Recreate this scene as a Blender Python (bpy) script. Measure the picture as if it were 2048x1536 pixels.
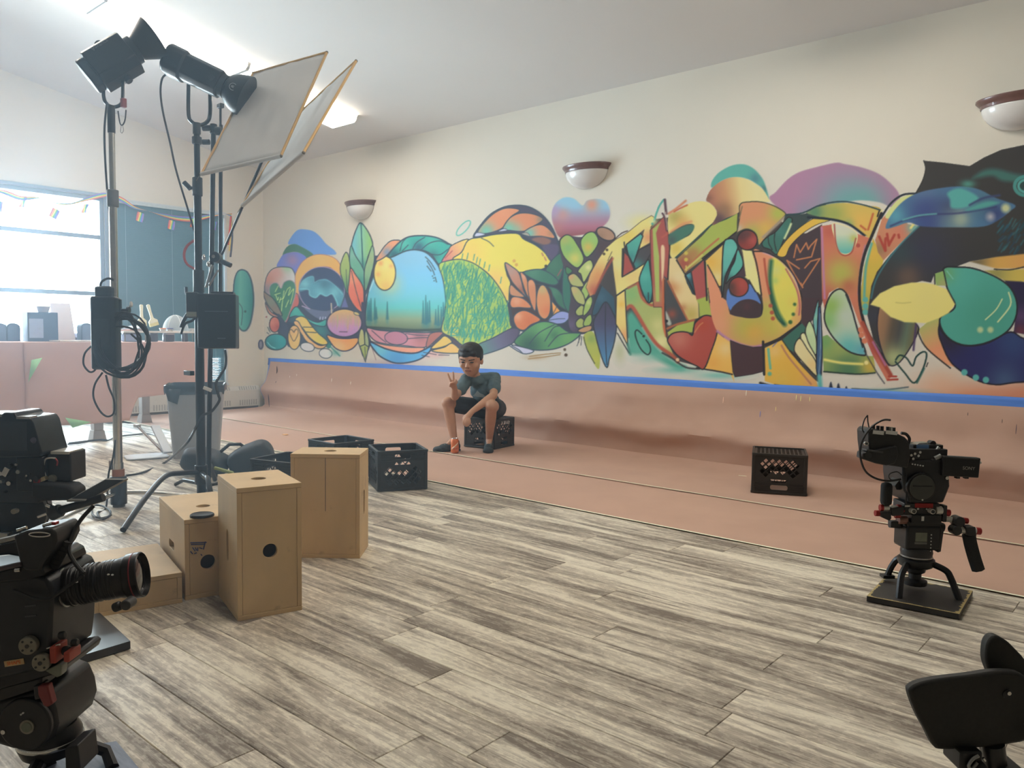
import bpy, bmesh, math, random
import numpy as np
from mathutils import Vector, Matrix, noise as mnoise
random.seed(7)
for o in list(bpy.data.objects): bpy.data.objects.remove(o, do_unlink=True)
scn = bpy.context.scene
COL = scn.collection
PI = math.pi
# ---------------------------------------------------------------- camera
FPX, YAW, PITCH, ROLL, CAMH = 1560.0, 0.717, 0.065, 0.013, 1.10
_F = Vector((-math.sin(YAW)*math.cos(PITCH), math.cos(YAW)*math.cos(PITCH), -math.sin(PITCH)))
_R = Vector((math.cos(YAW), math.sin(YAW), 0)); _U = _R.cross(_F)
CR = _R*math.cos(ROLL) + _U*math.sin(ROLL); CU = -_R*math.sin(ROLL) + _U*math.cos(ROLL); CF = _F
CAM = Vector((0, 0, CAMH))
cd = bpy.data.cameras.new('camera'); cam = bpy.data.objects.new('camera', cd); COL.objects.link(cam)
cd.sensor_fit = 'HORIZONTAL'; cd.sensor_width = 36.0; cd.lens = FPX*36.0/2048.0; cd.clip_start = 0.02; cd.clip_end = 400
cam.matrix_world = Matrix(((CR.x, CU.x, -CF.x, CAM.x), (CR.y, CU.y, -CF.y, CAM.y), (CR.z, CU.z, -CF.z, CAM.z), (0, 0, 0, 1)))
scn.camera = cam
# pixel of the 2048x1536 photograph -> point on a plane / at a depth
def ray(x, y): return CF + CR*((x-1024)/FPX) + CU*((768-y)/FPX)
def pz(x, y, z=0.0): d = ray(x, y); return CAM + d*((z-CAMH)/d.z)
def py(x, y, Y): d = ray(x, y); return CAM + d*(Y/d.y)
def px(x, y, X): d = ray(x, y); return CAM + d*(X/d.x)
def pd(x, y, D): return CAM + ray(x, y)*D
def depth(p): return (Vector(p)-CAM).dot(CF)
# ---------------------------------------------------------------- world, exposure
W = bpy.data.worlds.new('sky'); scn.world = W; W.use_nodes = True
nt = W.node_tree; nt.nodes.clear()
bg = nt.nodes.new('ShaderNodeBackground'); wo = nt.nodes.new('ShaderNodeOutputWorld')
bg.inputs[0].default_value = (0.70, 0.86, 1.0, 1); bg.inputs[1].default_value = 32.0
nt.links.new(bg.outputs[0], wo.inputs[0])
scn.view_settings.view_transform = 'Standard'; scn.view_settings.look = 'None'
scn.view_settings.gamma = 1.0; scn.view_settings.use_curve_mapping = False
scn.view_settings.exposure = 0.08
LAMP = 13.0          # radiance of the fluorescent diffusers
# ---------------------------------------------------------------- helpers
def s2l(c):
    c = c/255.0
    return c/12.92 if c <= 0.04045 else ((c+0.055)/1.055)**2.4
GAIN = 1.25
def alb(r, g, b, k=GAIN): return tuple(min(0.9, s2l(v)*k) for v in (r, g, b))
MATS = {}
def mat(name, col=None, rough=0.6, metal=0.0, var=0.06, scale=30.0, bump=0.0, spec=0.5, emit=0.0, ecol=None, alpha=1.0, trans=0.0, stretch=None, col2=None, coat=0.0, sheen=0.0):
    """procedural principled material: colour varied by noise, optional relief"""
    if name in MATS: return MATS[name]
    m = bpy.data.materials.new(name); m.use_nodes = True; MATS[name] = m
    n = m.node_tree.nodes; l = m.node_tree.links; b = n['Principled BSDF']
    tc = n.new('ShaderNodeTexCoord'); mp = n.new('ShaderNodeMapping'); l.new(tc.outputs['Object'], mp.inputs[0])
    if stretch: mp.inputs['Scale'].default_value = stretch
    ns = n.new('ShaderNodeTexNoise'); ns.inputs['Scale'].default_value = scale; ns.inputs['Detail'].default_value = 4
    l.new(mp.outputs[0], ns.inputs['Vector'])
    mx = n.new('ShaderNodeMix'); mx.data_type = 'RGBA'
    c2 = col2 if col2 else tuple(max(0, v*(1-2*var)) for v in col)
    c1 = col if col2 else tuple(min(1, v*(1+2*var)) for v in col)
    mx.inputs[6].default_value = (*c1, 1); mx.inputs[7].default_value = (*c2, 1)
    l.new(ns.outputs[0], mx.inputs[0]); l.new(mx.outputs[2], b.inputs['Base Color'])
    b.inputs['Roughness'].default_value = rough; b.inputs['Metallic'].default_value = metal
    b.inputs['Specular IOR Level'].default_value = spec
    if coat: b.inputs['Coat Weight'].default_value = coat
    if sheen: b.inputs['Sheen Weight'].default_value = sheen
    if trans: b.inputs['Transmission Weight'].default_value = trans
    if alpha < 1: b.inputs['Alpha'].default_value = alpha
    if emit:
        b.inputs['Emission Color'].default_value = (*(ecol or col), 1); b.inputs['Emission Strength'].default_value = emit
    if bump:
        bp = n.new('ShaderNodeBump'); bp.inputs['Strength'].default_value = bump; bp.inputs['Distance'].default_value = 0.01
        l.new(ns.outputs[0], bp.inputs['Height']); l.new(bp.outputs[0], b.inputs['Normal'])
    return m
def frame(z, up=(0, 0, 1)):
    """3x3 with local z along z"""
    z = Vector(z).normalized(); u = Vector(up)
    if abs(z.dot(u)) > 0.98: u = Vector((1, 0, 0)) if abs(z.x) < 0.9 else Vector((0, 1, 0))
    x = u.cross(z).normalized(); y = z.cross(x)
    return Matrix(((x.x, y.x, z.x), (x.y, y.y, z.y), (x.z, y.z, z.z)))
def basis(x, y, z, o=(0, 0, 0)):
    return Matrix(((x[0], y[0], z[0], o[0]), (x[1], y[1], z[1], o[1]), (x[2], y[2], z[2], o[2]), (0, 0, 0, 1)))
def wm(o):
    return (wm(o.parent) @ o.matrix_parent_inverse @ o.matrix_basis) if o.parent else o.matrix_basis.copy()
TMP = bpy.data.scenes.new('scratch')
def evaluated_mesh(o):
    TMP.collection.objects.link(o); vl = TMP.view_layers[0]; vl.update(); m = bpy.data.meshes.new_from_object(o.evaluated_get(vl.depsgraph)); bpy.data.objects.remove(o, do_unlink=True); return m
class MB:
    def __init__(s, M=None): s.v = []; s.f = []; s.M = M or Matrix.Identity(4)
    def add(s, vs, fs):
        o = len(s.v); s.v += [s.M @ Vector(p) for p in vs]; s.f += [tuple(i+o for i in f) for f in fs]; return s
    def box(s, c, d, rz=0.0, R=None, taper=None):
        hx, hy, hz = d[0]/2, d[1]/2, d[2]/2; tx, ty = taper or (1, 1)
        vs = [Vector((x*hx*(tx if z > 0 else 1), y*hy*(ty if z > 0 else 1), z*hz)) for z in (-1, 1) for y in (-1, 1) for x in (-1, 1)]
        Q = R if R is not None else Matrix.Rotation(rz, 3, 'Z')
        return s.add([Q @ p + Vector(c) for p in vs], [(0, 2, 3, 1), (4, 5, 7, 6), (0, 1, 5, 4), (2, 6, 7, 3), (0, 4, 6, 2), (1, 3, 7, 5)])
    def cyl(s, a, b, r, r2=None, n=14, cap=True):
        a = Vector(a); b = Vector(b); r2 = r if r2 is None else r2
        if (b-a).length < 1e-6: return s
        Q = frame(b-a)
        vs = [a + Q @ Vector((r*math.cos(2*PI*i/n), r*math.sin(2*PI*i/n), 0)) for i in range(n)] + \
             [b + Q @ Vector((r2*math.cos(2*PI*i/n), r2*math.sin(2*PI*i/n), 0)) for i in range(n)]
        fs = [(i, (i+1) % n, n+(i+1) % n, n+i) for i in range(n)]
        if cap: fs += [tuple(range(n-1, -1, -1)), tuple(range(n, 2*n))]
        return s.add(vs, fs)
    def lathe(s, prof, a=(0, 0, 0), axis=(0, 0, 1), n=24, a0=0.0, a1=2*PI):
        """prof: (radius, height) along axis from a"""
        a = Vector(a); Q = frame(axis); full = abs(a1-a0-2*PI) < 1e-6; m = n if full else n+1; vs = []; fs = []
        for r, h in prof:
            for i in range(m):
                t = a0+(a1-a0)*i/n; vs.append(a + Q @ Vector((r*math.cos(t), r*math.sin(t), h)))
        for k in range(len(prof)-1):
            for i in range(n):
                j = (i+1) % m; fs.append((k*m+i, k*m+j, (k+1)*m+j, (k+1)*m+i))
        if full and prof[0][0] > 1e-5: fs.append(tuple(range(m-1, -1, -1)))
        if full and prof[-1][0] > 1e-5: fs.append(tuple(range((len(prof)-1)*m, len(prof)*m)))
        return s.add(vs, fs)
    def tube(s, pts, r, n=8, closed=False):
        pts = [Vector(p) for p in pts]; N = len(pts); vs = []; fs = []; prev = None
        for i, p in enumerate(pts):
            if closed: t = pts[(i+1) % N]-pts[i-1]
            else: t = pts[min(i+1, N-1)]-pts[max(i-1, 0)]
            t = t.normalized() if t.length > 1e-9 else Vector((0, 0, 1))
            if prev is None: Q = frame(t); x = Q.col[0].copy()
            else:
                x = prev - t*prev.dot(t); x = x.normalized() if x.length > 1e-6 else frame(t).col[0].copy()
            prev = x; y = t.cross(x); rr = r[i] if isinstance(r, (list, tuple)) else r
            vs += [p + (x*math.cos(2*PI*k/n) + y*math.sin(2*PI*k/n))*rr for k in range(n)]
        for i in range(N if closed else N-1):
            j = (i+1) % N
            for k in range(n): fs.append((i*n+k, i*n+(k+1) % n, j*n+(k+1) % n, j*n+k))
        if not closed: fs += [tuple(range(n-1, -1, -1)), tuple(range((N-1)*n, N*n))]
        return s.add(vs, fs)
    def prism(s, poly, a, b, Q=None, o=(0, 0, 0)):
        """2D outline extruded in local z from a to b; Q 3x3 gives local axes"""
        Q = Q if Q is not None else Matrix.Identity(3); o = Vector(o); n = len(poly)
        ar = sum(poly[i][0]*poly[(i+1) % n][1]-poly[(i+1) % n][0]*poly[i][1] for i in range(n))
        if ar < 0: poly = poly[::-1]
        vs = [o + Q @ Vector((p[0], p[1], a)) for p in poly] + [o + Q @ Vector((p[0], p[1], b)) for p in poly]
        fs = [(i, (i+1) % n, n+(i+1) % n, n+i) for i in range(n)] + [tuple(range(n-1, -1, -1)), tuple(range(n, 2*n))]
        return s.add(vs, fs)
    def grid(s, P):
        """P[i][j] points"""
        h, w = len(P), len(P[0])
        return s.add([p for row in P for p in row], [(i*w+j, i*w+j+1, (i+1)*w+j+1, (i+1)*w+j) for i in range(h-1) for j in range(w-1)])
    def ball(s, c, r, n=14, m=8):
        r = r if isinstance(r, (tuple, list)) else (r, r, r); vs = []; fs = []
        for i in range(m+1):
            a = PI*i/m
            for j in range(n):
                t = 2*PI*j/n; vs.append(Vector(c)+Vector((r[0]*math.sin(a)*math.cos(t), r[1]*math.sin(a)*math.sin(t), -r[2]*math.cos(a))))
        for i in range(m):
            for j in range(n): fs.append((i*n+j, i*n+(j+1) % n, (i+1)*n+(j+1) % n, (i+1)*n+j))
        return s.add(vs, fs)
    def build(s, name, m, parent=None, smooth=True, bevel=0.0, seg=2, solid=0.0, merge=True, sub=0):
        me = bpy.data.meshes.new(name)
        org = wm(parent).inverted() if parent else Matrix.Identity(4)
        me.from_pydata([org @ p for p in s.v], [], s.f); me.update()
        bm = bmesh.new(); bm.from_mesh(me)
        if merge: bmesh.ops.remove_doubles(bm, verts=bm.verts, dist=1e-6)
        bmesh.ops.dissolve_degenerate(bm, edges=bm.edges, dist=1e-7)
        bmesh.ops.recalc_face_normals(bm, faces=bm.faces); bm.to_mesh(me); bm.free()
        o = bpy.data.objects.new(name, me); COL.objects.link(o)
        if m: me.materials.append(m)
        if parent: o.parent = parent
        if smooth:
            me.polygons.foreach_set('use_smooth', [True]*len(me.polygons)); me.set_sharp_from_angle(angle=math.radians(38))
        if solid: md = o.modifiers.new('thick', 'SOLIDIFY'); md.thickness = solid; md.offset = 0
        if bevel: md = o.modifiers.new('bev', 'BEVEL'); md.width = bevel; md.segments = seg; md.limit_method = 'ANGLE'; md.angle_limit = math.radians(40); md.harden_normals = False
        if sub: md = o.modifiers.new('sub', 'SUBSURF'); md.levels = sub; md.render_levels = sub
        return o
def tag(o, label=None, cat=None, group=None, kind=None):
    if label: o['label'] = label
    if cat: o['category'] = cat
    if group: o['group'] = group
    if kind: o['kind'] = kind
    return o
def thing(name, label, cat, M=None, group=None):
    o = bpy.data.objects.new(name, None); COL.objects.link(o); o.empty_display_size = 0.05
    if M is not None:
        o.matrix_basis = M if isinstance(M, Matrix) else Matrix.Translation(M)
    return tag(o, label, cat, group)
def structure(o): o['kind'] = 'structure'; return o
def copy_tree(o, parent=None):
    c = o.copy(); COL.objects.link(c)
    if parent: c.parent = parent
    for ch in o.children: copy_tree(ch, c)
    return c
def catmull(pts, k=6, closed=False):
    pts = [Vector(p) for p in pts]; n = len(pts); out = []
    for i in range(n if closed else n-1):
        p0 = pts[i-1] if closed or i > 0 else pts[0]; p1 = pts[i]; p2 = pts[(i+1) % n]
        p3 = pts[(i+2) % n] if closed or i+2 < n else pts[-1]
        for t in range(k):
            u = t/k
            out.append(0.5*((2*p1)+(p2-p0)*u+(2*p0-5*p1+4*p2-p3)*u*u+(3*p1-p0-3*p2+p3)*u**3))
    if not closed: out.append(pts[-1])
    return out
def rrect(w, h, r, k=4):
    out = []
    for cx, cy, a in ((w/2-r, h/2-r, 0), (-w/2+r, h/2-r, PI/2), (-w/2+r, -h/2+r, PI), (w/2-r, -h/2+r, 3*PI/2)):
        out += [(cx+r*math.cos(a+PI/2*i/k), cy+r*math.sin(a+PI/2*i/k)) for i in range(k+1)]
    return out
def circle(r, n=24, cx=0, cy=0): return [(cx+r*math.cos(2*PI*i/n), cy+r*math.sin(2*PI*i/n)) for i in range(n)]
def text(body, size, Mx, m, parent, name='lettering', depth_=0.0006, align='CENTER'):
    cu = bpy.data.curves.new(name, 'FONT'); cu.body = body; cu.size = size; cu.extrude = depth_; cu.align_x = align; cu.align_y = 'CENTER'
    me = evaluated_mesh(bpy.data.objects.new(name, cu))
    o = bpy.data.objects.new(name, me); COL.objects.link(o); me.materials.clear(); me.materials.append(m)
    me.transform(wm(parent).inverted() @ Mx); o.parent = parent
    return o
BLACK = mat('black_plastic', (0.018, 0.018, 0.020), 0.45, var=0.15, scale=60)
BLKMET = mat('black_metal', (0.020, 0.020, 0.022), 0.35, 0.3, var=0.12, scale=60)
RUBBER = mat('black_rubber', (0.015, 0.015, 0.016), 0.7, var=0.1)
CHROME = mat('chrome', (0.62, 0.62, 0.60), 0.22, 1.0, var=0.05)
STEEL = mat('grey_steel', (0.35, 0.35, 0.34), 0.35, 0.9, var=0.08)
REDAN = mat('red_anodised', (0.30, 0.02, 0.02), 0.35, 0.4, var=0.1)
WHITEP = mat('white_plastic', (0.72, 0.71, 0.68), 0.45, var=0.03)
GLASSK = mat('dark_glass', (0.012, 0.014, 0.018), 0.08, var=0.1, coat=0.5)
# ================================================================ the room
WY, WX = 6.12, -10.08          # mural wall plane, window wall plane
CZ0, CSL = 3.36, 0.178         # ceiling height at the mural wall and its slope
XR, YB = 4.0, -3.2             # unseen right wall, wall behind the camera
def cz(y): return CZ0 + CSL*(WY-y)
PAINT = mat('cream_wall_paint', (0.73, 0.685, 0.585), 0.75, var=0.012, scale=2.5)
CEILP = mat('ceiling_paint', (0.72, 0.705, 0.68), 0.8, var=0.012, scale=2.0)
DIM = mat('bounce_cut_wall', (0.34, 0.31, 0.27), 0.8, var=0.02, scale=2.5)  # unseen walls darkened to cut the bounced fill light
def wall(name, poly, axis, at, thick, m=PAINT, holes=()):
    """poly in (u,z) of the wall; axis 'x' -> plane x=at, 'y' -> plane y=at; thick signed away from the room"""
    bm = bmesh.new()
    us = sorted({p[0] for p in poly} | {h[i] for h in holes for i in (0, 1)}); mb = MB()
    umin, umax = us[0], us[-1]
    def top(u): # linear interpolation of the top outline
        a, b = poly[2], poly[3]
        t = (u-b[0])/(a[0]-b[0]); return b[1]+(a[1]-b[1])*t
    for a, b in zip(us[:-1], us[1:]):
        segs = [(0.0, None)]
        hs = [h for h in holes if h[0] <= a+1e-6 and h[1] >= b-1e-6]
        spans = []
        z = 0.0
        for h in sorted(hs, key=lambda q: q[2]): spans.append((z, z, h[2], h[2])); z = h[3]
        spans.append((z, z, top(a), top(b)))
        for z0a, z0b, z1a, z1b in spans:
            if z1a-z0a < 1e-4: continue
            v = []
            for t in (0, thick):
                for u, zz in ((a, z0a), (b, z0b), (b, z1b), (a, z1a)):
                    v.append((at+t, u, zz) if axis == 'x' else (u, at+t, zz))
            mb.add(v, [(0, 1, 2, 3), (7, 6, 5, 4), (0, 4, 5, 1), (1, 5, 6, 2), (2, 6, 7, 3), (3, 7, 4, 0)])
    return structure(mb.build(name, m, smooth=False))
WIN1 = (0.7, 3.97, 0.36, 2.69); WIN2 = (4.06, 5.52, 0.36, 2.66)
wall('wall_back', [(WX-.2, 0), (XR, 0), (XR, CZ0), (WX-.2, CZ0)], 'y', WY, 0.15)
wall('wall_left', [(YB, 0), (WY, 0), (WY, cz(WY)), (YB, cz(YB))], 'x', WX, -0.16, holes=[WIN1, WIN2])
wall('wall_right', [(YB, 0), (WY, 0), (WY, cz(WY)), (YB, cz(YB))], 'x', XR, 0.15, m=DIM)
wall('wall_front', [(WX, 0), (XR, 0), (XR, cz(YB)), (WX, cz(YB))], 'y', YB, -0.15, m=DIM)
mb = MB(); y0, y1 = YB-.15, WY+.15
mb.add([(WX-.2, y0, cz(y0)), (XR+.15, y0, cz(y0)), (XR+.15, y1, cz(y1)), (WX-.2, y1, cz(y1)),
        (WX-.2, y0, cz(y0)+.12), (XR+.15, y0, cz(y0)+.12), (XR+.15, y1, cz(y1)+.12), (WX-.2, y1, cz(y1)+.12)],
       [(3, 2, 1, 0), (4, 5, 6, 7), (0, 1, 5, 4), (1, 2, 6, 5), (2, 3, 7, 6), (3, 0, 4, 7)])
structure(mb.build('ceiling', CEILP, smooth=False))
# ---- floor: sub-floor slab and the laid planks
mb = MB().box(((WX+XR)/2, (YB+WY)/2, -0.059), (XR-WX+.4, WY-YB+.4, 0.10))
FLOOR = structure(mb.build('floor', mat('floor_joint', (0.10, 0.085, 0.07), 0.8), smooth=False))
def plank_mat():
    m = bpy.data.materials.new('weathered_plank'); m.use_nodes = True
    n = m.node_tree.nodes; l = m.node_tree.links; b = n['Principled BSDF']
    tc = n.new('ShaderNodeTexCoord'); oi = n.new('ShaderNodeObjectInfo')
    off = n.new('ShaderNodeVectorMath'); off.operation = 'MULTIPLY_ADD'; off.inputs[1].default_value = (37, 19, 5)
    cmb = n.new('ShaderNodeCombineXYZ')
    for i in range(3): l.new(oi.outputs['Random'], cmb.inputs[i])
    l.new(cmb.outputs[0], off.inputs[0]); l.new(tc.outputs['Object'], off.inputs[2])
    def noise(sc, detail, rough, dist=0.0):
        mp = n.new('ShaderNodeMapping'); mp.inputs['Scale'].default_value = sc; l.new(off.outputs[0], mp.inputs[0])
        t = n.new('ShaderNodeTexNoise'); t.inputs['Scale'].default_value = 1; t.inputs['Detail'].default_value = detail; t.inputs['Roughness'].default_value = rough
        t.inputs['Distortion'].default_value = dist; l.new(mp.outputs[0], t.inputs['Vector']); return t
    def ramp(src, stops):
        r = n.new('ShaderNodeValToRGB'); e = r.color_ramp.elements
        while len(e) < len(stops): e.new(0.5)
        for q, (p, c) in zip(e, stops): q.position = p; q.color = (*c, 1) if len(c) == 3 else c
        l.new(src, r.inputs[0]); return r
    big = noise((1.0, 9, 1), 4, 0.6, 0.9)      # long weathered bands
    med = noise((2.6, 34, 1), 5, 0.65, 0.5)      # streaks
    fin = noise((9, 240, 1), 3, 0.6)             # saw and grain lines
    rub = noise((26, 60, 1), 3, 0.7)             # worn speckle
    light, mid, dark = alb(210, 202, 184), alb(168, 158, 143), alb(110, 100, 90)
    r1 = ramp(big.outputs[0], [(0.40, (0, 0, 0)), (0.60, (1, 1, 1))])
    r2 = ramp(med.outputs[0], [(0.36, (0, 0, 0)), (0.62, (1, 1, 1))])
    r3 = ramp(fin.outputs[0], [(0.30, (0, 0, 0)), (0.62, (1, 1, 1))])
    r4 = ramp(rub.outputs[0], [(0.44, (0, 0, 0)), (0.56, (1, 1, 1))])
    def mth(op, a, bb, v=None):
        q = n.new('ShaderNodeMath'); q.operation = op; q.use_clamp = True
        l.new(a, q.inputs[0])
        if bb is not None: l.new(bb, q.inputs[1])
        else: q.inputs[1].default_value = v
        return q.outputs[0]
    wear = mth('MULTIPLY', r1.outputs[0], None, 0.62)
    wear = mth('ADD', wear, mth('MULTIPLY', r2.outputs[0], None, 0.36))
    wear = mth('SUBTRACT', wear, mth('MULTIPLY', mth('SUBTRACT', r4.outputs[0], None, 0.5), None, 0.35))
    wear = mth('ADD', wear, mth('MULTIPLY', mth('SUBTRACT', oi.outputs['Random'], None, 0.55), None, 0.45))
    wear = mth('ADD', wear, mth('MULTIPLY', mth('SUBTRACT', r3.outputs[0], None, 0.5), None, 0.25))
    cr = ramp(wear, [(0.10, light), (0.50, mid), (0.95, dark)])
    l.new(cr.outputs[0], b.inputs['Base Color'])
    b.inputs['Roughness'].default_value = 0.42; b.inputs['Specular IOR Level'].default_value = 0.4
    rr = n.new('ShaderNodeMapRange'); rr.inputs[3].default_value = 0.36; rr.inputs[4].default_value = 0.60; l.new(wear, rr.inputs[0]); l.new(rr.outputs[0], b.inputs['Roughness'])
    bp = n.new('ShaderNodeBump'); bp.inputs['Strength'].default_value = 0.12; bp.inputs['Distance'].default_value = 0.004; l.new(r3.outputs[0], bp.inputs['Height']); l.new(bp.outputs[0], b.inputs['Normal'])
    return m
PLANK = plank_mat(); PW, PL = 0.1735, 1.26
def plank_mesh(L):
    mb = MB(); w = PW-.0016; h = L-.0016; c = 0.0018
    v = [(-h/2, -w/2, -.009), (h/2, -w/2, -.009), (h/2, w/2, -.009), (-h/2, w/2, -.009), (-h/2, -w/2, -c), (h/2, -w/2, -c), (h/2, w/2, -c), (-h/2, w/2, -c),
         (-h/2+c, -w/2+c, 0), (h/2-c, -w/2+c, 0), (h/2-c, w/2-c, 0), (-h/2+c, w/2-c, 0)]
    me = bpy.data.meshes.new('plank'); me.from_pydata(v, [], [(8, 9, 10, 11), (4, 5, 9, 8), (5, 6, 10, 9), (6, 7, 11, 10), (7, 4, 8, 11), (0, 1, 5, 4), (1, 2, 6, 5), (2, 3, 7, 6), (3, 0, 4, 7)]); me.update()
    me.materials.append(PLANK); return me
pm = plank_mesh(PL); rng = random.Random(11)
row0 = math.floor((-1.35-0.888)/PW); rows = range(row0, math.ceil((4.05-0.888)/PW)); npl = 0
for k in rows:
    yc = 0.888+(k+.5)*PW; xo = rng.random()*PL
    xmin = -9.95 if yc > 2.2 else (-8.3 if yc > 1.5 else -5.2)
    xmax = 0.9 if yc > 0.5 else 0.2
    i = 0; x = xmin-xo
    while x < xmax:
        xc = x+PL/2; x += PL
        if xc-PL/2 < WX+.02: continue
        # only what could be seen from near this camera
        o = bpy.data.objects.new('plank', pm); COL.objects.link(o); o.parent = FLOOR; o.location = (xc, yc, 0); npl += 1
        if rng.random() < .5: o.rotation_euler.z = PI
rest = MB()
def fill(x0, x1, y0, y1): rest.box(((x0+x1)/2, (y0+y1)/2, -0.0055), (x1-x0, y1-y0, 0.007))
fill(WX, XR, 4.05, WY); fill(0.95, XR, YB, 4.05); fill(WX, 0.95, YB, -1.36); fill(WX, -5.3, -1.36, 1.5)
o = rest.build('plank_field', PLANK, FLOOR, smooth=False); o['kind'] = 'stuff'
print('planks', npl)
# ---- ceiling lights: two rows of surface-mounted fluorescent fixtures
DIFF = mat('lamp_diffuser', (0.9, 0.9, 0.88), 0.4, emit=LAMP, ecol=(1.0, 0.94, 0.84), var=0.0)
FIXW = mat('fixture_white', (0.75, 0.75, 0.73), 0.5, var=0.01)
CSY = Vector((0, 1, -CSL)).normalized(); CNZ = Vector((0, CSL, 1)).normalized()     # along the slope, out of the ceiling
def fixture(xc, ya, yb, label, group):
    ym = (ya+yb)/2; L = (yb-ya)*math.sqrt(1+CSL*CSL); M = basis((1, 0, 0), CSY, CNZ, (xc, ym, cz(ym)))
    t = thing('fluorescent_light', label, 'ceiling light', M, group)
    MB(M).box((0, 0, -.02), (0.36, L-.02, 0.040)).build('housing', FIXW, t, smooth=False)
    pr = [(-.235, -.012), (-.225, -.060), (-.20, -.082), (.20, -.082), (.225, -.060), (.235, -.012)]
    mb = MB(M); mb.prism(pr, -(L/2-.006), L/2-.006, Q=Matrix(((1, 0, 0), (0, 0, 1), (0, 1, 0)))); mb.build('diffuser', DIFF, t, smooth=False)
    for s in (-1, 1):
        mb = MB(M); mb.prism([(-.238, -.008), (-.228, -.062), (-.202, -.085), (.202, -.085), (.228, -.062), (.238, -.008)], s*(L/2-.006)-.005, s*(L/2-.006)+.005, Q=Matrix(((1, 0, 0), (0, 0, 1), (0, 1, 0)))); mb.build('end_cap', FIXW, t, smooth=False)
    return t
names = ['next to the mural wall', 'second from the mural wall', 'third from the mural wall', 'fourth from the mural wall', 'fifth from the mural wall']
for i in range(4):
    fixture(-7.30, 5.47-1.31*(i+1)+.004, 5.47-1.31*i-.004, 'fluorescent ceiling light %s in the row by the windows' % names[i], 'fluorescent row by the windows')
for i in range(3):
    fixture(-1.95, 5.32-1.31*(i+1)+.004, 5.32-1.31*i-.004, 'fluorescent ceiling light %s in the row away from the windows' % names[i], 'fluorescent row away from the windows')
# ---- windows
FRM = mat('window_frame_metal', (0.20, 0.24, 0.30), 0.45, 0.2, var=0.04)
FRW = mat('window_trim_white', (0.62, 0.65, 0.66), 0.5, var=0.03)
def pane_mat():
    m = bpy.data.materials.new('window_glass'); m.use_nodes = True; n = m.node_tree.nodes; l = m.node_tree.links
    n.remove(n['Principled BSDF']); o = n['Material Output']; t = n.new('ShaderNodeBsdfTransparent'); g = n.new('ShaderNodeBsdfGlossy'); mx = n.new('ShaderNodeMixShader'); fr = n.new('ShaderNodeFresnel')
    g.inputs['Roughness'].default_value = 0.02; t.inputs[0].default_value = (0.95, 0.98, 0.98, 1); fr.inputs[0].default_value = 1.45
    l.new(fr.outputs[0], mx.inputs[0]); l.new(t.outputs[0], mx.inputs[1]); l.new(g.outputs[0], mx.inputs[2]); l.new(mx.outputs[0], o.inputs[0]); return m
PANE = pane_mat()
def window(name, wn, bars, rails, trim):
    a, b, c, d = wn; X = WX-.07; fw = .05
    fr = MB()
    fr.box((X, (a+b)/2, c+fw/2), (.09, b-a, fw)); fr.box((X, (a+b)/2, d-fw/2), (.09, b-a, fw))
    fr.box((X, a+fw/2, (c+d)/2), (.09, fw, d-c)); fr.box((X, b-fw/2, (c+d)/2), (.09, fw, d-c))
    f = structure(fr.build(name, FRM, smooth=False, bevel=.004))
    for y in bars: MB().box((X, y, (c+d)/2), (.07, .045, d-c-2*fw)).build('mullion', FRM, f, smooth=False, bevel=.003)
    for z in rails: MB().box((X+.005, (a+b)/2, z), (.07, b-a-2*fw, .050)).build('window_rail', FRM, f, smooth=False, bevel=.003)
    ys = [a+fw] + sorted(bars) + [b-fw]; zs = [c+fw] + sorted(rails) + [d-fw]
    for y0, y1 in zip(ys[:-1], ys[1:]):
        for z0, z1 in zip(zs[:-1], zs[1:]): MB().box((X-.01, (y0+y1)/2, (z0+z1)/2), (.006, y1-y0-.01, z1-z0-.01)).build('pane', PANE, f, smooth=False)
    tr = MB(); tw = .035
    tr.box((WX+.006, b+tw/2-.004, (c+d)/2), (.022, tw, d-c+.06)); tr.box((WX+.006, a-tw/2, (c+d)/2), (.022, tw, d-c+.06))
    tr.box((WX+.006, (a+b)/2, d+tw/2), (.022, b-a, tw)); tr.box((WX+.02, (a+b)/2, c-tw/2), (.05, b-a+.06, tw))
    tr.build('window_trim', FRW if trim else FRM, f, smooth=False, bevel=.003)
    return f
window('window_1', WIN1, [1.75, 2.79], [1.515, 2.20], False)
window('window_2', WIN2, [], [1.515], True)

# sampling portals in the two window openings (they give off no light of their own)
for i, (a, b, c, d) in enumerate((WIN1, WIN2)):
    ld = bpy.data.lights.new('daylight_portal', 'AREA'); ld.shape = 'RECTANGLE'; ld.size = b-a; ld.size_y = d-c; ld.cycles.is_portal = True
    lo = bpy.data.objects.new('daylight_portal', ld); COL.objects.link(lo); lo.matrix_basis = basis((0, 1, 0), (0, 0, 1), (1, 0, 0), (WX-.17, (a+b)/2, (c+d)/2)) @ Matrix.Rotation(PI, 4, 'Y')
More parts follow.
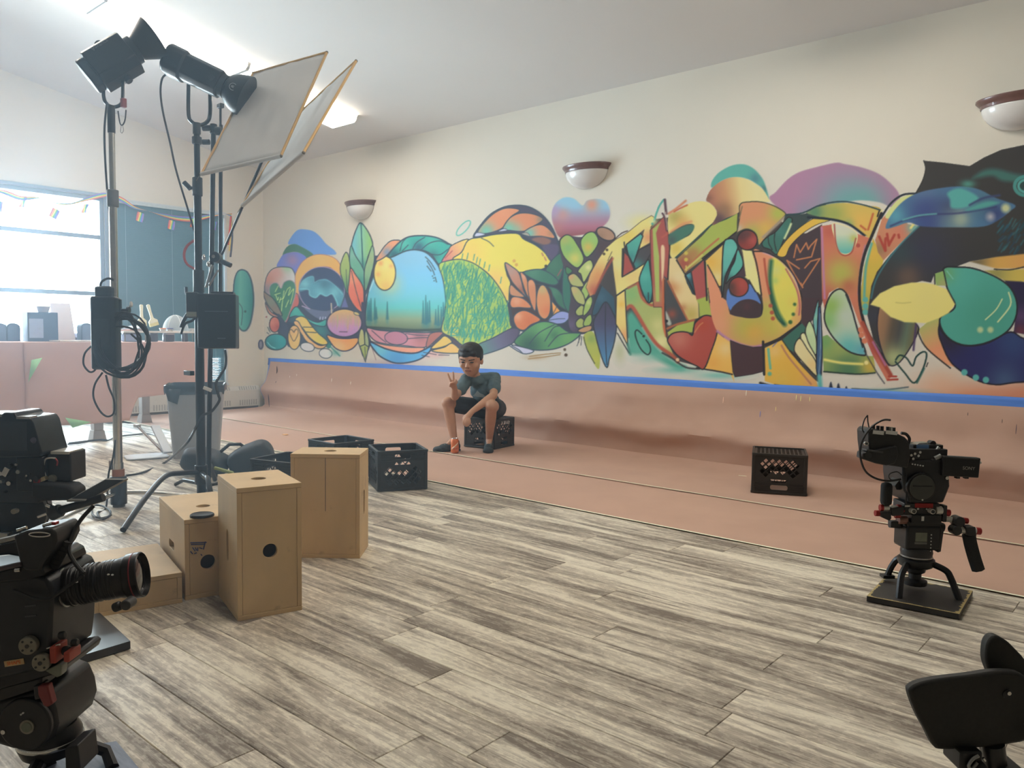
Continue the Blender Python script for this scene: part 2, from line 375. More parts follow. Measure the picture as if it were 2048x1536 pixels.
# ================================================================ the mural: a small spray-paint engine (signed distance + soft edges)
# shapes are traced in photograph pixels, then carried onto the wall plane as colours of a fine wall mesh
CX0, CY0, CW, CH = 470, 270, 1900, 580
CAN = np.zeros((CH, CW, 3), np.float32)+np.array([205, 198, 182], np.float32); COV = np.zeros((CH, CW), np.float32)
SEC = dict(A=(500, 380, 4.2675), B=(860, 380, 4.2675), D=(1500, 280, 2.845), E=(1180, 390, 7.315), G=(1390, 320, 7.315), H=(1390, 500, 7.315),
           I=(1440, 600, 7.315), J=(1600, 380, 7.315), K=(1600, 560, 6.4), M=(1760, 290, 6.677), N=(1740, 500, 5.12), Q=(520, 560, 9.036), X=(0, 0, 1.0))
cur = SEC['X']
def sec(k): global cur; cur = SEC[k]
def tp(p): return (cur[0]+p[0]/cur[2]-CX0, cur[1]+p[1]/cur[2]-CY0)
def hexc(h): return np.array([int(h[i:i+2], 16) for i in (0, 2, 4)], np.float32)
def sm(pts, closed):
    return [(v[0], v[1]) for v in catmull([(p[0], p[1], 0) for p in pts], 5, closed)]
def box_of(pts, pad):
    xs = [p[0] for p in pts]; ys = [p[1] for p in pts]
    return max(0, int(min(xs)-pad)), min(CW, int(max(xs)+pad)+2), max(0, int(min(ys)-pad)), min(CH, int(max(ys)+pad)+2)
def dist(pts, x0, x1, y0, y1, closed):
    X, Y = np.meshgrid(np.arange(x0, x1, dtype=np.float32), np.arange(y0, y1, dtype=np.float32))
    D = np.full(X.shape, 1e9, np.float32); ins = np.zeros(X.shape, bool); n = len(pts)
    for i in range(n if closed else n-1):
        ax, ay = pts[i]; bx, by = pts[(i+1) % n]; ex, ey = bx-ax, by-ay; L = ex*ex+ey*ey+1e-9
        px_, py_ = X-ax, Y-ay
        t = np.clip((px_*ex+py_*ey)/L, 0, 1); qx = px_-t*ex; qy = py_-t*ey
        np.minimum(D, qx*qx+qy*qy, out=D)
        if closed and abs(ey) > 1e-9:
            c = ((ay > Y) != (by > Y)) & (px_ < ex*(py_/ey)); ins ^= c
    D = np.sqrt(D)
    return np.where(ins, -D, D) if closed else D
def lay(x0, x1, y0, y1, m, col):
    m3 = m[..., None]; CAN[y0:y1, x0:x1] = CAN[y0:y1, x0:x1]*(1-m3)+col*m3
    c = COV[y0:y1, x0:x1]; np.maximum(c, m, out=c)
def ramp_c(t, cols):
    cs = np.array([hexc(c) for c in cols]); k = np.clip(t, 0, 1)*(len(cs)-1); i = np.clip(k.astype(int), 0, len(cs)-2); f = (k-i)[..., None]
    return cs[i]*(1-f)+cs[i+1]*f
def P(pts, col, out=0, oc='2f3138', soft=0.6, smooth=True, grad=None, sh=(), a=1.0):
    """closed shape; grad=((x0,y0),(x1,y1),[cols]); sh=[(x,y,r,col,strength)] sprayed inside it"""
    q = sm(pts, True) if smooth else pts
    q = [tp(p) for p in q]; x0, x1, y0, y1 = box_of(q, soft+out+2)
    if x1 <= x0 or y1 <= y0: return
    d = dist(q, x0, x1, y0, y1, True); m = np.clip(0.5-d/(2*soft), 0, 1)*a
    X, Y = np.meshgrid(np.arange(x0, x1, dtype=np.float32), np.arange(y0, y1, dtype=np.float32))
    if grad:
        (ax, ay), (bx, by) = tp(grad[0]), tp(grad[1]); ex, ey = bx-ax, by-ay
        c = ramp_c(((X-ax)*ex+(Y-ay)*ey)/(ex*ex+ey*ey+1e-9), grad[2])
    else: c = np.zeros(X.shape+(3,), np.float32)+hexc(col)
    for s in sh:
        sx, sy = tp((s[0], s[1])); r = s[2]/cur[2]; g = (np.exp(-((X-sx)**2+(Y-sy)**2)/(r*r))*s[4])[..., None]; c = c*(1-g)+hexc(s[3])*g
    lay(x0, x1, y0, y1, m, c)
    if out: lay(x0, x1, y0, y1, np.clip((out/2-np.abs(d))/1.1+0.5, 0, 1), hexc(oc))
def L(pts, col='2f3138', w=2.0, soft=0.7, smooth=True, a=1.0, closed=False):
    q = sm(pts, closed) if smooth and len(pts) > 2 else pts
    q = [tp(p) for p in q]; x0, x1, y0, y1 = box_of(q, w+soft+2)
    if x1 <= x0 or y1 <= y0: return
    d = dist(q, x0, x1, y0, y1, False) if not closed else np.abs(dist(q, x0, x1, y0, y1, True))
    lay(x0, x1, y0, y1, np.clip((w/2-d)/(2*soft)+0.5, 0, 1)*a, hexc(col))
def EL(cx, cy, rx, ry, col, rot=0.0, **k):
    c, s = math.cos(rot), math.sin(rot)
    P([(cx+rx*math.cos(t)*c-ry*math.sin(t)*s, cy+rx*math.cos(t)*s+ry*math.sin(t)*c) for t in [2*PI*i/18 for i in range(18)]], col, **k)
def DOT(x, y, r, col, soft=0.8): EL(x, y, r, r, col, soft=soft)
def SP(x, y, rx, ry, col, a):
    """free spray mist"""
    sx, sy = tp((x, y)); rx /= cur[2]; ry /= cur[2]
    x0, x1, y0, y1 = box_of([(sx-2*rx, sy-2*ry), (sx+2*rx, sy+2*ry)], 1)
    if x1 <= x0 or y1 <= y0: return
    X, Y = np.meshgrid(np.arange(x0, x1, dtype=np.float32), np.arange(y0, y1, dtype=np.float32))
    m = np.exp(-(((X-sx)/rx)**2+((Y-sy)/ry)**2))*a; m[m < 0.03] = 0; lay(x0, x1, y0, y1, m, hexc(col))
OL = '3c4854'   # outline colour of the window-side half, paled by the glare veil mixed in
# ---- A: window-side cluster
sec('A')
P([(150,900),(400,700),(560,640),(700,660),(790,640),(850,560),(940,330),(1030,420),(1060,560),(1110,560),(1040,760),(990,900),(990,1180),(1040,1300),(990,1420),(960,1420),(920,1300),(800,1365),(700,1300),(640,1330),(560,1330),(440,1330),(330,1340),(240,1230),(200,1060)], '474d60', smooth=False)
P([(1610,1195),(1700,1200),(1800,1290),(1760,1390),(1560,1340)], '4a4450', smooth=False)
P([(325,460),(345,410),(400,345),(460,335),(540,352),(600,400),(650,460),(720,515),(735,548),(690,553),(600,550),(530,552),(440,490),(370,465)], '6b9ad8')
P([(275,560),(310,490),(370,462),(430,480),(540,550),(485,582),(430,540),(370,528),(310,545)], '4b7a64')
P([(228,652),(255,590),(290,548),(370,530),(430,540),(480,582),(420,650),(385,710),(330,668),(290,655)], '6f80cc', sh=[(360,600,60,'b08aa8',.8),(300,650,40,'8f8fc8',.5)])
P([(125,860),(130,780),(160,705),(220,662),(330,660),(370,690),(390,760),(400,880),(380,980),(300,1130),(240,1050),(150,920)], 'd9d6d0', 1.5, OL, sh=[(150,760,110,'d2876f',.9),(230,700,60,'d89a8c',.7),(320,655,45,'a6d0a0',.9),(140,860,60,'8a7f8a',.8)])
P([(385,760),(400,690),(450,610),(530,560),(610,550),(700,570),(760,620),(785,700),(760,730),(690,665),(620,655),(540,670),(460,730),(420,800),(415,960),(395,960)], 'f2b05e', 1.2, 'a8747c', sh=[(600,570,120,'f6bf76',.6)])
P([(398,880),(418,970),(350,1060),(305,1140),(318,1040),(350,960)], 'c96a5e', 1, OL)
EL(612, 848, 195, 192, '44526f', out=1.6, oc='b69ab8', sh=[(560,700,90,'3f4a66',.7),(700,900,120,'4a5878',.5)])
P([(420,840),(440,780),(490,745),(540,740),(550,790),(640,760),(700,800),(760,840),(800,890),(775,990),(750,985),(700,890),(650,905),(600,890),(560,920),(510,895),(500,850),(430,865)], '5f9fb0', soft=2.0, sh=[(470,800,40,'8fd0d0',.7),(600,870,50,'7cc4c8',.7),(720,870,40,'86cccc',.7),(640,800,50,'4f7a90',.8)])
L([(425,845),(500,850),(510,895),(560,918),(600,885),(650,905),(700,885),(735,940),(750,985)], '86ccd0', 2, 1.2)
L([(425,830),(450,780),(500,745),(540,742),(550,788),(590,770),(660,770),(740,830),(790,890)], '7cc0c8', 1.6, 1.2)
P([(455,1000),(560,1020),(650,1030),(720,1015),(650,1105),(560,1090)], '6d7590', 1, OL)
L([(445,990),(510,1015)], 'c0a8c4', 2.2)
for x in (597, 620, 642): L([(x,1105),(x+3,1085)], 'd0d4e0', 1.6)
P([(165,850),(185,803),(230,795),(265,840),(290,790),(340,770),(382,798),(390,860),(370,950),(300,1125),(250,1040),(182,930)], '4f8a6e', 1.6, 'a99aa4', sh=[(200,840,40,'5d957e',.6)])
for p in ([(215,868),(240,820)], [(210,895),(258,880)], [(222,900),(235,940),(243,915)], [(250,960),(262,918)], [(262,935),(285,925)], [(290,862),(276,960),(266,1050)], [(285,925),(318,850),(345,832),(328,900),(372,845),(345,970)], [(330,940),(305,1000)]): L(p, 'cfe08a', 1.5)
P([(110,870),(150,890),(200,930),(250,1010),(272,1075),(200,1040),(140,960)], '94806f', 1.8, OL, sh=[(180,960,40,'8a9a88',.7)])
P([(130,960),(180,1040),(255,1085),(190,1075),(150,1035)], 'c98b78', 1.5, OL)
P([(250,1060),(310,1145),(335,1200),(320,1250),(290,1250),(252,1210),(235,1085)], '4d5468')
P([(325,1120),(380,1060),(470,1080),(560,1150),(655,1155),(700,1280),(680,1350),(640,1330),(520,1200),(360,1130)], '47606f', sh=[(600,1200,60,'3f8f8a',.7),(680,1330,60,'3a8a7c',.8)])
EL(210, 1148, 45, 66, 'd2705e', out=1.8, oc=OL, sh=[(190,1130,40,'e09078',.7),(240,1170,30,'b05048',.6)])
EL(222, 1297, 92, 68, '3aa0a0', out=2.2, oc=OL, sh=[(250,1270,60,'48b0b0',.6),(180,1320,60,'2f8088',.6)])
L([(150,1300),(180,1335),(215,1350)], '9fe0d8', 1.4)
for p in ([(160,1190),(172,1215)], [(150,1170),(165,1200)], [(145,1215),(160,1230)]): L(p, OL, 1.2)
DOT(140, 1083, 7, 'a05a5c')
P([(335,1085),(370,1012),(405,998),(440,1040),(500,1100),(580,1130),(648,1105),(640,1162),(560,1152),(480,1112),(400,1075)], '46a598', 1.6, OL, sh=[(390,1030,40,'5ab8a4',.7),(560,1130,50,'62c4b8',.7)])
P([(385,1108),(430,1078),(480,1095),(520,1150),(580,1220),(650,1280),(662,1312),(620,1322),(560,1300),(500,1250),(450,1180)], 'e8c268', 1.8, OL, sh=[(600,1270,50,'d6c850',.7)])
L([(455,1170),(532,1172)], OL, 1.6); L([(480,1212),(565,1218)], OL, 1.6)
P([(372,1132),(410,1122),(450,1190),(510,1270),(590,1325),(652,1322),(620,1352),(560,1347),(480,1290),(440,1230)], 'f0b273', 1.8, OL)
EL(378, 1258, 54, 103, 'f0bb6c', out=1.8, oc=OL, sh=[(370,1190,40,'c9a078',.6)])
L([(375,1215),(352,1190),(336,1208),(345,1240),(375,1290),(408,1232),(410,1200),(393,1188),(375,1215)], '6a5a48', 1.6)
EL(490, 1340, 60, 37, 'd9d3ce', rot=.22, out=1.5, oc=OL); EL(645, 1395, 55, 41, 'd9d8d0', rot=.15, out=1.5, oc=OL)
SP(730, 1390, 40, 25, '5aa89a', .7); L([(680,1330),(765,1415)], '3a8a80', 2.5, 1.2)
P([(820,530),(850,600),(852,720),(835,885),(800,800),(770,690),(780,610)], 'a3b86e', 1.8, OL, grad=((800,560),(830,880),['a9bb72','9ab46c','4f9478'])); L([(820,680),(830,860)], OL, 1.2)
P([(940,280),(985,320),(1030,400),(1047,480),(1010,560),(975,690),(960,690),(920,620),(868,500),(875,430),(905,340)], '7fc0c2', 2.2, OL, grad=((890,450),(1030,450),['7ac0c4','8ac0a0','8fc070']), sh=[(960,650,60,'3f8a80',.7)])
L([(948,290),(956,480),(965,690)], '35636c', 2.2)
P([(862,475),(900,560),(950,640),(978,720),(972,870),(930,790),(870,690),(848,590)], '6fae93', 1.8, OL, sh=[(880,560,40,'8ab8a8',.7),(950,780,50,'4a8f88',.7)])
P([(1045,475),(1062,580),(1040,700),(985,865),(975,700),(1000,600)], '8fb58a', 1.8, OL, sh=[(1030,590,50,'a0b080',.7),(985,800,50,'5a9078',.7)])
P([(860,668),(900,720),(962,820),(972,930),(962,1035),(920,1022),(870,960),(838,880),(845,780)], 'dd7a62', 1.8, OL, sh=[(880,760,50,'ea9a74',.8),(930,960,40,'d0604c',.6)]); L([(865,690),(905,860),(955,1030)], OL, 1.3)
P([(810,905),(842,1005),(775,1005)], '6a6fa0', 1, OL, smooth=False)
P([(950,960),(985,1000),(990,1200),(1000,1280),(960,1260),(930,1200),(955,1100)], '4a4c60')
EL(805, 1135, 150, 120, 'c08fbb', out=2.8, oc='3f3f55', grad=((805,1010),(805,1250),['dcb66a','c9a48c','c093b8','bb8cb8']))
rg = random.Random(3)
for i in range(26):
    x = 690+rg.random()*240; y = 1060+rg.random()*60; L([(x,y),(x+rg.uniform(-4,4),y+40+rg.random()*60)], rg.choice(['b0b878','d8a868','b8a088','d890a8']), 1.1, .8, a=.7)
L([(765,1210),(828,1211)], '5a4060', 1.6); EL(910, 1055, 26, 13, 'd0c080', rot=.4, out=1.2, oc=OL)
P([(658,1238),(740,1262),(830,1268),(918,1262),(920,1300),(870,1355),(800,1375),(730,1350),(680,1290)], 'f3a55e', 2.4, '3f3f55', sh=[(800,1270,50,'ee8a54',.7),(760,1340,60,'f8c088',.7)])
L([(693,968),(697,1050)], 'd8c8a8', 2.2)
P([(945,1190),(970,1210),(978,1320),(940,1335),(925,1280)], 'b5b57a', 1.6, OL); P([(990,1200),(1012,1270),(1012,1335),(985,1345),(978,1250)], '9fae80', 1.6, OL)
P([(938,1335),(980,1318),(1012,1340),(985,1468)], 'a5b060', 1.8, OL, smooth=False); L([(980,1340),(984,1440)], OL, 1.1)
L([(1035,1330),(1075,1450)], '8a6a70', 1.2)
SP(1230, 1480, 220, 35, 'a08090', .55); SP(1560, 1400, 110, 40, 'd89a98', .6)
P([(1005,880),(1050,740),(1110,620),(1200,545),(1300,515),(1420,510),(1520,545),(1610,650),(1650,760),(1672,900),(1662,1040),(1620,1195),(1500,1205),(1300,1205),(1100,1190),(1000,1175),(985,1080)], '88bcd6', 2.8, OL,
  grad=((1300,510),(1300,1205),['86b8d2','84bad4','7cbcda','78bfd8','72bfcc','64beb8','8a9c78','5f7056']))
L([(1020,860),(1080,720)], 'b8d8e0', 2, 1)
for x, t, b in ((1005,960,1115),(1018,945,1110),(1032,925,1120),(1065,925,1110),(1078,1000,1100),(1172,955,1105),(1478,945,1140),(1500,900,1150),(1515,960,1140),(1532,945,1130),(1585,1020,1150),(1607,985,1160),(1632,1000,1150),(1650,960,1080)):
    L([(x,t),(x+1,b)], '35707c', 1.3, .8); P([(x-2,t+20),(x+2,t+20),(x+13,b),(x-13,b)], '2f6a74', soft=1.4, smooth=False, a=.8); SP(x, b+15, 14, 30, '3f7c80', .5)
L([(1000,1170),(1200,1182),(1400,1195),(1620,1190)], '33463e', 3.5, 1.5)
for p in ([(1498,572),(1540,615),(1580,680)], [(1512,605),(1555,675),(1575,725)], [(1512,650),(1545,692)], [(1580,745),(1592,785)]): L(p, OL, 1.8)
for x, y in ((1558,735),(1566,752),(1572,775)): DOT(x, y, 5, OL)
SP(1190, 800, 90, 90, 'd8cc80', .6)
EL(1150, 710, 93, 146, 'f3cd6f', out=2.4, oc='4a4f50', sh=[(1150,640,50,'f6da8a',.7),(1115,625,22,'d89a58',.8),(1205,650,18,'e0a868',.8),(1095,720,20,'dca060',.7),(1160,820,50,'eeb060',.6)])
P([(1072,605),(1118,522),(1165,462),(1215,430),(1285,435),(1230,490),(1150,572)], 'd89a72', 2, OL, sh=[(1170,530,40,'6a90b4',.8),(1230,440,30,'e89870',.6)])
P([(1180,558),(1250,470),(1340,405),(1460,389),(1590,405),(1690,455),(1722,490),(1645,610),(1610,635),(1540,545),(1440,510),(1330,520),(1210,572)], '3fa595', 2.8, OL, sh=[(1300,450,60,'5cb8a4',.7),(1540,440,60,'52b09c',.7),(1440,490,50,'35586a',.9),(1560,560,50,'3a6a6c',.8),(1230,550,50,'305a68',.9)])
for p in ([(1335,410),(1300,450),(1280,520)], [(1350,470),(1300,520)], [(1490,405),(1420,450),(1385,512)], [(1460,512),(1530,455),(1620,435),(1690,465)], [(1530,545),(1620,552),(1690,505)]): L(p, OL, 1.8)
P([(995,1180),(1100,1197),(1300,1212),(1500,1218),(1625,1220),(1570,1290),(1480,1345),(1350,1332),(1150,1312),(1050,1275)], 'c98a94', 2, OL, sh=[(1480,1290,80,'b87468',.7),(1450,1240,50,'8a6070',.6)])
EL(1247, 1263, 98, 57, 'b87c8e', rot=.08, out=1.6, oc=OL)
for p in ([(1040,1200),(1120,1270),(1160,1300)], [(1330,1225),(1450,1240),(1600,1235)], [(1340,1270),(1470,1260),(1580,1262)]): L(p, OL, 1.4)
P([(1025,1290),(1150,1322),(1350,1342),(1490,1348),(1420,1390),(1300,1385),(1150,1355)], 'e0997a', 1.8, OL)
P([(1025,1298),(1150,1352),(1300,1388),(1430,1388),(1565,1325),(1500,1412),(1400,1462),(1250,1478),(1130,1432),(1065,1372)], '5aa6cf', 2.8, '353a50', sh=[(1120,1360,60,'7ac8c8',.7),(1260,1460,90,'4a86b8',.6)])
for p in ([(1480,1385),(1590,1405)], [(1465,1410),(1530,1424)], [(1610,1408),(1700,1410)]): L(p, '4a4050', 1.3)
# ---- B: braids, grass hill, autumn leaf, wheat
sec('B')
P([(100,600),(330,420),(760,372),(1060,400),(1110,440),(1200,420),(1420,420),(1400,900),(1400,1200),(1280,1230),(1100,1200),(960,1140),(800,1210),(690,1190),(660,1000),(640,930),(400,640)], '40424c', smooth=False)
P([(60,1200),(300,1330),(270,1390),(100,1392),(0,1360)], '544a54', smooth=False)
P([(1392,720),(1560,440),(1600,700),(1600,1100),(1560,1160),(1400,1140)], '3a3a40', smooth=False)
P([(10,1352),(80,1280),(130,1245),(188,1300),(100,1342)], 'dcb862', 2, OL); P([(15,1372),(120,1342),(190,1308),(265,1372),(250,1392),(120,1392)], 'e0b56a', 2, OL)
P([(-30,1345),(60,1270),(110,1215),(0,1230)], 'a86a60', 1.5, OL)
P([(100,615),(150,530),(190,470),(325,420),(270,530),(195,592)], 'd9907c', 2, OL, grad=((110,560),(310,440),['c87a72','dba070','e6c864']))
L([(130,580),(190,520)], 'b05a50', 2)
P([(195,590),(270,530),(325,430),(430,400),(560,375),(740,370),(800,420),(900,470),(975,530),(1030,602),(990,660),(900,690),(800,700),(770,800),(700,960),(640,930),(580,820),(480,700),(330,612)], 'e0cd5c', 2, OL, sh=[(350,520,110,'eec060',.8),(560,760,90,'e8b468',.7),(660,900,60,'e0a868',.6)])
L([(440,412),(500,440),(542,480)], OL, 1.6)
for x, y, r in ((718,605,14),(738,638,14)): DOT(x, y, r, 'cfa050')
L([(955,540),(965,560)], 'b8805a', 3); L([(978,575),(990,600)], 'b8805a', 3); DOT(990, 650, 13, '3f3a30')
GR = [(75,640),(150,605),(250,592),(340,612),(420,655),(510,730),(580,815),(640,920),(668,1000),(685,1140),(690,1182),(540,1262),(390,1332),(280,1325),(200,1262),(100,1205),(122,1080),(135,950),(110,760)]
P(GR, 'a9bf5c', 2, OL, sh=[(180,1250,120,'c8b860',.8),(620,1050,90,'7fae66',.7),(560,780,60,'9ab868',.5)])
rg = random.Random(5); gq = [Vector((p[0], p[1])) for p in GR]
def inside(x, y, pl):
    c = False
    for i in range(len(pl)):
        a, b = pl[i-1], pl[i]
        if (a[1] > y) != (b[1] > y) and x < (b[0]-a[0])*(y-a[1])/(b[1]-a[1])+a[0]: c = not c
    return c
n = 0
while n < 520:
    x = 80+rg.random()*610; y = 590+rg.random()*640
    if not inside(x, y, GR): continue
    a = rg.gauss(.18, .30); l = 45+rg.random()*75; x2 = x+math.sin(a)*l*-1; y2 = y+math.cos(a)*l
    if not inside(x2, y2, GR): continue
    L([(x,y),(x2,y2)], rg.choice(['3a8a78','3a8a78','44957c','2f7c74','54a078']), 1.6 if y < 1000 else 1.3, .7, a=.9); n += 1
for x, y in ((280,545),(325,540),(380,550),(405,575),(430,590),(470,615),(510,640),(610,745),(665,945)): L([(x,y),(x-10,y+50)], '4a9080', 1.8)
for p in ([(180,1180),(240,1175),(200,1215),(245,1240),(175,1245),(185,1180)], [(275,1260),(290,1180),(305,1265)], [(330,1190),(345,1270),(365,1190)], [(385,1280),(400,1200),(420,1280),(440,1200)], [(340,1060),(390,1060),(345,1140),(395,1140)], [(370,950),(420,945),(370,1000)], [(470,1140),(520,1110),(480,1220)], [(560,1080),(590,1170),(640,1060)], [(480,1240),(530,1235)]): L(p, '3f9a8c', 1.9, .7, smooth=False)
P([(370,397),(440,290),(520,205),(620,150),(720,131),(830,140),(930,190),(1010,270),(1070,380),(1102,500),(1065,590),(1030,603),(960,500),(860,430),(760,370),(560,377),(430,402)], '4c4858', 2.8, OL)
P([(408,362),(470,270),(560,190),(660,153),(765,172),(690,230),(620,322),(500,368)], 'd68a62', 2, OL, sh=[(480,350,70,'6fb8a0',.95),(640,190,60,'dc946c',.5)])
P([(622,332),(680,240),(770,198),(880,205),(965,250),(880,312),(800,352),(680,345)], 'd0855f', 2, OL, sh=[(670,325,60,'6fb8a0',.95),(740,340,50,'7ab8a0',.6),(950,250,40,'7a7a68',.7)])
P([(800,362),(880,310),(960,298),(1032,350),(1062,412),(950,395),(845,395)], 'd08a66', 2, OL, sh=[(850,370,50,'6fb8a8',.9),(1030,370,30,'a8805c',.6)])
P([(385,398),(470,382),(435,366),(395,366)], 'c0c2d4', 1.2, OL); P([(580,355),(660,345),(630,330)], 'bcc0d0', 1.2, OL); P([(780,372),(850,395),(830,365)], 'a8a090', 1, OL)
P([(870,420),(960,400),(1030,430),(1000,470),(930,455)], '8a6458', 0, soft=2)
P([(960,480),(1090,470),(1085,555),(1035,598)], '5a5068', 0, soft=2)
P([(780,700),(990,690),(1120,540),(1200,700),(1205,900),(1195,1065),(1100,1050),(1000,880),(900,800)], '363d44')
P([(985,692),(1040,600),(1110,540),(1142,560),(1130,700),(1085,785),(1020,722)], '3f6a56', 1.8, OL, sh=[(1060,640,60,'4a7860',.6)]); L([(1090,730),(1120,680)], '8a5a58', 2.5)
P([(800,706),(880,680),(960,682),(1040,722),(1095,782),(1060,812),(960,790),(880,760)], '41735d', 2, OL, sh=[(880,700,60,'5a8a70',.6)])
P([(1005,828),(1080,842),(1130,900),(1160,1000),(1185,1035),(1100,985),(1050,905)], '3f6d58', 1.8, OL, sh=[(1060,870,40,'5a8a6c',.5)])
P([(1150,640),(1190,760),(1202,900),(1192,1045),(1140,960),(1130,800)], '3c6e5e', 1.8, OL)
P([(640,622),(700,655),(765,705),(835,758),(905,800),(965,808),(1035,860),(1045,1000),(1005,1112),(940,1135),(800,1203),(725,1165),(695,1050),(675,960),(675,880),(685,790),(655,720)], '4a3a3a', 1.5, OL)
P([(640,626),(700,655),(760,712),(800,860),(822,912),(740,830),(688,760)], 'b98068', 1.8, OL, sh=[(690,690,50,'a89088',.6),(780,860,40,'8a5040',.7)])
P([(770,708),(820,740),(842,830),(872,930),(882,982),(820,880)], 'c88258', 1.8, OL, sh=[(800,740,30,'d8a088',.6)])
P([(833,795),(865,763),(898,800),(907,900),(897,1035),(850,930)], 'c9825a', 1.8, OL, sh=[(865,790,30,'d89a74',.6)])
P([(918,865),(950,812),(990,830),(1028,930),(1022,1052),(980,1102),(930,1062),(908,960)], 'd08a5a', 2, OL, sh=[(960,850,40,'b8a870',.8),(1000,1030,50,'d07048',.6)])
P([(678,862),(690,808),(740,850),(805,912),(700,902)], 'bf8460', 1.8, OL)
P([(683,962),(710,912),(800,930),(865,1003),(760,1003),(700,1003)], 'cf8055', 1.8, OL, sh=[(740,950,40,'d8a080',.6)])
P([(713,1100),(740,1050),(810,1028),(900,1070),(942,1112),(860,1152),(800,1197),(740,1172)], 'd0794c', 2, OL, sh=[(750,1080,40,'dca07c',.8),(850,1120,50,'c86a40',.6)])
P([(1038,945),(1112,1032),(1050,1082)], 'e09850', 1.6, OL, smooth=False); L([(1080,1000),(1045,1070)], OL, 1.3)
P([(1010,1112),(1080,1050),(1140,1035),(1198,1065),(1150,1132),(1060,1142)], '8f97c4', 1.8, OL); L([(1015,1112),(1090,1100),(1150,1098)], OL, 1.2)
P([(1100,440),(1160,388),(1300,400),(1430,330),(1500,350),(1592,420),(1530,470),(1420,645),(1382,720),(1392,900),(1382,1060),(1392,1180),(1300,1232),(1200,1192),(1182,1060),(1202,900),(1182,760),(1130,620)], '4b4249', sh=[(1200,1150,70,'6a5a78',.7),(1480,480,80,'4e3c3c',.6)])
P([(1105,402),(1050,290),(1040,190),(1075,110),(1150,63),(1230,75),(1300,132),(1340,90),(1420,76),(1500,100),(1537,180),(1522,260),(1450,330),(1350,372),(1220,392)], '8fb8c8', 0, soft=1.2, grad=((1290,60),(1290,400),['8ebaca','8fb6c8','a08a9c','a86a78','8a4c50']), sh=[(1380,125,60,'d08a6c',.95),(1130,210,55,'c08a80',.8),(1060,170,50,'a888a8',.8),(1080,330,60,'b07468',.6)])
EL(1500, 375, 84, 50, 'a57f66', rot=.45, out=2.6, oc='35333a', sh=[(1460,400,40,'8a6a54',.6)])
WH = [([(1108,442),(1150,388),(1200,392),(1247,450),(1312,582),(1260,664),(1180,612),(1128,540)],'8fae5a',[(1235,585,50,'c9bc5c',.9),(1150,430,40,'a8a45c',.7),(1180,500,40,'78a468',.6)]),
 ([(1288,430),(1340,368),(1400,363),(1437,430),(1412,502),(1340,574),(1298,512)],'8eb25c',[(1350,490,45,'c9a850',.9),(1400,400,40,'9ab870',.5)]),
 ([(1262,692),(1320,620),(1370,598),(1392,650),(1362,712),(1312,788),(1288,720)],'a8b468',[(1350,660,25,'d8d090',.8)]),
 ([(1178,742),(1230,713),(1282,760),(1312,816),(1270,828),(1208,812)],'a8a868',[(1200,740,30,'c89068',.8)]),
 ([(1288,872),(1330,790),(1382,738),(1397,790),(1362,882),(1315,944)],'98b060',[(1350,800,25,'d0c880',.8)]),
 ([(1203,828),(1260,830),(1312,900),(1322,978),(1260,962),(1218,900)],'a9a868',[(1230,860,30,'c8a070',.6)]),
 ([(1243,1032),(1290,983),(1322,1010),(1312,1062),(1260,1072)],'a0a860',[]), ([(1308,1034),(1330,950),(1372,908),(1387,950),(1362,1022),(1315,1074)],'98ad5c',[(1355,960,20,'c8c480',.7)]),
 ([(1243,1132),(1280,1093),(1312,1110),(1312,1167),(1260,1177)],'9ea45c',[]), ([(1308,1152),(1330,1090),(1372,1063),(1382,1120),(1352,1164)],'93a858',[]), ([(1262,1202),(1310,1170),(1377,1158),(1372,1197),(1310,1218)],'b88a62',[])]
for q, c, s in WH: P(q, c, 2.0, '33353a', sh=s)
P([(1165,655),(1215,690),(1180,720),(1160,700)], '4a7a50', 1.6, '33353a')
P([(390,1333),(540,1262),(692,1183),(765,1200),(722,1292),(640,1342),(500,1392),(420,1402)], '6a6078', 2, OL, grad=((400,1380),(760,1200),['5e9080','6a6880','5a4e62']))
P([(720,1302),(800,1210),(900,1140),(990,1123),(1090,1150),(1180,1210),(1285,1225),(1200,1302),(1080,1352),(960,1367),(840,1357)], '5f9560', 2.4, OL, sh=[(850,1330,110,'35564c',.9),(960,1180,60,'6fa868',.6),(1180,1260,60,'7aa860',.5),(1060,1240,40,'3f6a54',.6)])
for p in ([(850,1312),(930,1220),(1060,1150)], [(1010,1335),(1090,1245),(1180,1222),(1275,1222)], [(980,1290),(1050,1180),(1100,1160)]): L(p, OL, 1.8)
P([(675,1325),(740,1330),(885,1372),(800,1398)], 'c4c0d0', 1.8, OL); L([(700,1330),(760,1365),(790,1395)], OL, 1.8)
L([(850,1420),(980,1402),(1115,1390)], 'a07f50', 2); L([(840,1442),(980,1425),(1110,1405)], 'a07f50', 2); SP(900, 1430, 90, 20, 'b08a58', .5)
DOT(1150, 1362, 12, '5a452f'); DOT(1160, 1408, 14, '5a452f')
for p in ([(1285,1245),(1255,1330)], [(1295,1250),(1288,1325)], [(1275,1240),(1268,1300)]): L(p, '33353a', 1.3)
P([(1308,1248),(1380,1205),(1432,1290),(1452,1400),(1442,1525),(1400,1482),(1338,1360)], 'a9ad50', 0, sh=[(1380,1270,40,'7a9450',.7),(1410,1450,40,'c0b84c',.6)]); L([(1312,1255),(1340,1360),(1405,1480)], '33353a', 1.6)
P([(1540,600),(1592,700),(1590,900),(1592,1085),(1500,960),(1430,1052),(1385,1065),(1408,960),(1470,800)], '36505e', 2, '33353a', sh=[(1460,920,50,'3f5f70',.7),(1550,720,60,'3d4450',.6)])
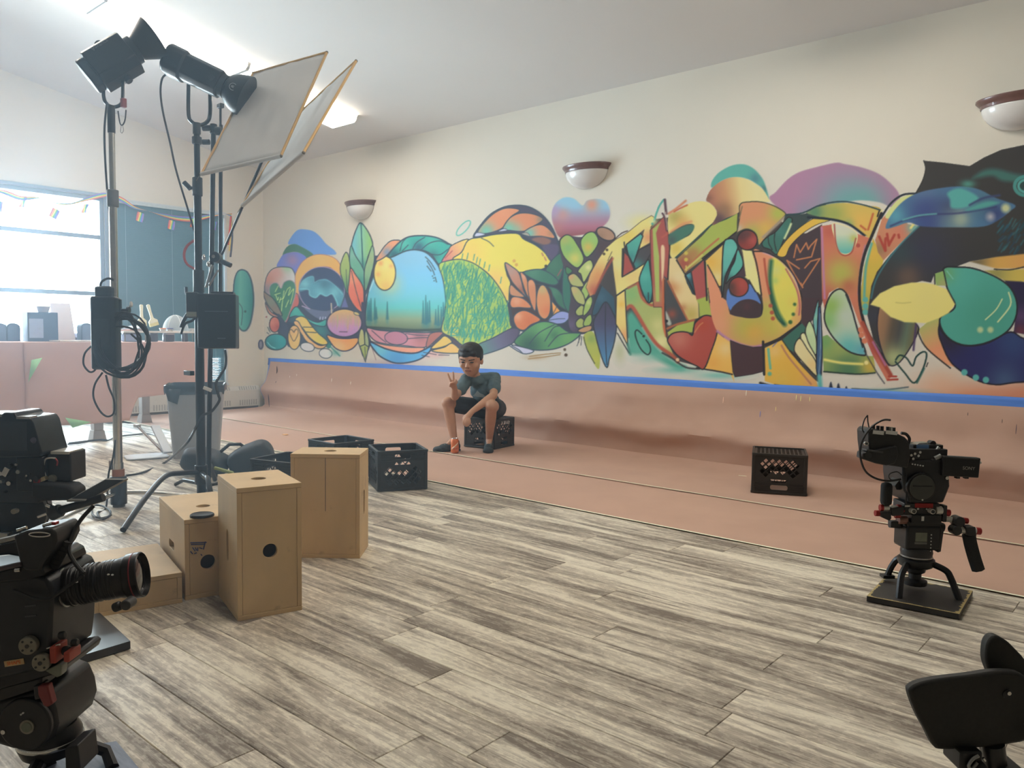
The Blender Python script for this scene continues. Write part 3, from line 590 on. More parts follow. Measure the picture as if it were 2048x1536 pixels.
P([(1395,1130),(1440,1040),(1500,955),(1562,1050),(1592,1150),(1572,1302),(1530,1442),(1511,1515),(1470,1442),(1418,1262)], '4a4458', 2.4, '33353a', grad=((1500,980),(1500,1480),['454050','4a4860','4e6a88','5088a8'])); L([(1500,960),(1496,1200),(1508,1490)], '33353a', 1.8)
SP(1620, 1380, 45, 90, 'a0a468', .5)
EL(285, 325, 82, 30, 'cdc8ba', rot=-.82, out=2.2, oc='5cb3a0'); 
# ---- lettering, first the dark ground behind it
OK_ = '2f2c2e'
sec('E')
P([(0,1160),(200,820),(480,620),(900,360),(1140,330),(1500,160),(1850,250),(2100,150),(2500,120),(3000,560),(3400,560),(3480,900),(3300,1300),(3080,1600),(3080,2600),(2700,2650),(2560,2560),(2150,2620),(2000,2560),(1560,2500),(1250,2420),(1050,2280),(800,1900),(560,2100),(500,2000),(380,1880),(350,1500)], '45403f', smooth=False)
SP(760, 400, 200, 110, 'd8cc7c', .75)
P([(540,1772),(600,1705),(665,1760),(755,1900),(885,2100),(1035,2280),(1255,2445),(1400,2505),(1300,2560),(1000,2420),(850,2340),(600,2330),(560,2200),(545,1900)], '4f9a82', soft=5, sh=[(700,2250,120,'6aa890',.6)])
SP(900, 2380, 230, 70, '7ab09a', .6); SP(1300, 2560, 320, 50, '5fa894', .75); SP(1900, 2640, 330, 50, '6fb4a4', .8)
P([(0,1160),(120,940),(235,775),(370,655),(560,540),(750,385),(900,300),(965,345),(890,470),(880,700),(720,790),(790,510),(540,712),(480,800),(470,1205),(640,1112),(860,960),(765,1100),(718,1262),(520,1372),(388,1475),(340,1100),(322,900),(250,1000),(62,1450),(0,1485),(-60,1350)], 'd8c878', 1.2, '5a4a40', smooth=False, sh=[(130,1200,200,'c9824f',.85),(60,1400,120,'b05a44',.9),(560,600,120,'d8b850',.6),(640,1200,120,'d8b070',.6),(420,1000,100,'cfc98c',.6),(860,620,100,'cf8a62',.9)])
L([(330,930),(200,1150),(60,1440)], 'a04c3a', 4, 2); L([(320,830),(260,960)], '5a4a3c', 1.3); L([(365,645),(460,560),(550,525)], '4a3a34', 2.2)
for x, y in ((248,803),(205,862)): DOT(x, y, 20, '4a3c2c')
P([(530,725),(740,565),(775,600),(705,800),(632,1015),(560,880)], '4f9a8a', 2.2, OK_, smooth=False, sh=[(700,640,80,'5cae98',.6),(600,900,80,'3a7470',.6)])
P([(500,830),(560,895),(645,1092),(480,1192)], 'a04c42', 1.6, OK_, smooth=False)
P([(722,800),(892,720),(892,850),(805,1000),(662,1085),(638,1005)], '4a4648', 1.4, OK_, smooth=False, sh=[(680,1030,90,'3f8078',.9)])
L([(500,690),(520,790),(650,1050)], OK_, 2.4); L([(478,790),(470,1190)], OK_, 3)
P([(522,1390),(700,1290),(735,1450),(865,1580),(935,1560),(965,1400),(1012,1540),(1062,1700),(1100,2000),(1125,2120),(1225,2345),(1100,2290),(962,2180),(842,2030),(702,1760),(642,1650),(522,1640)], 'a2a862', 0, smooth=False, sh=[(600,1450,150,'7aa868',.8),(1000,1900,120,'c8c07c',.8),(1050,2150,130,'d8cc90',.9)])
L([(530,1665),(600,1625),(680,1725),(850,2012),(1000,2205),(1200,2345),(1285,2440)], 'a8553e', 7, 1.6); L([(560,1360),(700,1290)], '9a5a40', 4, 2)
L([(700,1290),(760,1500),(870,1600),(930,1600),(975,1480)], 'a8553e', 5, 1.5)
P([(848,945),(882,1100),(912,1350),(905,1500),(862,1580),(800,1500),(728,1300),(738,1160)], '459384', 2.4, OK_, sh=[(800,1180,90,'5aac9a',.7),(850,1500,60,'2f6a6c',.8)]); L([(853,1430),(855,1560)], OK_, 1.6)
P([(878,515),(1082,315),(1142,540),(1162,800),(1132,1200),(1085,1500),(1075,1640),(930,1640),(892,1000)], 'a0524a', 1.5, '5a3a34', smooth=False, sh=[(980,1500,150,'b08a58',.7)])
P([(915,500),(1035,398),(1010,445),(965,560),(1012,900),(1015,1560),(965,1560),(930,900)], 'a3ad5c', 0, soft=1.2, smooth=False)
P([(1040,755),(1092,775),(1082,1100),(1052,1260),(1042,1000)], 'd8b890', 0, soft=1.2); L([(1070,1250),(1075,1560)], 'c8885c', 4, 1.4)
P([(1150,300),(1300,232),(1430,132),(1600,90),(1750,120),(1842,222),(1853,322),(1780,422),(1600,592),(1430,772),(1252,912),(1182,902),(1170,742),(1350,642),(1472,572),(1522,442),(1400,430),(1200,532),(1150,562)], 'd8c880', 0, smooth=True, sh=[(1250,330,120,'a89a54',.9),(1360,410,110,'d09a58',.7),(1260,780,110,'ccae50',.8)])
P([(1158,580),(1280,500),(1420,440),(1522,445),(1492,540),(1350,642),(1168,732)], '46705f', 0, soft=1.5, sh=[(1200,660,70,'4a5050',.7)])
L([(1145,275),(1260,200),(1400,85)], 'c87a54', 4, 1.8); L([(1230,245),(1330,190),(1420,148)], 'b8603f', 3, 1.2); L([(1180,540),(1330,440),(1480,390)], 'cf8a60', 4, 2.5)
L([(1050,620),(1140,560)], 'b05a4c', 3, 1.5)
L([(1078,70),(1020,150),(975,260),(940,375)], '55a090', 4); SP(925, 390, 50, 40, 'c8d098', .8); DOT(912, 422, 18, '5a9a88')
L([(1095,70),(1105,180),(1115,270)], '5a4248', 5, 1.2); L([(1060,270),(1090,330),(1125,520)], '5a4248', 4); L([(1105,250),(1130,510)], 'c8a898', 1.2)
P([(1160,930),(1250,915),(1400,1170),(1540,1460),(1580,1510),(1592,1800),(1430,1838),(1380,1715),(1250,1465),(1150,1243)], 'd4bb84', 0, smooth=False, sh=[(1200,1350,110,'c07a4c',.8),(1480,1750,130,'b09a50',.9),(1300,1200,100,'d6c498',.6),(1360,1650,60,'a8603f',.6)])
P([(1085,1180),(1145,1245),(1432,1840),(1135,1905),(1092,1700)], '464747', 0, smooth=False, sh=[(1200,1740,70,'8a4a3c',.9),(1340,1780,60,'4a4048',.6)])
L([(1170,740),(1155,950),(1140,1230)], OK_, 2.2); L([(1140,1260),(1300,1580),(1430,1830)], 'a8603f', 3.5, 1.4)
L([(1085,1240),(1070,1600),(1080,1900),(1115,2060)], 'b5603f', 5, 1.4); L([(1092,1240),(1095,1650),(1120,2080)], OK_, 1.6)
P([(1110,1700),(1190,1880),(1130,1890)], 'a8a898', 0, soft=1.5); DOT(1120, 1845, 22, '26282a')
P([(1135,2010),(1280,1905),(1525,1840),(1502,2010),(1320,2005),(1150,2065)], '9ea84e', 0, smooth=False); L([(1130,1955),(1280,1890),(1520,1830)], 'a8603f', 4, 1.5)
P([(1275,935),(1450,770),(1640,600),(1786,438),(1986,358),(2156,268),(2146,538),(1966,668),(1666,930),(1430,1110),(1380,1155)], '9ea852', 0, smooth=False, sh=[(1380,1000,160,'9c4c42',.95),(1520,860,110,'a8704a',.7),(2050,420,150,'9aa04c',.5)])
L([(1250,918),(1500,690),(1640,560),(1790,430),(1990,350),(2150,262)], '2f4a44', 2.6)
L([(1440,1040),(1600,880),(1760,740),(1880,640)], 'ad6f48', 4); L([(1400,1090),(1530,980),(1640,880)], 'b8b060', 4); L([(1640,930),(1800,800),(1960,680),(2140,540)], OK_, 2.6)
for y in (850, 945): DOT(1405, y, 28, 'c0ac50', 1.2)
L([(1405,1040),(1410,1100)], 'c8a858', 3)
P([(1490,1120),(1660,960),(1702,1485),(1690,1500),(1560,1535),(1538,1445)], 'a0504a', 0, smooth=False); P([(1560,1530),(1720,1480),(1792,1755),(1605,1805),(1590,1600)], '9ea84e', 0, soft=1.5, smooth=False)
P([(1385,1180),(1475,1120),(1542,1465),(1500,1445),(1420,1285)], '334a50', 1.4, OK_, smooth=False, sh=[(1440,1180,50,'5aa0a8',.8)])
L([(1265,955),(1400,1180),(1530,1440)], OK_, 2.6); L([(1700,980),(1715,1250),(1755,1560)], 'a8a868', 5); L([(1680,960),(1690,1250),(1705,1540)], OK_, 2); L([(1730,1250),(1750,1560)], OK_, 1.6)
P([(385,1472),(500,1392),(512,1400),(532,1800),(552,2205),(480,2060),(378,1885)], 'dcc070', 2, OK_, smooth=False, sh=[(500,2050,90,'d89a64',.9),(460,1600,50,'dcae48',.8)])
L([(385,1475),(500,1395)], OK_, 2.6); L([(400,2020),(480,2160),(570,2310)], OK_, 2.2); L([(550,2180),(590,2330)], '3f7a68', 4, 2)
L([(760,2035),(690,1975),(660,2020),(685,2130),(750,2260),(840,2335),(885,2285),(872,2200),(820,2120)], '24302e', 2.6); DOT(785, 2065, 19, '24302e')
L([(1060,2310),(1200,2390),(1400,2520),(1600,2545)], OK_, 3, 1.5)
P([(1670,2535),(1850,2060),(1870,2000),(2050,2120),(2072,2436),(2112,2735),(2052,2616),(1902,2580)], 'dcab54', 0, smooth=False, sh=[(1980,2250,120,'dcc490',.6),(1800,2450,100,'d89a48',.7)])
L([(1860,2000),(1960,2080)], OK_, 2); L([(1560,2530),(1900,2585),(2080,2625)], OK_, 3)
P([(1500,2048),(1530,1880),(1600,1800),(1700,1760),(1800,1790),(1862,1880),(1852,2050),(1780,2270),(1672,2538),(1560,2502),(1300,2362),(1160,2190),(1138,2110),(1200,2030),(1320,2000),(1430,2010)], 'a34a3e', 2.6, OK_, sh=[(1300,2100,170,'b8705f',.85),(1650,1900,90,'a8442f',.6)])
L([(1530,2010),(1600,1910),(1650,1870)], 'c07a4c', 2, 1); L([(1500,2050),(1530,1890),(1640,1785)], OK_, 1.6); DOT(1280, 2410, 26, 'd6b48c')
sec('G')
P([(250,405),(243,320),(330,200),(470,108),(600,66),(730,66),(850,120),(950,220),(1020,340),(1085,570),(1040,545),(990,425),(900,350),(780,282),(640,250),(500,262),(380,312)], '5fa596', 0, soft=1.2, sh=[(880,270,90,'4f7a80',.8),(1010,420,60,'4a7070',.8)])
P([(163,590),(200,480),(270,392),(380,312),(500,262),(640,253),(780,288),(900,358),(1000,440),(1075,560),(1085,612),(900,612),(660,645),(640,765),(450,855),(255,955),(322,800),(290,700),(220,630)], 'b98a5f', 0, grad=((250,600),(900,500),['a8705a','c08f66','d4c084','d6c890']), sh=[(350,860,150,'54434a',.95),(430,720,110,'8a6a50',.7),(200,560,60,'7a5648',.7)])
P([(1092,572),(1180,470),(1350,288),(1520,180),(1760,108),(2060,40),(2190,60),(2440,110),(2700,210),(2900,380),(2985,500),(2985,600),(2880,690),(2700,620),(2400,590),(2100,640),(1850,720),(1400,800),(1320,790)], 'a57a92', 0, soft=1.3, sh=[(2200,660,420,'5fa09a',.75),(2500,640,300,'5fa49a',.7),(1600,760,150,'7a8a98',.5)])
P([(660,650),(800,612),(950,612),(1100,648),(1230,710),(1322,780),(1300,832),(1150,992),(980,1202),(930,1245),(900,1100),(830,1030),(740,1010),(640,1052),(610,1082),(650,850)], 'c98a64', 2.2, '4a4a3c', sh=[(1220,780,150,'a4ac50',.95),(850,1080,150,'9ea852',.9),(1040,1000,120,'c8a850',.8),(640,1000,60,'b0b09a',.7)])
L([(1310,840),(1150,990),(1000,1130)], '9a8a78', 5, 2); L([(690,680),(650,850)], '7a6a50', 2.4)
P([(1330,800),(1420,790),(1620,780),(1900,640),(1902,800),(1700,860),(1400,1130),(1200,1400),(1100,1310),(980,1280),(940,1250),(1080,1110),(1180,1050),(1280,920)], '3a4746')
P([(985,1200),(1080,1110),(1180,1050),(1330,870),(1380,840),(1420,900),(1300,1160),(1200,1380),(1100,1310),(1000,1272)], '3f6a5e', 2, OK_, sh=[(1250,1050,90,'4a7a70',.6)])
L([(1170,1060),(1160,1180),(1190,1330)], OK_, 1.8); L([(1070,1130),(1080,1220),(1130,1310)], OK_, 1.8); L([(1405,935),(1370,1020),(1310,1145)], 'c4cf9a', 4, 1.4)
# crown ground and arches
sec('D')
P([(195,665),(260,565),(410,480),(418,900),(402,955),(345,1040),(300,1045),(295,900),(250,760)], '453a3e', 0, smooth=False)
P([(155,652),(200,578),(280,500),(380,438),(450,438),(458,456),(380,482),(300,532),(230,602),(200,662)], 'd2aa48', 1.2, OK_, sh=[(240,590,40,'caa048',.5),(420,445,40,'c8b850',.7)])
P([(318,412),(420,372),(530,358),(640,373),(748,398),(690,562),(660,547),(560,480),(460,452)], 'c9ac58', 0, sh=[(370,410,70,'4f7a60',.95),(480,420,70,'8a9a54',.8),(640,470,60,'d8a855',.7),(560,480,30,'6a9a6c',.6)])
L([(205,425),(300,415),(400,370),(520,350),(640,368),(745,400)], '2f4448', 3); L([(330,440),(450,450),(560,478),(660,550)], '26303a', 5); L([(660,550),(690,560),(750,400)], 'd6cc90', 4, 1.2)
L([(700,420),(685,470),(672,510)], 'b8603c', 4, 1.2); L([(630,488),(658,510)], 'b8603c', 4, 1.2); L([(735,405),(725,435)], OK_, 3)
for p in ([(250,668),(265,595),(285,640),(320,585),(332,622),(346,600),(380,565),(350,665),(265,682)], [(280,732),(210,685),(250,760),(295,832),(398,675),(345,690),(312,728)], [(290,815),(300,840)]): L(p, 'c07a50', 2.6, .8, smooth=False)
sec('H')
P([(850,18),(1000,28),(1150,88),(1300,200),(1430,360),(1532,560),(1562,750),(1562,950),(1542,1052),(1350,1202),(1200,1302),(1000,1392),(850,1422),(700,1392),(500,1312),(330,1192),(250,1002),(218,800),(178,400),(188,230),(350,560),(400,690),(470,760),(520,935),(700,985),(900,995),(985,930),(985,700),(920,450)], 'd08a66', 0, smooth=True, sh=[(800,1130,300,'a2a648',.95),(1060,900,180,'a8a850',.9),(1150,1150,220,'b0a848',.8),(1350,1000,200,'d0b858',.8),(1400,600,160,'d8c878',.5),(860,1210,160,'d09848',.7),(380,1100,110,'cf906c',.7)])
L([(330,1190),(500,1310),(700,1392),(850,1420),(1000,1390)], 'b07a94', 5, 1.8); L([(1000,30),(1150,95),(1290,210),(1430,380),(1530,580)], 'c89aa0', 4, 1.4)
L([(990,1390),(1200,1305),(1350,1205),(1545,1050),(1565,900),(1560,700),(1500,480),(1420,330),(1300,190),(1150,85),(1000,25),(850,20)], OK_, 2.8)
P([(1110,150),(1180,118),(1320,240),(1440,420),(1502,640),(1482,850),(1400,1012),(1312,1102),(1200,982),(1130,780),(1088,550),(1083,330)], 'cfc45a', 0, soft=2, sh=[(1300,500,130,'d8c458',.6),(1180,300,80,'c4c478',.7),(1420,760,80,'d2b858',.6),(1170,450,50,'9ab868',.6)])
L([(1115,165),(1097,400),(1118,620),(1200,900),(1312,1090)], '2f6048', 8, 3.5); L([(1090,560),(1130,780),(1200,980),(1290,1080)], '24483c', 4, 2)
L([(1012,130),(1050,450),(1092,640)], 'a8503c', 4, 1.4); L([(1330,280),(1480,560),(1532,800),(1520,950)], 'a8605c', 3, 1)
for x, y in ((1105,815),(1125,915),(1140,1002)): DOT(x, y, 30, 'a8553e', 1.2)
for x, y, r in ((1458,795,24),(1438,940,25),(1395,1055,30)): DOT(x, y, r, '3a6236', 1.4)
P([(685,-10),(830,15),(880,190),(962,590),(975,670),(880,590),(800,450),(735,400),(712,190)], 'd6cc88', 0, smooth=False, sh=[(800,200,80,'cfc890',.5)])
P([(150,165),(405,-70),(392,390),(382,520),(340,530),(190,225)], 'd3b060', 0, smooth=False, sh=[(230,180,90,'d6a446',.8),(330,400,80,'d2c48c',.7)])
L([(120,140),(250,30),(440,-130)], OK_, 3.2); L([(150,170),(160,400),(175,740)], OK_, 2.2); L([(185,220),(270,380),(350,540)], OK_, 2.4); L([(190,560),(215,770)], OK_, 1.6)
P([(690,-20),(745,380),(560,420),(610,360),(700,230)], '4a3a40', 0, smooth=False)
P([(425,-110),(500,-165),(570,-150),(625,-55),(612,40),(560,170),(500,270),(440,410),(395,690),(400,190)], '5fa596', 2.8, OK_, sh=[(470,420,90,'3f5a5a',.9),(500,0,90,'68b0a0',.5)])
P([(622,-15),(680,90),(705,190),(685,265),(600,365),(520,415),(450,490),(520,280),(580,160)], '58a291', 2.4, OK_, sh=[(500,430,70,'41605c',.9)]); L([(620,0),(540,170),(440,400),(405,680)], OK_, 2.4)
P([(468,620),(500,560),(520,650),(620,682),(720,640),(792,500),(880,602),(962,782),(850,735),(700,735),(560,822),(520,885),(463,760)], '5a78b0', 0, soft=1)
EL(640, 540, 142, 142, '9a463c', out=2.2, oc=OK_, sh=[(520,540,90,'4f3a36',.95),(690,500,70,'a84e44',.7),(560,640,70,'5a3a34',.7)])
P([(508,932),(560,830),(650,750),(780,718),(900,748),(972,820),(982,920),(900,987),(760,997),(620,962)], '443638', 0, sh=[(760,830,60,'55383a',.7)])
L([(852,30),(910,250),(972,660)], OK_, 3); L([(790,440),(885,610)], OK_, 2.4); L([(920,630),(982,800),(972,930)], OK_, 2.8)
sec('G'); EL(765, 1170, 146, 146, '8a3f38', out=2.4, oc=OK_, sh=[(680,1100,120,'54383a',.95),(850,1180,80,'a8524a',.8),(770,1080,60,'5a4040',.7)])
sec('I')
P([(150,590),(300,650),(480,692),(640,682),(652,1000),(642,1042),(480,1085),(220,1125),(190,1050),(170,850)], '483437', 1.5, OK_, smooth=False)
P([(655,702),(900,588),(950,640),(1100,850),(1400,1152),(1455,1335),(1200,1285),(800,1235),(655,1185)], 'd8aa48', 0, smooth=False, sh=[(800,750,100,'dcb878',.7),(1350,1200,140,'d69a66',.8),(1000,1000,150,'d6a848',.5),(900,1150,120,'cfae50',.6)])
L([(706,720),(720,860),(738,1000)], '68a888', 5); DOT(726, 1080, 30, '68a888', 1.2); L([(900,665),(1000,830),(1180,1050),(1330,1230)], 'b0785c', 3.5, 1.2)
L([(630,610),(640,850),(645,1090)], OK_, 5); L([(915,585),(1060,790),(1250,980),(1420,1150)], OK_, 3)
P([(915,580),(1190,335),(1252,380),(1245,480),(1180,522),(1090,640),(1080,765),(1010,722)], '3d6658', 0, smooth=False); L([(660,665),(880,575),(1190,335)], OK_, 2.6); L([(770,680),(830,620)], '6a6a90', 2)
P([(1200,-30),(1480,-30),(1470,100),(1380,200),(1300,322),(1252,402),(1190,330)], '47383c', 0, smooth=False)
P([(1085,790),(1130,860),(1250,970),(1425,1140),(1405,1175),(1130,885)], '4a4848', 1, OK_)
P([(1310,308),(1380,450),(1412,620),(1402,805),(1290,620),(1248,450)], 'b4c694', 2, OK_, sh=[(1320,450,50,'c8d0a0',.6)])
P([(1178,522),(1240,488),(1300,640),(1402,832),(1402,905),(1230,702)], 'd4cf9c', 2, OK_)
P([(1087,700),(1120,600),(1180,568),(1280,720),(1402,905),(1424,1115),(1250,950),(1108,780)], 'd6c690', 2, OK_, sh=[(1350,950,90,'dcb878',.7)])
P([(1440,5),(1432,400),(1412,565),(1363,330),(1380,200)], '6fa8a0', 1.8, OK_, sh=[(1400,250,40,'8ab898',.7)])
P([(1440,100),(1470,100),(1502,700),(1482,1100),(1430,1160),(1408,1000),(1420,500)], '3f5a78', 2.2, '24262c', smooth=False); L([(1465,200),(1470,700),(1445,1100)], '8aa0b0', 1.2)
L([(590,1215),(850,1290),(1100,1330),(1430,1350)], '2a2a2a', 5, 1.6); L([(800,1240),(1100,1290),(1400,1330)], '3a2a2a', 3); SP(1000, 1330, 330, 28, '8a8a48', .7)
L([(1455,1120),(1470,1300),(1490,1480)], '5fa8a0', 9, 2.5)
# ---- D: the H, the bird, the fruit
sec('D')
P([(402,490),(480,478),(490,580),(510,640),(545,652),(577,630),(602,530),(685,560),(650,650),(630,750),(620,900),(640,1050),(705,1160),(812,1340),(780,1372),(700,1230),(620,1040),(560,880),(500,840),(450,870),(425,965),(410,900)], 'c07058', 0, smooth=False, sh=[(520,760,95,'a8a850',.95),(450,520,50,'b0584c',.7),(620,620,50,'cc8062',.7),(430,900,60,'a8584a',.8),(560,830,40,'a85a48',.7),(700,1180,70,'a84c44',.8),(640,960,50,'b87a58',.6)])
L([(408,500),(414,640),(425,900)], 'b07898', 4, 1.6); L([(655,600),(630,720),(615,880)], 'a87888', 3, 1.4)
P([(475,473),(605,525),(588,620),(547,650),(503,630),(483,560)], 'cbc7ac', 2, 'd8cc98', grad=((540,480),(540,650),['cbc7b2','c4c8ac','8ab8a0','5aa8a0']), sh=[(590,560,25,'b8b458',.8)])
L([(480,480),(488,580),(510,640),(546,657),(582,632),(602,560)], 'a04a40', 2.6, 1)
DOT(615, 600, 12, 'a84e44')
P([(412,1118),(440,1108),(500,1160),(640,1227),(702,1230),(717,1322),(600,1332),(418,1317)], '8fa058', 0, smooth=False, sh=[(430,1150,50,'6a9a60',.8),(520,1200,60,'b8b460',.6),(560,1320,120,'3f6a54',.8),(680,1290,50,'d0a848',.8)])
L([(425,1250),(520,1268),(640,1275)], 'dccf74', 5, 1.8); DOT(662, 1267, 12, 'dcd08c', 1.4); L([(420,1318),(600,1332),(712,1325)], '2a3a34', 3)
P([(428,960),(460,880),(510,848),(552,880),(582,970),(612,1080),(658,1205),(640,1225),(560,1202),(480,1132),(428,1042)], 'b4c0a4', 3.2, OK_, sh=[(460,950,70,'88a852',.95),(440,1030,60,'78a860',.8),(560,1180,80,'5aaaa4',.9),(640,1200,50,'4f98a8',.8),(540,1000,50,'b4bcae',.7)])
L([(545,880),(590,1000),(640,1180)], '2a3038', 2.4)
P([(700,560),(762,680),(722,800),(690,900),(680,1000),(640,990),(628,880),(648,720)], 'c4a848', 0, smooth=False, sh=[(700,650,50,'d8aa48',.6),(660,900,50,'a8a048',.7),(665,980,40,'6a8a80',.8)])
L([(692,590),(660,720),(650,890)], '5fa090', 5, 1.5)
P([(750,450),(800,398),(900,478),(965,490),(870,572),(760,685),(728,640),(712,570)], 'c08060', 0, smooth=False, sh=[(740,620,45,'8a7050',.8),(860,520,50,'c47460',.7),(930,500,40,'6aa89a',.9)])
for p in ([(735,550),(770,630)], [(770,625),(772,560),(795,590)], [(780,535),(790,600)], [(800,580),(822,540)], [(845,540),(848,555)]): L(p, 'a44438', 5, 1.2)
L([(748,418),(700,530),(652,650),(627,780),(625,930),(660,1070),(720,1180),(792,1278)], '2c2a2c', 6)
for y in (908, 945, 980): DOT(656, y, 16, '5aa49a', 1.2)
for x, y in ((630,1080),(634,1110),(652,1143)): DOT(x, y, 16, 'c8785a', 1.2)
L([(640,1040),(710,1180),(800,1335)], 'a04c3c', 8, 1.6); L([(700,1150),(770,1280)], 'a8688c', 4, 1.6); L([(790,1345),(832,1345)], 'a84438', 4); L([(785,1365),(840,1362)], 'a84438', 4); L([(650,1200),(720,1320),(765,1385)], '3a3a44', 2, 1.2)
P([(945,300),(982,230),(999,165),(988,117),(1100,128),(1250,148),(1330,100),(1430,55),(1559,28),(1700,5),(2000,0),(2400,60),(2500,400),(2500,900),(1800,900),(1559,660),(1400,668),(1250,692),(1130,737),(1050,762),(1030,812),(980,802),(860,832),(740,900),(725,1060),(750,1200),(792,1275),(700,1130),(668,1000),(690,830),(722,750),(800,650),(962,490)], '3b3a39', 0, smooth=False, sh=[(1000,640,160,'37384a',.8),(850,640,80,'33464a',.7),(900,780,70,'6a5548',.8),(700,1000,60,'3a3c48',.7)])
L([(945,300),(982,230),(999,165),(988,117)], '30302e', 2)
L([(962,490),(860,590),(780,690),(715,800),(690,900)], '3f6f74', 3, 1.2)
P([(735,955),(760,905),(940,1040),(952,1100),(900,1200),(842,1272),(790,1277),(745,1182),(724,1060)], '8a6a52', 2.6, '33303a', grad=((735,1000),(945,1040),['9a7454','8a6a50','5a5044','4a4a48','5f6e5c','6a6448']), sh=[(820,1240,70,'aab07a',.9)])
L([(945,1050),(930,1195)], '4a3a5c', 4, 1.6)
P([(958,1080),(1040,1010),(1092,1000),(1080,1080),(1100,1170),(1162,1292),(1100,1272),(1000,1182)], 'c89868', 0, smooth=False, grad=((1000,1030),(1110,1260),['a6ae64','c0a068','d69068','d8946c']))
SP(1250, 1470, 330, 95, 'd08a66', .95); SP(1600, 1460, 260, 80, 'c87f62', .9); SP(1080, 1380, 120, 90, 'd6a684', .6); SP(1900, 1460, 300, 90, 'c87f62', .9)
P([(1395,735),(1560,808),(1800,790),(2400,800),(2400,1250),(1500,1095),(1517,960),(1480,840)], '2f2b44', 0, smooth=False, sh=[(1540,1000,50,'5a4064',.8),(1540,1085,40,'7a3a44',.7)])
P([(1090,1005),(1085,1080),(1160,1150),(1250,1172),(1360,1152),(1480,1092),(1559,1130),(1700,1150),(2000,1180),(2000,1380),(1559,1377),(1400,1392),(1280,1362),(1150,1272),(1088,1150),(1073,1080)], '2d2f5c', 3, '26242c', sh=[(1130,1130,90,'2f2a38',.9),(1500,1150,110,'3a5a80',.5),(1450,1370,90,'4f6e88',.6)])
for x, y in ((1220,1322),(1285,1352),(1342,1365)): DOT(x, y, 18, '58a8a0', 1.2)
P([(1100,733),(1180,723),(1280,733),(1400,780),(1480,840),(1517,920),(1512,1010),(1460,1092),(1350,1152),(1240,1170),(1150,1142),(1093,1080),(1083,1010),(1150,970),(1167,935),(1140,880),(1118,830)], '4f9d8b', 3.4, '2a2c30', sh=[(1230,830,120,'58a898',.6),(1350,980,160,'468f7a',.7),(1120,760,50,'6a9a60',.7)])
P([(1048,762),(1100,745),(1127,830),(1060,828)], '8aa860', 0, smooth=False, sh=[(1100,820,30,'a89a6c',.7)]); L([(1050,765),(1052,830)], '2a2c30', 2.6); L([(1102,745),(1122,840)], '2a2c30', 2.6)
L([(1435,905),(1400,965),(1340,1022)], 'c4d09a', 2.6); L([(1472,868),(1482,940),(1410,1035)], 'c4d09a', 3.2); L([(1120,745),(1155,790)], '78b8a4', 2)
for x in (1310, 1368): DOT(x, 1080, 17, 'b4c490', 2.5)
P([(1250,692),(1400,666),(1559,648),(1700,640),(2000,640),(2000,720),(1559,731),(1400,731)], 'cfa052', 0, soft=1.5, smooth=False, sh=[(1290,690,70,'6a6048',.9),(1540,690,80,'d29a5a',.7)])
P([(1335,742),(1559,735),(1700,735),(2000,735),(2000,805),(1559,806),(1450,800)], 'c8b055', 0, soft=1.5, smooth=False, sh=[(1400,760,70,'8a8450',.8)]); L([(1390,735),(1480,738),(1560,722)], '2a2c30', 2.4)
P([(685,937),(700,915),(740,872),(770,858),(820,832),(920,811),(1000,812),(1050,822),(1120,850),(1152,910),(1167,935),(1130,985),(1080,1012),(1000,1042),(880,1037),(800,1007),(740,953)], 'dccd78', 0, soft=1.2, smooth=False, sh=[(1000,900,90,'d8c97c',.6)])
L([(830,925),(870,928),(915,924)], 'c4b668', 2, 1)
P([(770,432),(830,350),(882,320),(945,309),(862,360),(802,442)], 'c8cc88', 0); L([(745,445),(800,362),(870,312),(945,305)], '2a3038', 4); L([(930,480),(915,500)], 'd8cc80', 5, 1.2)
P([(772,502),(800,430),(870,350),(960,300),(1080,274),(1200,264),(1300,280),(1400,330),(1508,370),(1480,405),(1420,452),(1330,492),(1150,497),(980,492),(905,470),(830,492)], '4a6f8c', 0, soft=1.2, sh=[(840,430,60,'5aa0a8',.8),(1000,320,70,'6a8a9c',.7),(1000,400,110,'44507c',.9),(1130,400,70,'3c3f5c',.9),(1040,460,100,'3a4678',.9),(1330,360,80,'4a6a74',.7),(1400,420,60,'38406c',.8),(1150,470,90,'6a8488',.7),(1200,450,50,'a0aa90',.8)])
L([(800,490),(900,450),(1030,425),(1200,415),(1400,380)], '3a3f66', 3, 2); L([(870,455),(960,430),(1060,420)], '62a8a0', 2.5, 1.5)
P([(1125,300),(1200,275),(1300,330),(1240,380),(1150,388),(1138,340)], '56a098', 0, soft=3); P([(1230,395),(1340,350),(1420,355),(1360,380),(1260,400)], '4f948c', 0, soft=3)
L([(1250,370),(1330,330),(1420,315)], '3c4668', 4, 2); SP(1240, 250, 40, 22, '4f9080', .9)
DOT(1455, 388, 24, 'bcc090', 4); DOT(1368, 437, 20, 'a8a4a8', 6)
P([(1268,215),(1330,172),(1400,165),(1500,190),(1560,200),(1620,210),(1620,235),(1450,235),(1380,205),(1300,215)], '3f6a62', 0, soft=5)
for r, c, w in ((62,'4a8c84',7),(40,'58a098',5),(22,'2f4a48',5)): EL(1568, 262, r, r*.85, '3b3a39', out=w, oc=c, soft=1.5)
rg = random.Random(9)
for i in range(60):
    x = 1430+rg.random()*200; y = 440+rg.random()*190; L([(x,y),(x-15-rg.random()*20,y+25+rg.random()*20)], rg.choice(['2f5a66','3a6a6c','27465a','2a4a50']), 2.6, 1.5, a=.8)
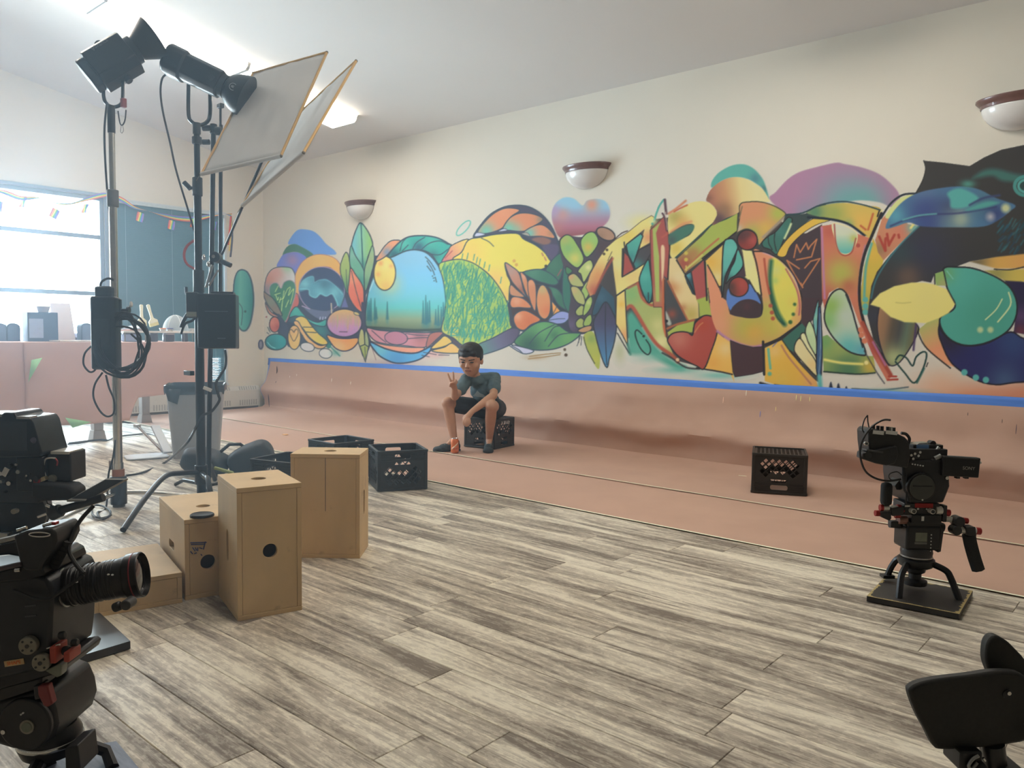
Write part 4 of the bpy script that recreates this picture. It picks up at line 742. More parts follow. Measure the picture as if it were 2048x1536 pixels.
L([(830,1250),(852,1225),(890,1240),(925,1285),(945,1235),(985,1205),(1005,1222),(985,1300),(935,1382),(880,1325),(828,1262)], '24403c', 3.4); L([(1012,1268),(1003,1290)], OK_, 2); L([(960,1075),(962,1110),(1010,1190),(1140,1298)], '2a2628', 2.8)
L([(950,1380),(990,1300)], '2f5a54', 4, 1.6)
L([(580,1415),(750,1422),(900,1406)], '3a4a54', 2.4, 1.2); SP(760, 1432, 200, 16, '6aa8a4', .7)
for x, y in ((460,1400),(503,1408),(548,1425)): P([(x-14,y+40),(x-8,y-5),(x,y-24),(x+8,y-5),(x+14,y+40)], '2f3444', 0, soft=1.2)
print('mural painted', float(COV.mean()))
# ---- carry the paint onto the wall
def lin_arr(c): c = np.clip(c/255.0, 0, 1); return np.where(c <= 0.04045, c/12.92, ((c+0.055)/1.055)**2.4)
cols = [py(x, 640, WY).x for x in np.arange(524, 2372, 1.35)]
zs = np.arange(0.60, 3.02, 0.0046)
def paint_mesh(name, P3, mask_min=0.04):
    """P3: (h,w,3) world grid; keeps only the painted cells"""
    h, w, _ = P3.shape; d = P3-np.array(CAM); R_ = np.array(CR); U_ = np.array(CU); F_ = np.array(CF)
    zz = d@F_; sx = 1024+FPX*(d@R_)/zz-CX0; sy = 768-FPX*(d@U_)/zz-CY0
    ok = (sx >= 0) & (sx < CW-1.01) & (sy >= 0) & (sy < CH-1.01)
    x = np.clip(sx, 0, CW-1.02); y = np.clip(sy, 0, CH-1.02); xi = x.astype(int); yi = y.astype(int); fx = (x-xi)[..., None]; fy = (y-yi)[..., None]
    C = (CAN[yi, xi]*(1-fx)+CAN[yi, xi+1]*fx)*(1-fy)+(CAN[yi+1, xi]*(1-fx)+CAN[yi+1, xi+1]*fx)*fy
    cv = COV[yi, xi]*ok
    keep = (np.maximum.reduce([cv[:-1, :-1], cv[1:, :-1], cv[:-1, 1:], cv[1:, 1:]]) > mask_min)
    ii, jj = np.nonzero(keep); idx = np.full(h*w, -1, np.int64)
    quads = np.stack([ii*w+jj, ii*w+jj+1, (ii+1)*w+jj+1, (ii+1)*w+jj], 1); used = np.unique(quads); idx[used] = np.arange(len(used))
    co = P3.reshape(-1, 3)[used]; q = idx[quads]
    me = bpy.data.meshes.new(name); me.vertices.add(len(co)); me.vertices.foreach_set('co', co.astype(np.float32).ravel())
    me.loops.add(q.size); me.loops.foreach_set('vertex_index', q.astype(np.int32).ravel())
    me.polygons.add(len(q)); me.polygons.foreach_set('loop_start', np.arange(0, q.size, 4, dtype=np.int32)); me.update(calc_edges=True)
    ca = me.color_attributes.new('paint', 'FLOAT_COLOR', 'POINT')
    rgb = lin_arr(C.reshape(-1, 3)[used])*np.array([1.17, 1.20, 1.25]); a4 = np.ones((len(used), 4), np.float32); a4[:, :3] = np.clip(rgb, 0, .9)
    ca.data.foreach_set('color', a4.ravel()); me.validate()
    o = bpy.data.objects.new(name, me); COL.objects.link(o); print(name, len(q), 'quads'); return o
def paint_mat():
    m = bpy.data.materials.new('mural_paint'); m.use_nodes = True; n = m.node_tree.nodes; l = m.node_tree.links; b = n['Principled BSDF']
    at = n.new('ShaderNodeAttribute'); at.attribute_name = 'paint'; l.new(at.outputs['Color'], b.inputs['Base Color']); b.inputs['Roughness'].default_value = 0.62; b.inputs['Specular IOR Level'].default_value = 0.3
    return m
SPRAY = paint_mat()
X3, Z3 = np.meshgrid(np.array(cols), zs); P3 = np.stack([X3, np.full_like(X3, WY-.0015), Z3], -1)
o = paint_mesh('mural', P3); o.data.materials.append(SPRAY)
tag(o, 'long colourful graffiti mural of leaves, fruit, lettering and a black bird on the cream wall', 'mural')
# the same paint on the window wall: a teal pod and a small dark ring beside the corner
CAN[:] = np.array([175, 174, 172], np.float32); COV[:] = 0
CX0, CY0 = 400, 500; SEC['A2'] = (0, 340, 4.0); sec('A2')
P([(1935,798),(1975,815),(2005,870),(2022,950),(2028,1050),(2018,1150),(2000,1230),(1970,1280),(1935,1282),(1905,1240),(1880,1150),(1868,1050),(1868,950),(1878,870),(1900,815)], '4a9c92', 2.6, '3c5058', grad=((1870,1000),(2025,1000),['3f8f8a','62b09c','4a9c92','2f7f7c'])); L([(1895,1050),(1930,1090),(1940,1140),(1930,1240)], '3c5058', 1.4); DOT(1962, 1132, 9, '35504c')
sec('X'); EL(521.5, 689, 4.2, 8.5, '8a8898', out=2.6, oc='4a4a62')
sec('X')
ysw = np.arange(5.55, 6.118, .0045); zsw = np.arange(.75, 2.05, .006); Y3, Z3 = np.meshgrid(ysw, zsw)
o = paint_mesh('painted_pod', np.stack([np.full_like(Y3, WX+.0015), Y3, Z3], -1)); o.data.materials.append(SPRAY)
tag(o, 'teal painted pod shape and small dark ring on the window wall by the corner', 'mural')
# ================================================================ paper, tape, heater, sconces, blind, garland
def holed(w, h, holes, t, Q, o, mb):
    """rectangular board w x h (centred) with polygon holes, thickness t behind its face, local axes Q (3x3), origin o"""
    bm = bmesh.new(); es = []
    for loop in [[(-w/2, -h/2), (w/2, -h/2), (w/2, h/2), (-w/2, h/2)]] + list(holes):
        vs = [bm.verts.new((p[0], p[1], 0)) for p in loop]
        es += [bm.edges.new((vs[i], vs[(i+1) % len(vs)])) for i in range(len(vs))]
    bmesh.ops.triangle_fill(bm, use_beauty=True, use_dissolve=False, edges=es, normal=(0, 0, 1))
    bm.verts.index_update(); o = Vector(o); n = len(bm.verts)
    V = [o + Q @ v.co for v in bm.verts] + [o + Q @ (v.co - Vector((0, 0, t))) for v in bm.verts]
    Fs = [tuple(v.index for v in f.verts) for f in bm.faces]; fs = Fs + [tuple(i+n for i in reversed(f)) for f in Fs]
    for e in bm.edges:
        if len(e.link_faces) == 1: a, b = e.verts[0].index, e.verts[1].index; fs.append((a, b, b+n, a+n))
    bm.free(); mb.add(V, fs); return mb
PAPER = mat('rosin_paper', alb(172, 141, 124), 0.85, var=0.05, scale=3.0, bump=0.05, spec=0.2)
CREAMT = mat('masking_tape', alb(232, 218, 192), 0.7, var=0.04)
def ns(x, y, z=0.0, s=1.0): return mnoise.noise(Vector((x*s, y*s, z*s)))
# floor sheet next to the planks
Pg = []
for i in range(25):
    y = 3.905+(4.892-3.905)*i/24; Pg.append([])
    for j in range(141):
        x = -9.92+(1.6+9.92)*j/140
        Pg[-1].append((x, y, 0.0035+0.0028*ns(x, y*2, 0, 1.1)+0.0012*ns(x, y, 3, 4.0)))
tag(MB().grid(Pg).build('floor_paper', PAPER), 'flat brown rosin paper strip on the floor along the planks', 'paper')
# skirt sheet: floor, tucked under the wall heater's bulge and up the wall
prof = [(4.872, .006), (5.05, .006), (5.25, .006), (5.45, .007), (5.62, .008), (5.78, .010), (5.90, .014), (5.975, .022), (6.018, .045), (6.028, .085), (6.020, .125), (6.004, .165), (5.985, .20), (5.968, .235), (5.962, .262), (5.972, .288), (5.995, .315), (6.022, .345), (6.045, .38), (6.062, .42), (6.076, .47), (6.086, .52), (6.094, .57), (6.102, .62), (6.108, .655)]
Pg = []
for i, (y, z) in enumerate(prof):
    row = []
    for j in range(331):
        x = -9.90+(1.6+9.90)*j/330
        b = min(1.0, max(0.0, (z-.01)/.06))*min(1.0, max(0.0, (.66-z)/.10)); g = min(1, max(0, (x+9.6)/4.5))
        dy = b*(0.030*ns(x*.55, z*3.0, 2)+0.026*g*ns(x*1.7, z*7, 5)+0.010*g*ns(x*6, z*16, 8)) - b*.022*g
        dz = b*(0.028*ns(x*.6, y, 7)+0.016*g*ns(x*2.3, y*4, 9)) if z > .03 else 0.0022*ns(x*2, y*3, 4)
        if .03 < z < .15: dz *= .5
        row.append((x, min(6.112, y+dy), max(.004, z+dz)))
    Pg.append(row)
SKIRT = tag(MB().grid(Pg).build('wall_paper_skirt', PAPER), 'creased brown rosin paper curving from the floor up the mural wall', 'paper')
TEAR = mat('paper_tear', (.07, .045, .04), .9)
for q in ([(555, 732), (555.5, 741), (554.5, 749)], [(554, 762), (551, 769), (546, 775)], [(538, 788), (539, 800), (540, 814)]):
    pts = [py(x, y, 6.085 if y < 752 else (6.04 if y < 780 else 5.95)) for x, y in q]; pts = catmull([Vector((p.x, p.y-.012, p.z)) for p in pts], 4)
    MB().tube(pts, [.001+.007*math.sin(PI*i/(len(pts)-1)) for i in range(len(pts))], n=6).build('tear', TEAR, SKIRT)
def strip(name, label, y, w, x0, x1, m, z=0.0085):
    mb = MB(); k = 60; R0 = []; R1 = []
    for j in range(k+1):
        x = x0+(x1-x0)*j/k; zz = z+.001*ns(x, y, 1); dy = .004*ns(x*.8, 2, 3); R0.append((x, y-w/2+dy, zz)); R1.append((x, y+w/2+dy, zz))
    mb.grid([R0, R1]); return tag(mb.build(name, m, solid=.0006), label, 'tape')
strip('masking_tape', 'thin cream tape line along the seam between the two floor papers', 4.882, .014, -9.9, 1.6, CREAMT, .0105)
strip('masking_tape', 'thin cream tape line where the floor paper meets the planks', 3.902, .016, -9.9, 1.6, CREAMT, .0075)
BLUET = mat('blue_painters_tape', alb(72, 116, 190, 1.35), 0.6, var=0.08, scale=4, stretch=(1, 1, 12))
rows = []
for i, (y, z) in enumerate([(WY-.006, .715), (WY-.007, .69), (WY-.010, .66), (WY-.0135, .635), (WY-.018, .618)]):
    rows.append([(x, y, z+.012*ns(x*.5, 1, 1)+(.006*ns(x*1.5, 3, i))+(.014 if x < -6 else 0)*((-x-6)/4)*-1.0) for x in [-9.96+11.5*j/200 for j in range(201)]])
tag(MB().grid(rows).build('blue_tape', BLUET, solid=.001), 'long blue painters tape strip along the bottom of the mural', 'tape')
# the tape's short run down the paper's end by the heater
pe = [(p[0], p[1]) for p in prof if p[1] > .10][::-1]
R0 = [(-9.925, y-.004, z) for y, z in pe]; R1 = [(-9.895, y-.006, z) for y, z in pe]
tag(MB().grid([R0, R1]).build('blue_tape', BLUET, solid=.001), 'short blue tape run down the end of the wall paper by the heater', 'tape')
# dried paint drips on the skirt
drip = MAT_D = None
for k, (x, y, l, c) in enumerate([(1447, 800, 14, 'e0b8a0'), (1493, 786, 12, 'f0e0c8'), (1593, 795, 12, 'e8d890'), (1602, 797, 12, 'e8d890'), (1620, 798, 10, 'e8d890'), (1552, 818, 10, 'e0c880'), (1475, 853, 6, 'e8d0a0'), (1540, 868, 5, 'e8d0a0'), (1612, 880, 5, 'f0e0a8'), (1667, 882, 5, 'f0e0b0'), (1521, 828, 14, '5a78c8'), (1508, 862, 8, '4a68b8'), (1936, 828, 7, '4a3a3a'), (2005, 842, 9, '4a3a3a'), (2033, 858, 22, '3a3048'), (580, 755, 8, 'e8dcd0'), (664, 760, 9, 'e8dcd0'), (680, 775, 7, 'e8dcd0'), (702, 766, 7, 'e8dcd0'), (594, 750, 4, 'e8dcd0'), (582, 778, 5, 'e8dcd0')]):
    Y = 6.035 if y > 840 else 6.07
    a = py(x, y, Y); n_ = Vector((0, -1, .15)).normalized()
    D_ = depth(a); hh = l*D_/FPX/2; ww = 1.3*D_/FPX/2
    m = mat('drip_'+c, alb(*[int(c[i:i+2], 16) for i in (0, 2, 4)]), .5)
    a = Vector((a.x, Y-.012, a.z)) if y > 840 else Vector((a.x, Y-.006, a.z))
    mb = MB(Matrix.Translation(a) @ frame(n_, (0, 0, 1)).to_4x4()); mb.ball((0, 0, 0), (ww, hh, .0015), 8, 6)
    tag(mb.build('paint_drip', m), {'e': 'small pale dried paint drip on the wall paper', 'f': 'small pale dried paint drip on the wall paper', '5': 'small blue dried paint drip on the wall paper', '4': 'small dark dried paint drip on the wall paper', '3': 'small dark dried paint drip on the wall paper'}[c[0]], 'paint drip', 'paint drips on the wall paper')
m = mat('orange_scrap', alb(222, 170, 110), .7)
p = pz(571, 871); tag(MB(Matrix.Translation(p+Vector((0, 0, .009)))).prism([(-.03, -.02), (.025, -.025), (.03, .015), (-.01, .03)], -.002, .004).build('paper_scrap', m), 'small orange scrap on the floor paper', 'scrap')
p = pz(1485, 954); tag(MB(Matrix.Translation(p+Vector((0, 0, .009)))).box((0, 0, 0), (.06, .012, .003), .3).build('paper_scrap', CREAMT), 'thin pale tape scrap on the paper near the upturned crate', 'scrap')
# ---- baseboard heater under the windows
HEAT = mat('heater_enamel', (0.60, 0.585, 0.53), 0.5, var=0.03); HGRILL = mat('heater_grille', (0.36, 0.36, 0.34), 0.5)
ya, yb = 2.3, 5.985; t = thing('baseboard_heater', 'cream baseboard heater on the wall under the windows', 'heater', (WX+.05, (ya+yb)/2, 0))
cs = [(.0, .03), (.0, .31), (.075, .31), (.105, .255), (.105, .03)]
mb = MB(); mb.prism(cs, -yb, -ya, Q=Matrix(((1, 0, 0), (0, 0, -1), (0, 1, 0))), o=(WX, 0, 0)); mb.build('body', HEAT, t, smooth=False, bevel=.004)
n = 0
for g in range(9):
    y0 = yb-.06-g*.40
    for k in range(8):
        y = y0-.035*k
        if y < ya+.1: continue
        mb = MB(); mb.box((WX+.091, y, .284), (.052, .016, .004), R=Matrix.Rotation(math.radians(61), 3, 'Y')); mb.build('top_louver', HGRILL, t, smooth=False)
        MB().box((WX+.1055, y, .085), (.003, .018, .075)).build('front_louver', HGRILL, t, smooth=False)
MB().box((WX+.06, (ya+yb)/2, .017), (.07, yb-ya-.04, .034)).build('foot_shadow_gap', mat('heater_gap_shade', (.10, .08, .07), .7), t, smooth=False)  # dark strip filling the gap, its colour stands in for the shade
# ---- three sconces
SCW = mat('sconce_glass', (0.74, 0.72, 0.69), 0.22, var=0.02, coat=0.3); SCR = mat('sconce_rim', (0.16, 0.085, 0.075), 0.3, var=0.1, coat=0.3)
for i, (xc, lab) in enumerate([(-7.83, 'unlit white half-bowl wall sconce with a maroon rim nearest the windows'), (-4.42, 'unlit white half-bowl wall sconce with a maroon rim above the painted heart'), (-0.93, 'unlit white half-bowl wall sconce with a maroon rim above the painted black bird')]):
    M = Matrix.Translation((xc, WY, 2.475)) @ Matrix.Diagonal((1, .66, 1, 1)); t = thing('wall_sconce', lab, 'sconce', (xc, WY, 2.475), 'wall sconces')
    bowl = [(0.004, 0)] + [(0.232*math.sin(a), .165*(1-math.cos(a))) for a in [PI/2*k/14 for k in range(1, 15)]]
    mb = MB(M); mb.lathe(bowl, n=32, a0=-PI/2, a1=PI/2); mb.build('bowl', SCW, t, solid=.004)
    rim = [(.232, .158), (.238, .158), (.240, .178), (.250, .186), (.268, .205), (.268, .214), (.245, .214)]
    mb = MB(M); mb.lathe(rim, n=32, a0=-PI/2, a1=PI/2); mb.build('rim', SCR, t, solid=.003)
    mb = MB(Matrix.Translation((xc, WY, 2.475))); mb.box((0, -.006, .12), (.20, .012, .15)); mb.build('backplate', SCR, t)
# ---- venetian blind
BLI = mat('blind_slat', (0.07, 0.135, 0.15), 0.45, var=0.05); BLH = mat('blind_headrail', (0.52, 0.60, 0.62), 0.4)
y0, y1 = WIN2[0]+.01, WIN2[1]-.045; XB = WX+.035
t = thing('venetian_blind', 'dark teal venetian blind lowered over the window next to the corner', 'blind', (XB, (y0+y1)/2, .36))
MB().box((XB, (y0+y1)/2, 2.655), (.05, y1-y0, .04)).build('headrail', BLH, t, smooth=False, bevel=.004)
mb = MB(); k = 0; z = 2.625
while z > .40:
    a = math.radians(68 if z > .95 else (58 if z > .72 else 36)); R_ = Matrix.Rotation(a, 3, 'Y')
    mb.box((XB, (y0+y1)/2, z), (.030, y1-y0, .0014), R=R_); z -= .0222; k += 1
o = mb.build('slat', BLI, t, smooth=False); o['kind'] = 'stuff'
MB().box((XB, (y0+y1)/2, .392), (.028, y1-y0, .016)).build('bottom_rail', BLH, t, smooth=False, bevel=.003)
for y in (y0+.12, (y0+y1)/2, y1-.12): MB().cyl((XB+.02, y, .39), (XB+.02, y, 2.64), .0012, n=6).build('cord', BLH, t)
# ---- rainbow ribbon garland along the window head
def stripes(name, cols, axis, per, wob=0.0):
    m = bpy.data.materials.new(name); m.use_nodes = True; n = m.node_tree.nodes; l = m.node_tree.links; b = n['Principled BSDF']
    tc = n.new('ShaderNodeTexCoord'); sp = n.new('ShaderNodeSeparateXYZ'); l.new(tc.outputs['Object'], sp.inputs[0])
    mr = n.new('ShaderNodeMapRange'); mr.inputs[1].default_value = -per/2; mr.inputs[2].default_value = per/2; l.new(sp.outputs[axis], mr.inputs[0])
    r = n.new('ShaderNodeValToRGB'); r.color_ramp.interpolation = 'CONSTANT'; e = r.color_ramp.elements
    while len(e) < len(cols): e.new(.5)
    for i, c in enumerate(cols): e[i].position = i/len(cols); e[i].color = (*alb(*c), 1)
    l.new(mr.outputs[0], r.inputs[0]); l.new(r.outputs[0], b.inputs['Base Color']); b.inputs['Roughness'].default_value = .7; return m
RAIN = [(196, 70, 66), (226, 140, 66), (232, 208, 96), (96, 168, 104), (84, 120, 200), (140, 100, 170)]
RMATS = [mat('ribbon_%d' % i, alb(*c), .7, var=.03) for i, c in enumerate(RAIN)]
def striped(o, cols):
    for m in RMATS[1:]: o.data.materials.append(m)
    for i, p in enumerate(o.data.polygons): p.material_index = (i % cols)*6//cols
gp = [(-40, 372), (10, 385), (42, 396), (80, 396), (108, 406), (140, 408), (175, 398), (205, 390), (222, 390), (245, 400), (270, 415), (300, 423), (330, 431), (360, 437), (390, 438), (420, 432), (448, 428), (463, 430)]
gw = [px(x, y, WX+.09) for x, y in gp]; sp = catmull(gw, 8)
t = thing('ribbon_garland', 'rainbow ribbon garland with small flags strung across the window heads', 'garland', gw[8])
G = []
for i, p in enumerate(sp):
    a = i*.10+.5*math.sin(i*.09); w = .034*(0.45+.55*abs(math.sin(i*.075))); d = Vector((math.cos(a)*w, 0, math.sin(a)*w)); G.append([p+d*(1-2*j/6) for j in range(7)])
striped(MB().grid(G).build('ribbon', RMATS[0], t, merge=False), 6)
for (x, y, rot) in [(-4, 412, .2), (46, 405, .3), (109, 427, .55), (170, 417, .35), (280, 434, .3), (343, 450, .25), (386, 445, .1), (428, 452, .2)]:
    c = px(x, y, WX+.09); wv = .085 if x not in (46, 170, 386, 428) else .085
    f = MB(Matrix.Translation(c) @ Matrix.Rotation(-rot*.8, 4, 'X') @ Matrix.Rotation(PI/2 if x not in (46, 170, 386, 428) else .3, 4, 'Z'))
    f.grid([[(wv*(j/6-.5), .006*math.sin(j*1.3+i), .058-.116*i/5) for j in range(7)] for i in range(6)]); striped(f.build('flag', RMATS[0], t, merge=False), 6)
for k, dx in enumerate((-.03, 0, .03)):
    a = px(462, 432, WX+.09); b = px(459+dx*60, 490+12*k, WX+.09)
    pts = catmull([a, a.lerp(b, .5)+Vector((.02, dx*.4, 0)), b], 6); MB().grid([[p+Vector((0, -.014, 0)) for p in pts], [p+Vector((0, .014, 0)) for p in pts]]).build('ribbon_tail', mat('ribbon_tail_%d' % k, alb(*[(190, 70, 60), (214, 190, 96), (70, 70, 84)][k]), .6), t, solid=.0008)
# ================================================================ apple boxes, crates, bin, table
def ply():
    m = mat('birch_plywood', alb(190, 163, 122), 0.55, var=0.10, scale=7.0, stretch=(1, 1, .35), bump=0.04)
    n = m.node_tree.nodes; l = m.node_tree.links; b = n['Principled BSDF']
    src = b.inputs['Base Color'].links[0].from_socket
    tc = n.new('ShaderNodeTexCoord'); sc = n.new('ShaderNodeTexNoise'); sc.inputs['Scale'].default_value = 11; sc.inputs['Detail'].default_value = 8; sc.inputs['Roughness'].default_value = .72; l.new(tc.outputs['Object'], sc.inputs['Vector'])
    r = n.new('ShaderNodeValToRGB'); r.color_ramp.elements[0].position = .60; r.color_ramp.elements[1].position = .78; r.color_ramp.elements[1].color = (.6, .6, .6, 1); l.new(sc.outputs[0], r.inputs[0])
    mx = n.new('ShaderNodeMix'); mx.data_type = 'RGBA'; mx.inputs[7].default_value = (*alb(112, 90, 66), 1); l.new(r.outputs[0], mx.inputs[0]); l.new(src, mx.inputs[6]); l.new(mx.outputs[2], b.inputs['Base Color']); return m
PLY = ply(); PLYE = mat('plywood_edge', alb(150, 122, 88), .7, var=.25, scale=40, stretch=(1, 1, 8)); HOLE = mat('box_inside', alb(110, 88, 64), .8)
def apple_box(label, corner, ang, w, d, h, front=(), side=(), top=()):
    """corner: floor point of the front-left corner; w along ang, d to its left; hole lists for front, side (left) and top faces"""
    M = Matrix.Translation(corner) @ Matrix.Rotation(ang, 4, 'Z'); t = thing('apple_box', label, 'apple box', M, 'plywood apple boxes')
    T = .018; X, Y, Z = Vector((1, 0, 0)), Vector((0, 1, 0)), Vector((0, 0, 1))
    def face(name, W_, H_, holes, xa, ya, o):
        za = xa.cross(ya); Q = Matrix((xa, ya, za)).transposed(); mb = MB(M); holed(W_, H_, holes, T, Q, o, mb); mb.build(name, PLY, t, smooth=False, bevel=.0015)
    e = .0008
    # two long side boards, front and back boards between them, caps on top and below
    face('side_panel', d, h-2*T-2*e, side, -Y, Z, (0, d/2, h/2)); face('side_panel', d, h-2*T-2*e, side, Y, Z, (w, d/2, h/2))
    face('front_panel', w-2*T-2*e, h-2*T-2*e, front, X, Z, (w/2, .001, h/2)); face('back_panel', w-2*T-2*e, h-2*T-2*e, front, -X, Z, (w/2, d-.001, h/2))
    face('top_panel', w+.001, d+.001, top, X, Y, (w/2, d/2, h)); face('bottom_panel', w+.001, d+.001, top, X, -Y, (w/2, d/2, 0))
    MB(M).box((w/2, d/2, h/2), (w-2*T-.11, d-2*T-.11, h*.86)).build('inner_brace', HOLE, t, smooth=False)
    return t, M
CH = circle(.0275, 22); SLOT = [(x*1, y) for x, y in rrect(.034, .125, .0165, 5)]
pA = Vector((-2.665, 1.499, 0)); t, _ = apple_box('tall plywood apple box stood on end in front of the other boxes', pA, 1.279, .245, .331, .508, [CH], [SLOT], [circle(.029, 22)])
pB = Vector((-3.245, 2.107, 0)); t, M = apple_box('scuffed plywood apple box stood on end next to the open milk crate', pB, math.atan2(.220, .253), .334, .22, .508, [], [SLOT], [circle(.03, 22)])
MB(M).box((.168, .0005, .36), (.0025, .0015, .26)).build('crack', mat('crack_dark', (.10, .08, .06), .9), t, smooth=False)
MB(M).box((.332, .004, .10), (.004, .006, .17)).build('chipped_edge', mat('raw_chip', alb(222, 206, 176), .8), t, smooth=False)
AF = math.atan2(.308, .079); pF = Vector((-3.094, 1.147, 0)); u = Vector((math.cos(AF), math.sin(AF), 0)); v = Vector((-u.y, u.x, 0))
apple_box('low half-height plywood apple box lying flat', pF, AF, .318, .508, .124, [], [rrect(.11, .034, .016, 5)], [])
pG = Vector((-3.028, 1.474, 0)); t, M = apple_box('plywood apple box lying on its side with blue marker scribble on the end', pG, AF, .25, .52, .331, [[(x-.035, y-.02) for x, y in circle(.03, 22)]], [[(x+.0, y+.005) for x, y in rrect(.105, .036, .016, 5)]], [[(x, y-.03) for x, y in circle(.029, 22)]])
BLUEM = mat('blue_marker', (.03, .035, .16), .6)
mk = MB(M); rg = random.Random(4)
for a, b in [((.012, .235), (.075, .228)), ((.014, .228), (.07, .221)), ((.07, .232), (.062, .200)), ((.02, .215), (.03, .198)), ((.03, .214), (.036, .2)), ((.04, .212), (.04, .197)), ((.046, .21), (.058, .204)), ((.012, .2), (.02, .188)), ((.026, .188), (.036, .190)), ((.052, .182), (.056, .176))]:
    mk.cyl((a[0]+.01, .0003, a[1]), (b[0]+.01, .0003, b[1]), .0022, n=6)
o = mk.build('marker_scribble', BLUEM, t); o['kind'] = 'stuff'
MB(M).ball((.183, .0006, .275), (.004, .0015, .006), 8, 6).build('red_mark', mat('red_mark', (.4, .04, .03), .6), t)
LC = M @ Vector((.075, .028, .331))
t = thing('lens_cap', 'round black lens cap lying on the plywood box', 'lens cap', LC); mb = MB(Matrix.Translation(LC)); mb.lathe([(.044, .001), (.046, .003), (.046, .010), (.043, .012), (.040, .0105), (.001, .0105)], n=28); mb.build('cap', RUBBER, t)
MB(Matrix.Translation(LC)).lathe([(.047, .002), (.0475, .004), (.0475, .007), (.047, .009)], n=28).build('grip_ring', BLACK, t)
# ---- milk crates
CRT = mat('crate_plastic', (0.020, 0.020, 0.019), 0.42, var=0.15, scale=20)
def crate(label, c, ang, flip=False, w=.350, h=.280, inscription=None):
    M = Matrix.Translation((c[0], c[1], .004 if c[1] < 3.9 else .010)) @ Matrix.Rotation(ang, 4, 'Z'); t = thing('milk_crate', label, 'milk crate', M, 'black milk crates')
    if flip: M = M @ Matrix.Translation((0, 0, h)) @ Matrix.Diagonal((1, 1, -1, 1))
    T = .008; H = w/2
    holes = [rrect(.115, .034, .013, 4)]; holes[0] = [(x, y+.095) for x, y in holes[0]]
    for k in range(-2, 3):
        x = k*.021; s = 1 if k % 2 == 0 else -1; holes.append([(x-.0155*s*-1, .050-.011*s), (x, .050+.013*s), (x+.0155*s*-1, .050-.011*s)])
    for r in range(5):
        y = -.085+r*.0235
        for k in range(-5, 6):
            x = k*.045+(.0225 if r % 2 else 0)
            if abs(x) > .125 or (r == 4 and abs(x) < .06): continue
            q = .0190; holes.append([(x-q, y), (x, y-q), (x+q, y), (x, y+q)])
    for k in range(4):
        Q = Matrix.Rotation(k*PI/2, 3, 'Z') @ Matrix(((1, 0, 0), (0, 0, -1), (0, 1, 0)))   # x along the wall, y up, z outward
        o = Matrix.Rotation(k*PI/2, 3, 'Z') @ Vector((0, -H+.003, h/2))
        mb = MB(M); holed(w-.03, h-.014, holes, T, Q, o, mb)
        mb.build('side_panel', CRT, t, smooth=False)
        for z in (.205, .222, .239, .256):
            for s in (-1, 1):
                c_ = Matrix.Rotation(k*PI/2, 3, 'Z') @ Vector((s*.115, -H+.0015, z)); d_ = (.10, .006, .005) if k % 2 == 0 else (.006, .10, .005)
                MB(M).box(c_, d_).build('rib', CRT, t, smooth=False)
        a = Matrix.Rotation(k*PI/2, 3, 'Z') @ Vector((-H+.012, -H+.012, 0)); MB(M).box((a.x, a.y, h/2), (.026, .026, h)).build('corner_post', CRT, t, smooth=False, bevel=.006)
        c_ = Matrix.Rotation(k*PI/2, 3, 'Z') @ Vector((0, -H+.004, h-.008)); MB(M).box(c_, (w, .016, .016) if k % 2 == 0 else (.016, w, .016)).build('rim', CRT, t, smooth=False, bevel=.003)
        c_ = Matrix.Rotation(k*PI/2, 3, 'Z') @ Vector((0, -H+.006, .010)); MB(M).box(c_, (w-.01, .016, .020) if k % 2 == 0 else (.016, w-.01, .020)).build('foot_rail', CRT, t, smooth=False, bevel=.003)
    bh = []
    for i in range(-5, 6):
        for j in range(-5, 6): bh.append([(i*.028-.0095, j*.028-.0095), (i*.028+.0095, j*.028-.0095), (i*.028+.0095, j*.028+.0095), (i*.028-.0095, j*.028+.0095)])
    mb = MB(M); holed(w-.03, w-.03, bh, .006, Matrix.Identity(3), (0, 0, .014), mb); mb.build('base_grid', CRT, t, smooth=False)
    if inscription:
        Mt = M @ Matrix.Rotation(PI/2, 4, 'Z') @ Matrix.Translation((0.02, -H+.0028, .040)) @ Matrix.Rotation(PI/2, 4, 'X') @ (Matrix.Diagonal((-1, 1, 1, 1)) if flip else Matrix.Identity(4))
        text(inscription, .045, Mt, WHITEP, t, 'stamped_lettering')
    return t
def mid(*ps): return sum((Vector(p) for p in ps), Vector())/len(ps)
# right crate (upside down): front edge from (1502,987) to (1613,995)
a, b = pz(1502, 987), pz(1613, 995); ang = math.atan2(b.y-a.y, b.x-a.x); c = (a+b)/2+Vector((-math.sin(ang), math.cos(ang), 0))*.175
crate('black milk crate turned upside down alone on the floor paper', c, ang, True, w=(b-a).length)
a, b = pz(753, 985), pz(857, 979); ang = math.atan2(b.y-a.y, b.x-a.x); c = (a+b)/2+Vector((-math.sin(ang), math.cos(ang), 0))*.175
crate('open black milk crate next to the scuffed plywood box, at the edge of the paper', c, ang, False)
# crates half hidden behind the scuffed box: placed by their rims at 0.28 m
q = [pz(x, y, .284) for x, y in ((613, 876), (673, 887), (752, 880), (697, 869))]
crate('open black milk crate behind the scuffed plywood box', mid(q[0], q[2]), math.atan2(q[1].y-q[0].y, q[1].x-q[0].x), False)
q = [pz(x, y, .284) for x, y in ((500, 917), (573, 903))]; u_ = (q[1]-q[0]).normalized(); v_ = Vector((u_.y, -u_.x, 0))
crate('open black milk crate between the sandbag and the plywood box', q[0]+u_*.175+v_*.175, math.atan2(v_.y, v_.x), False)
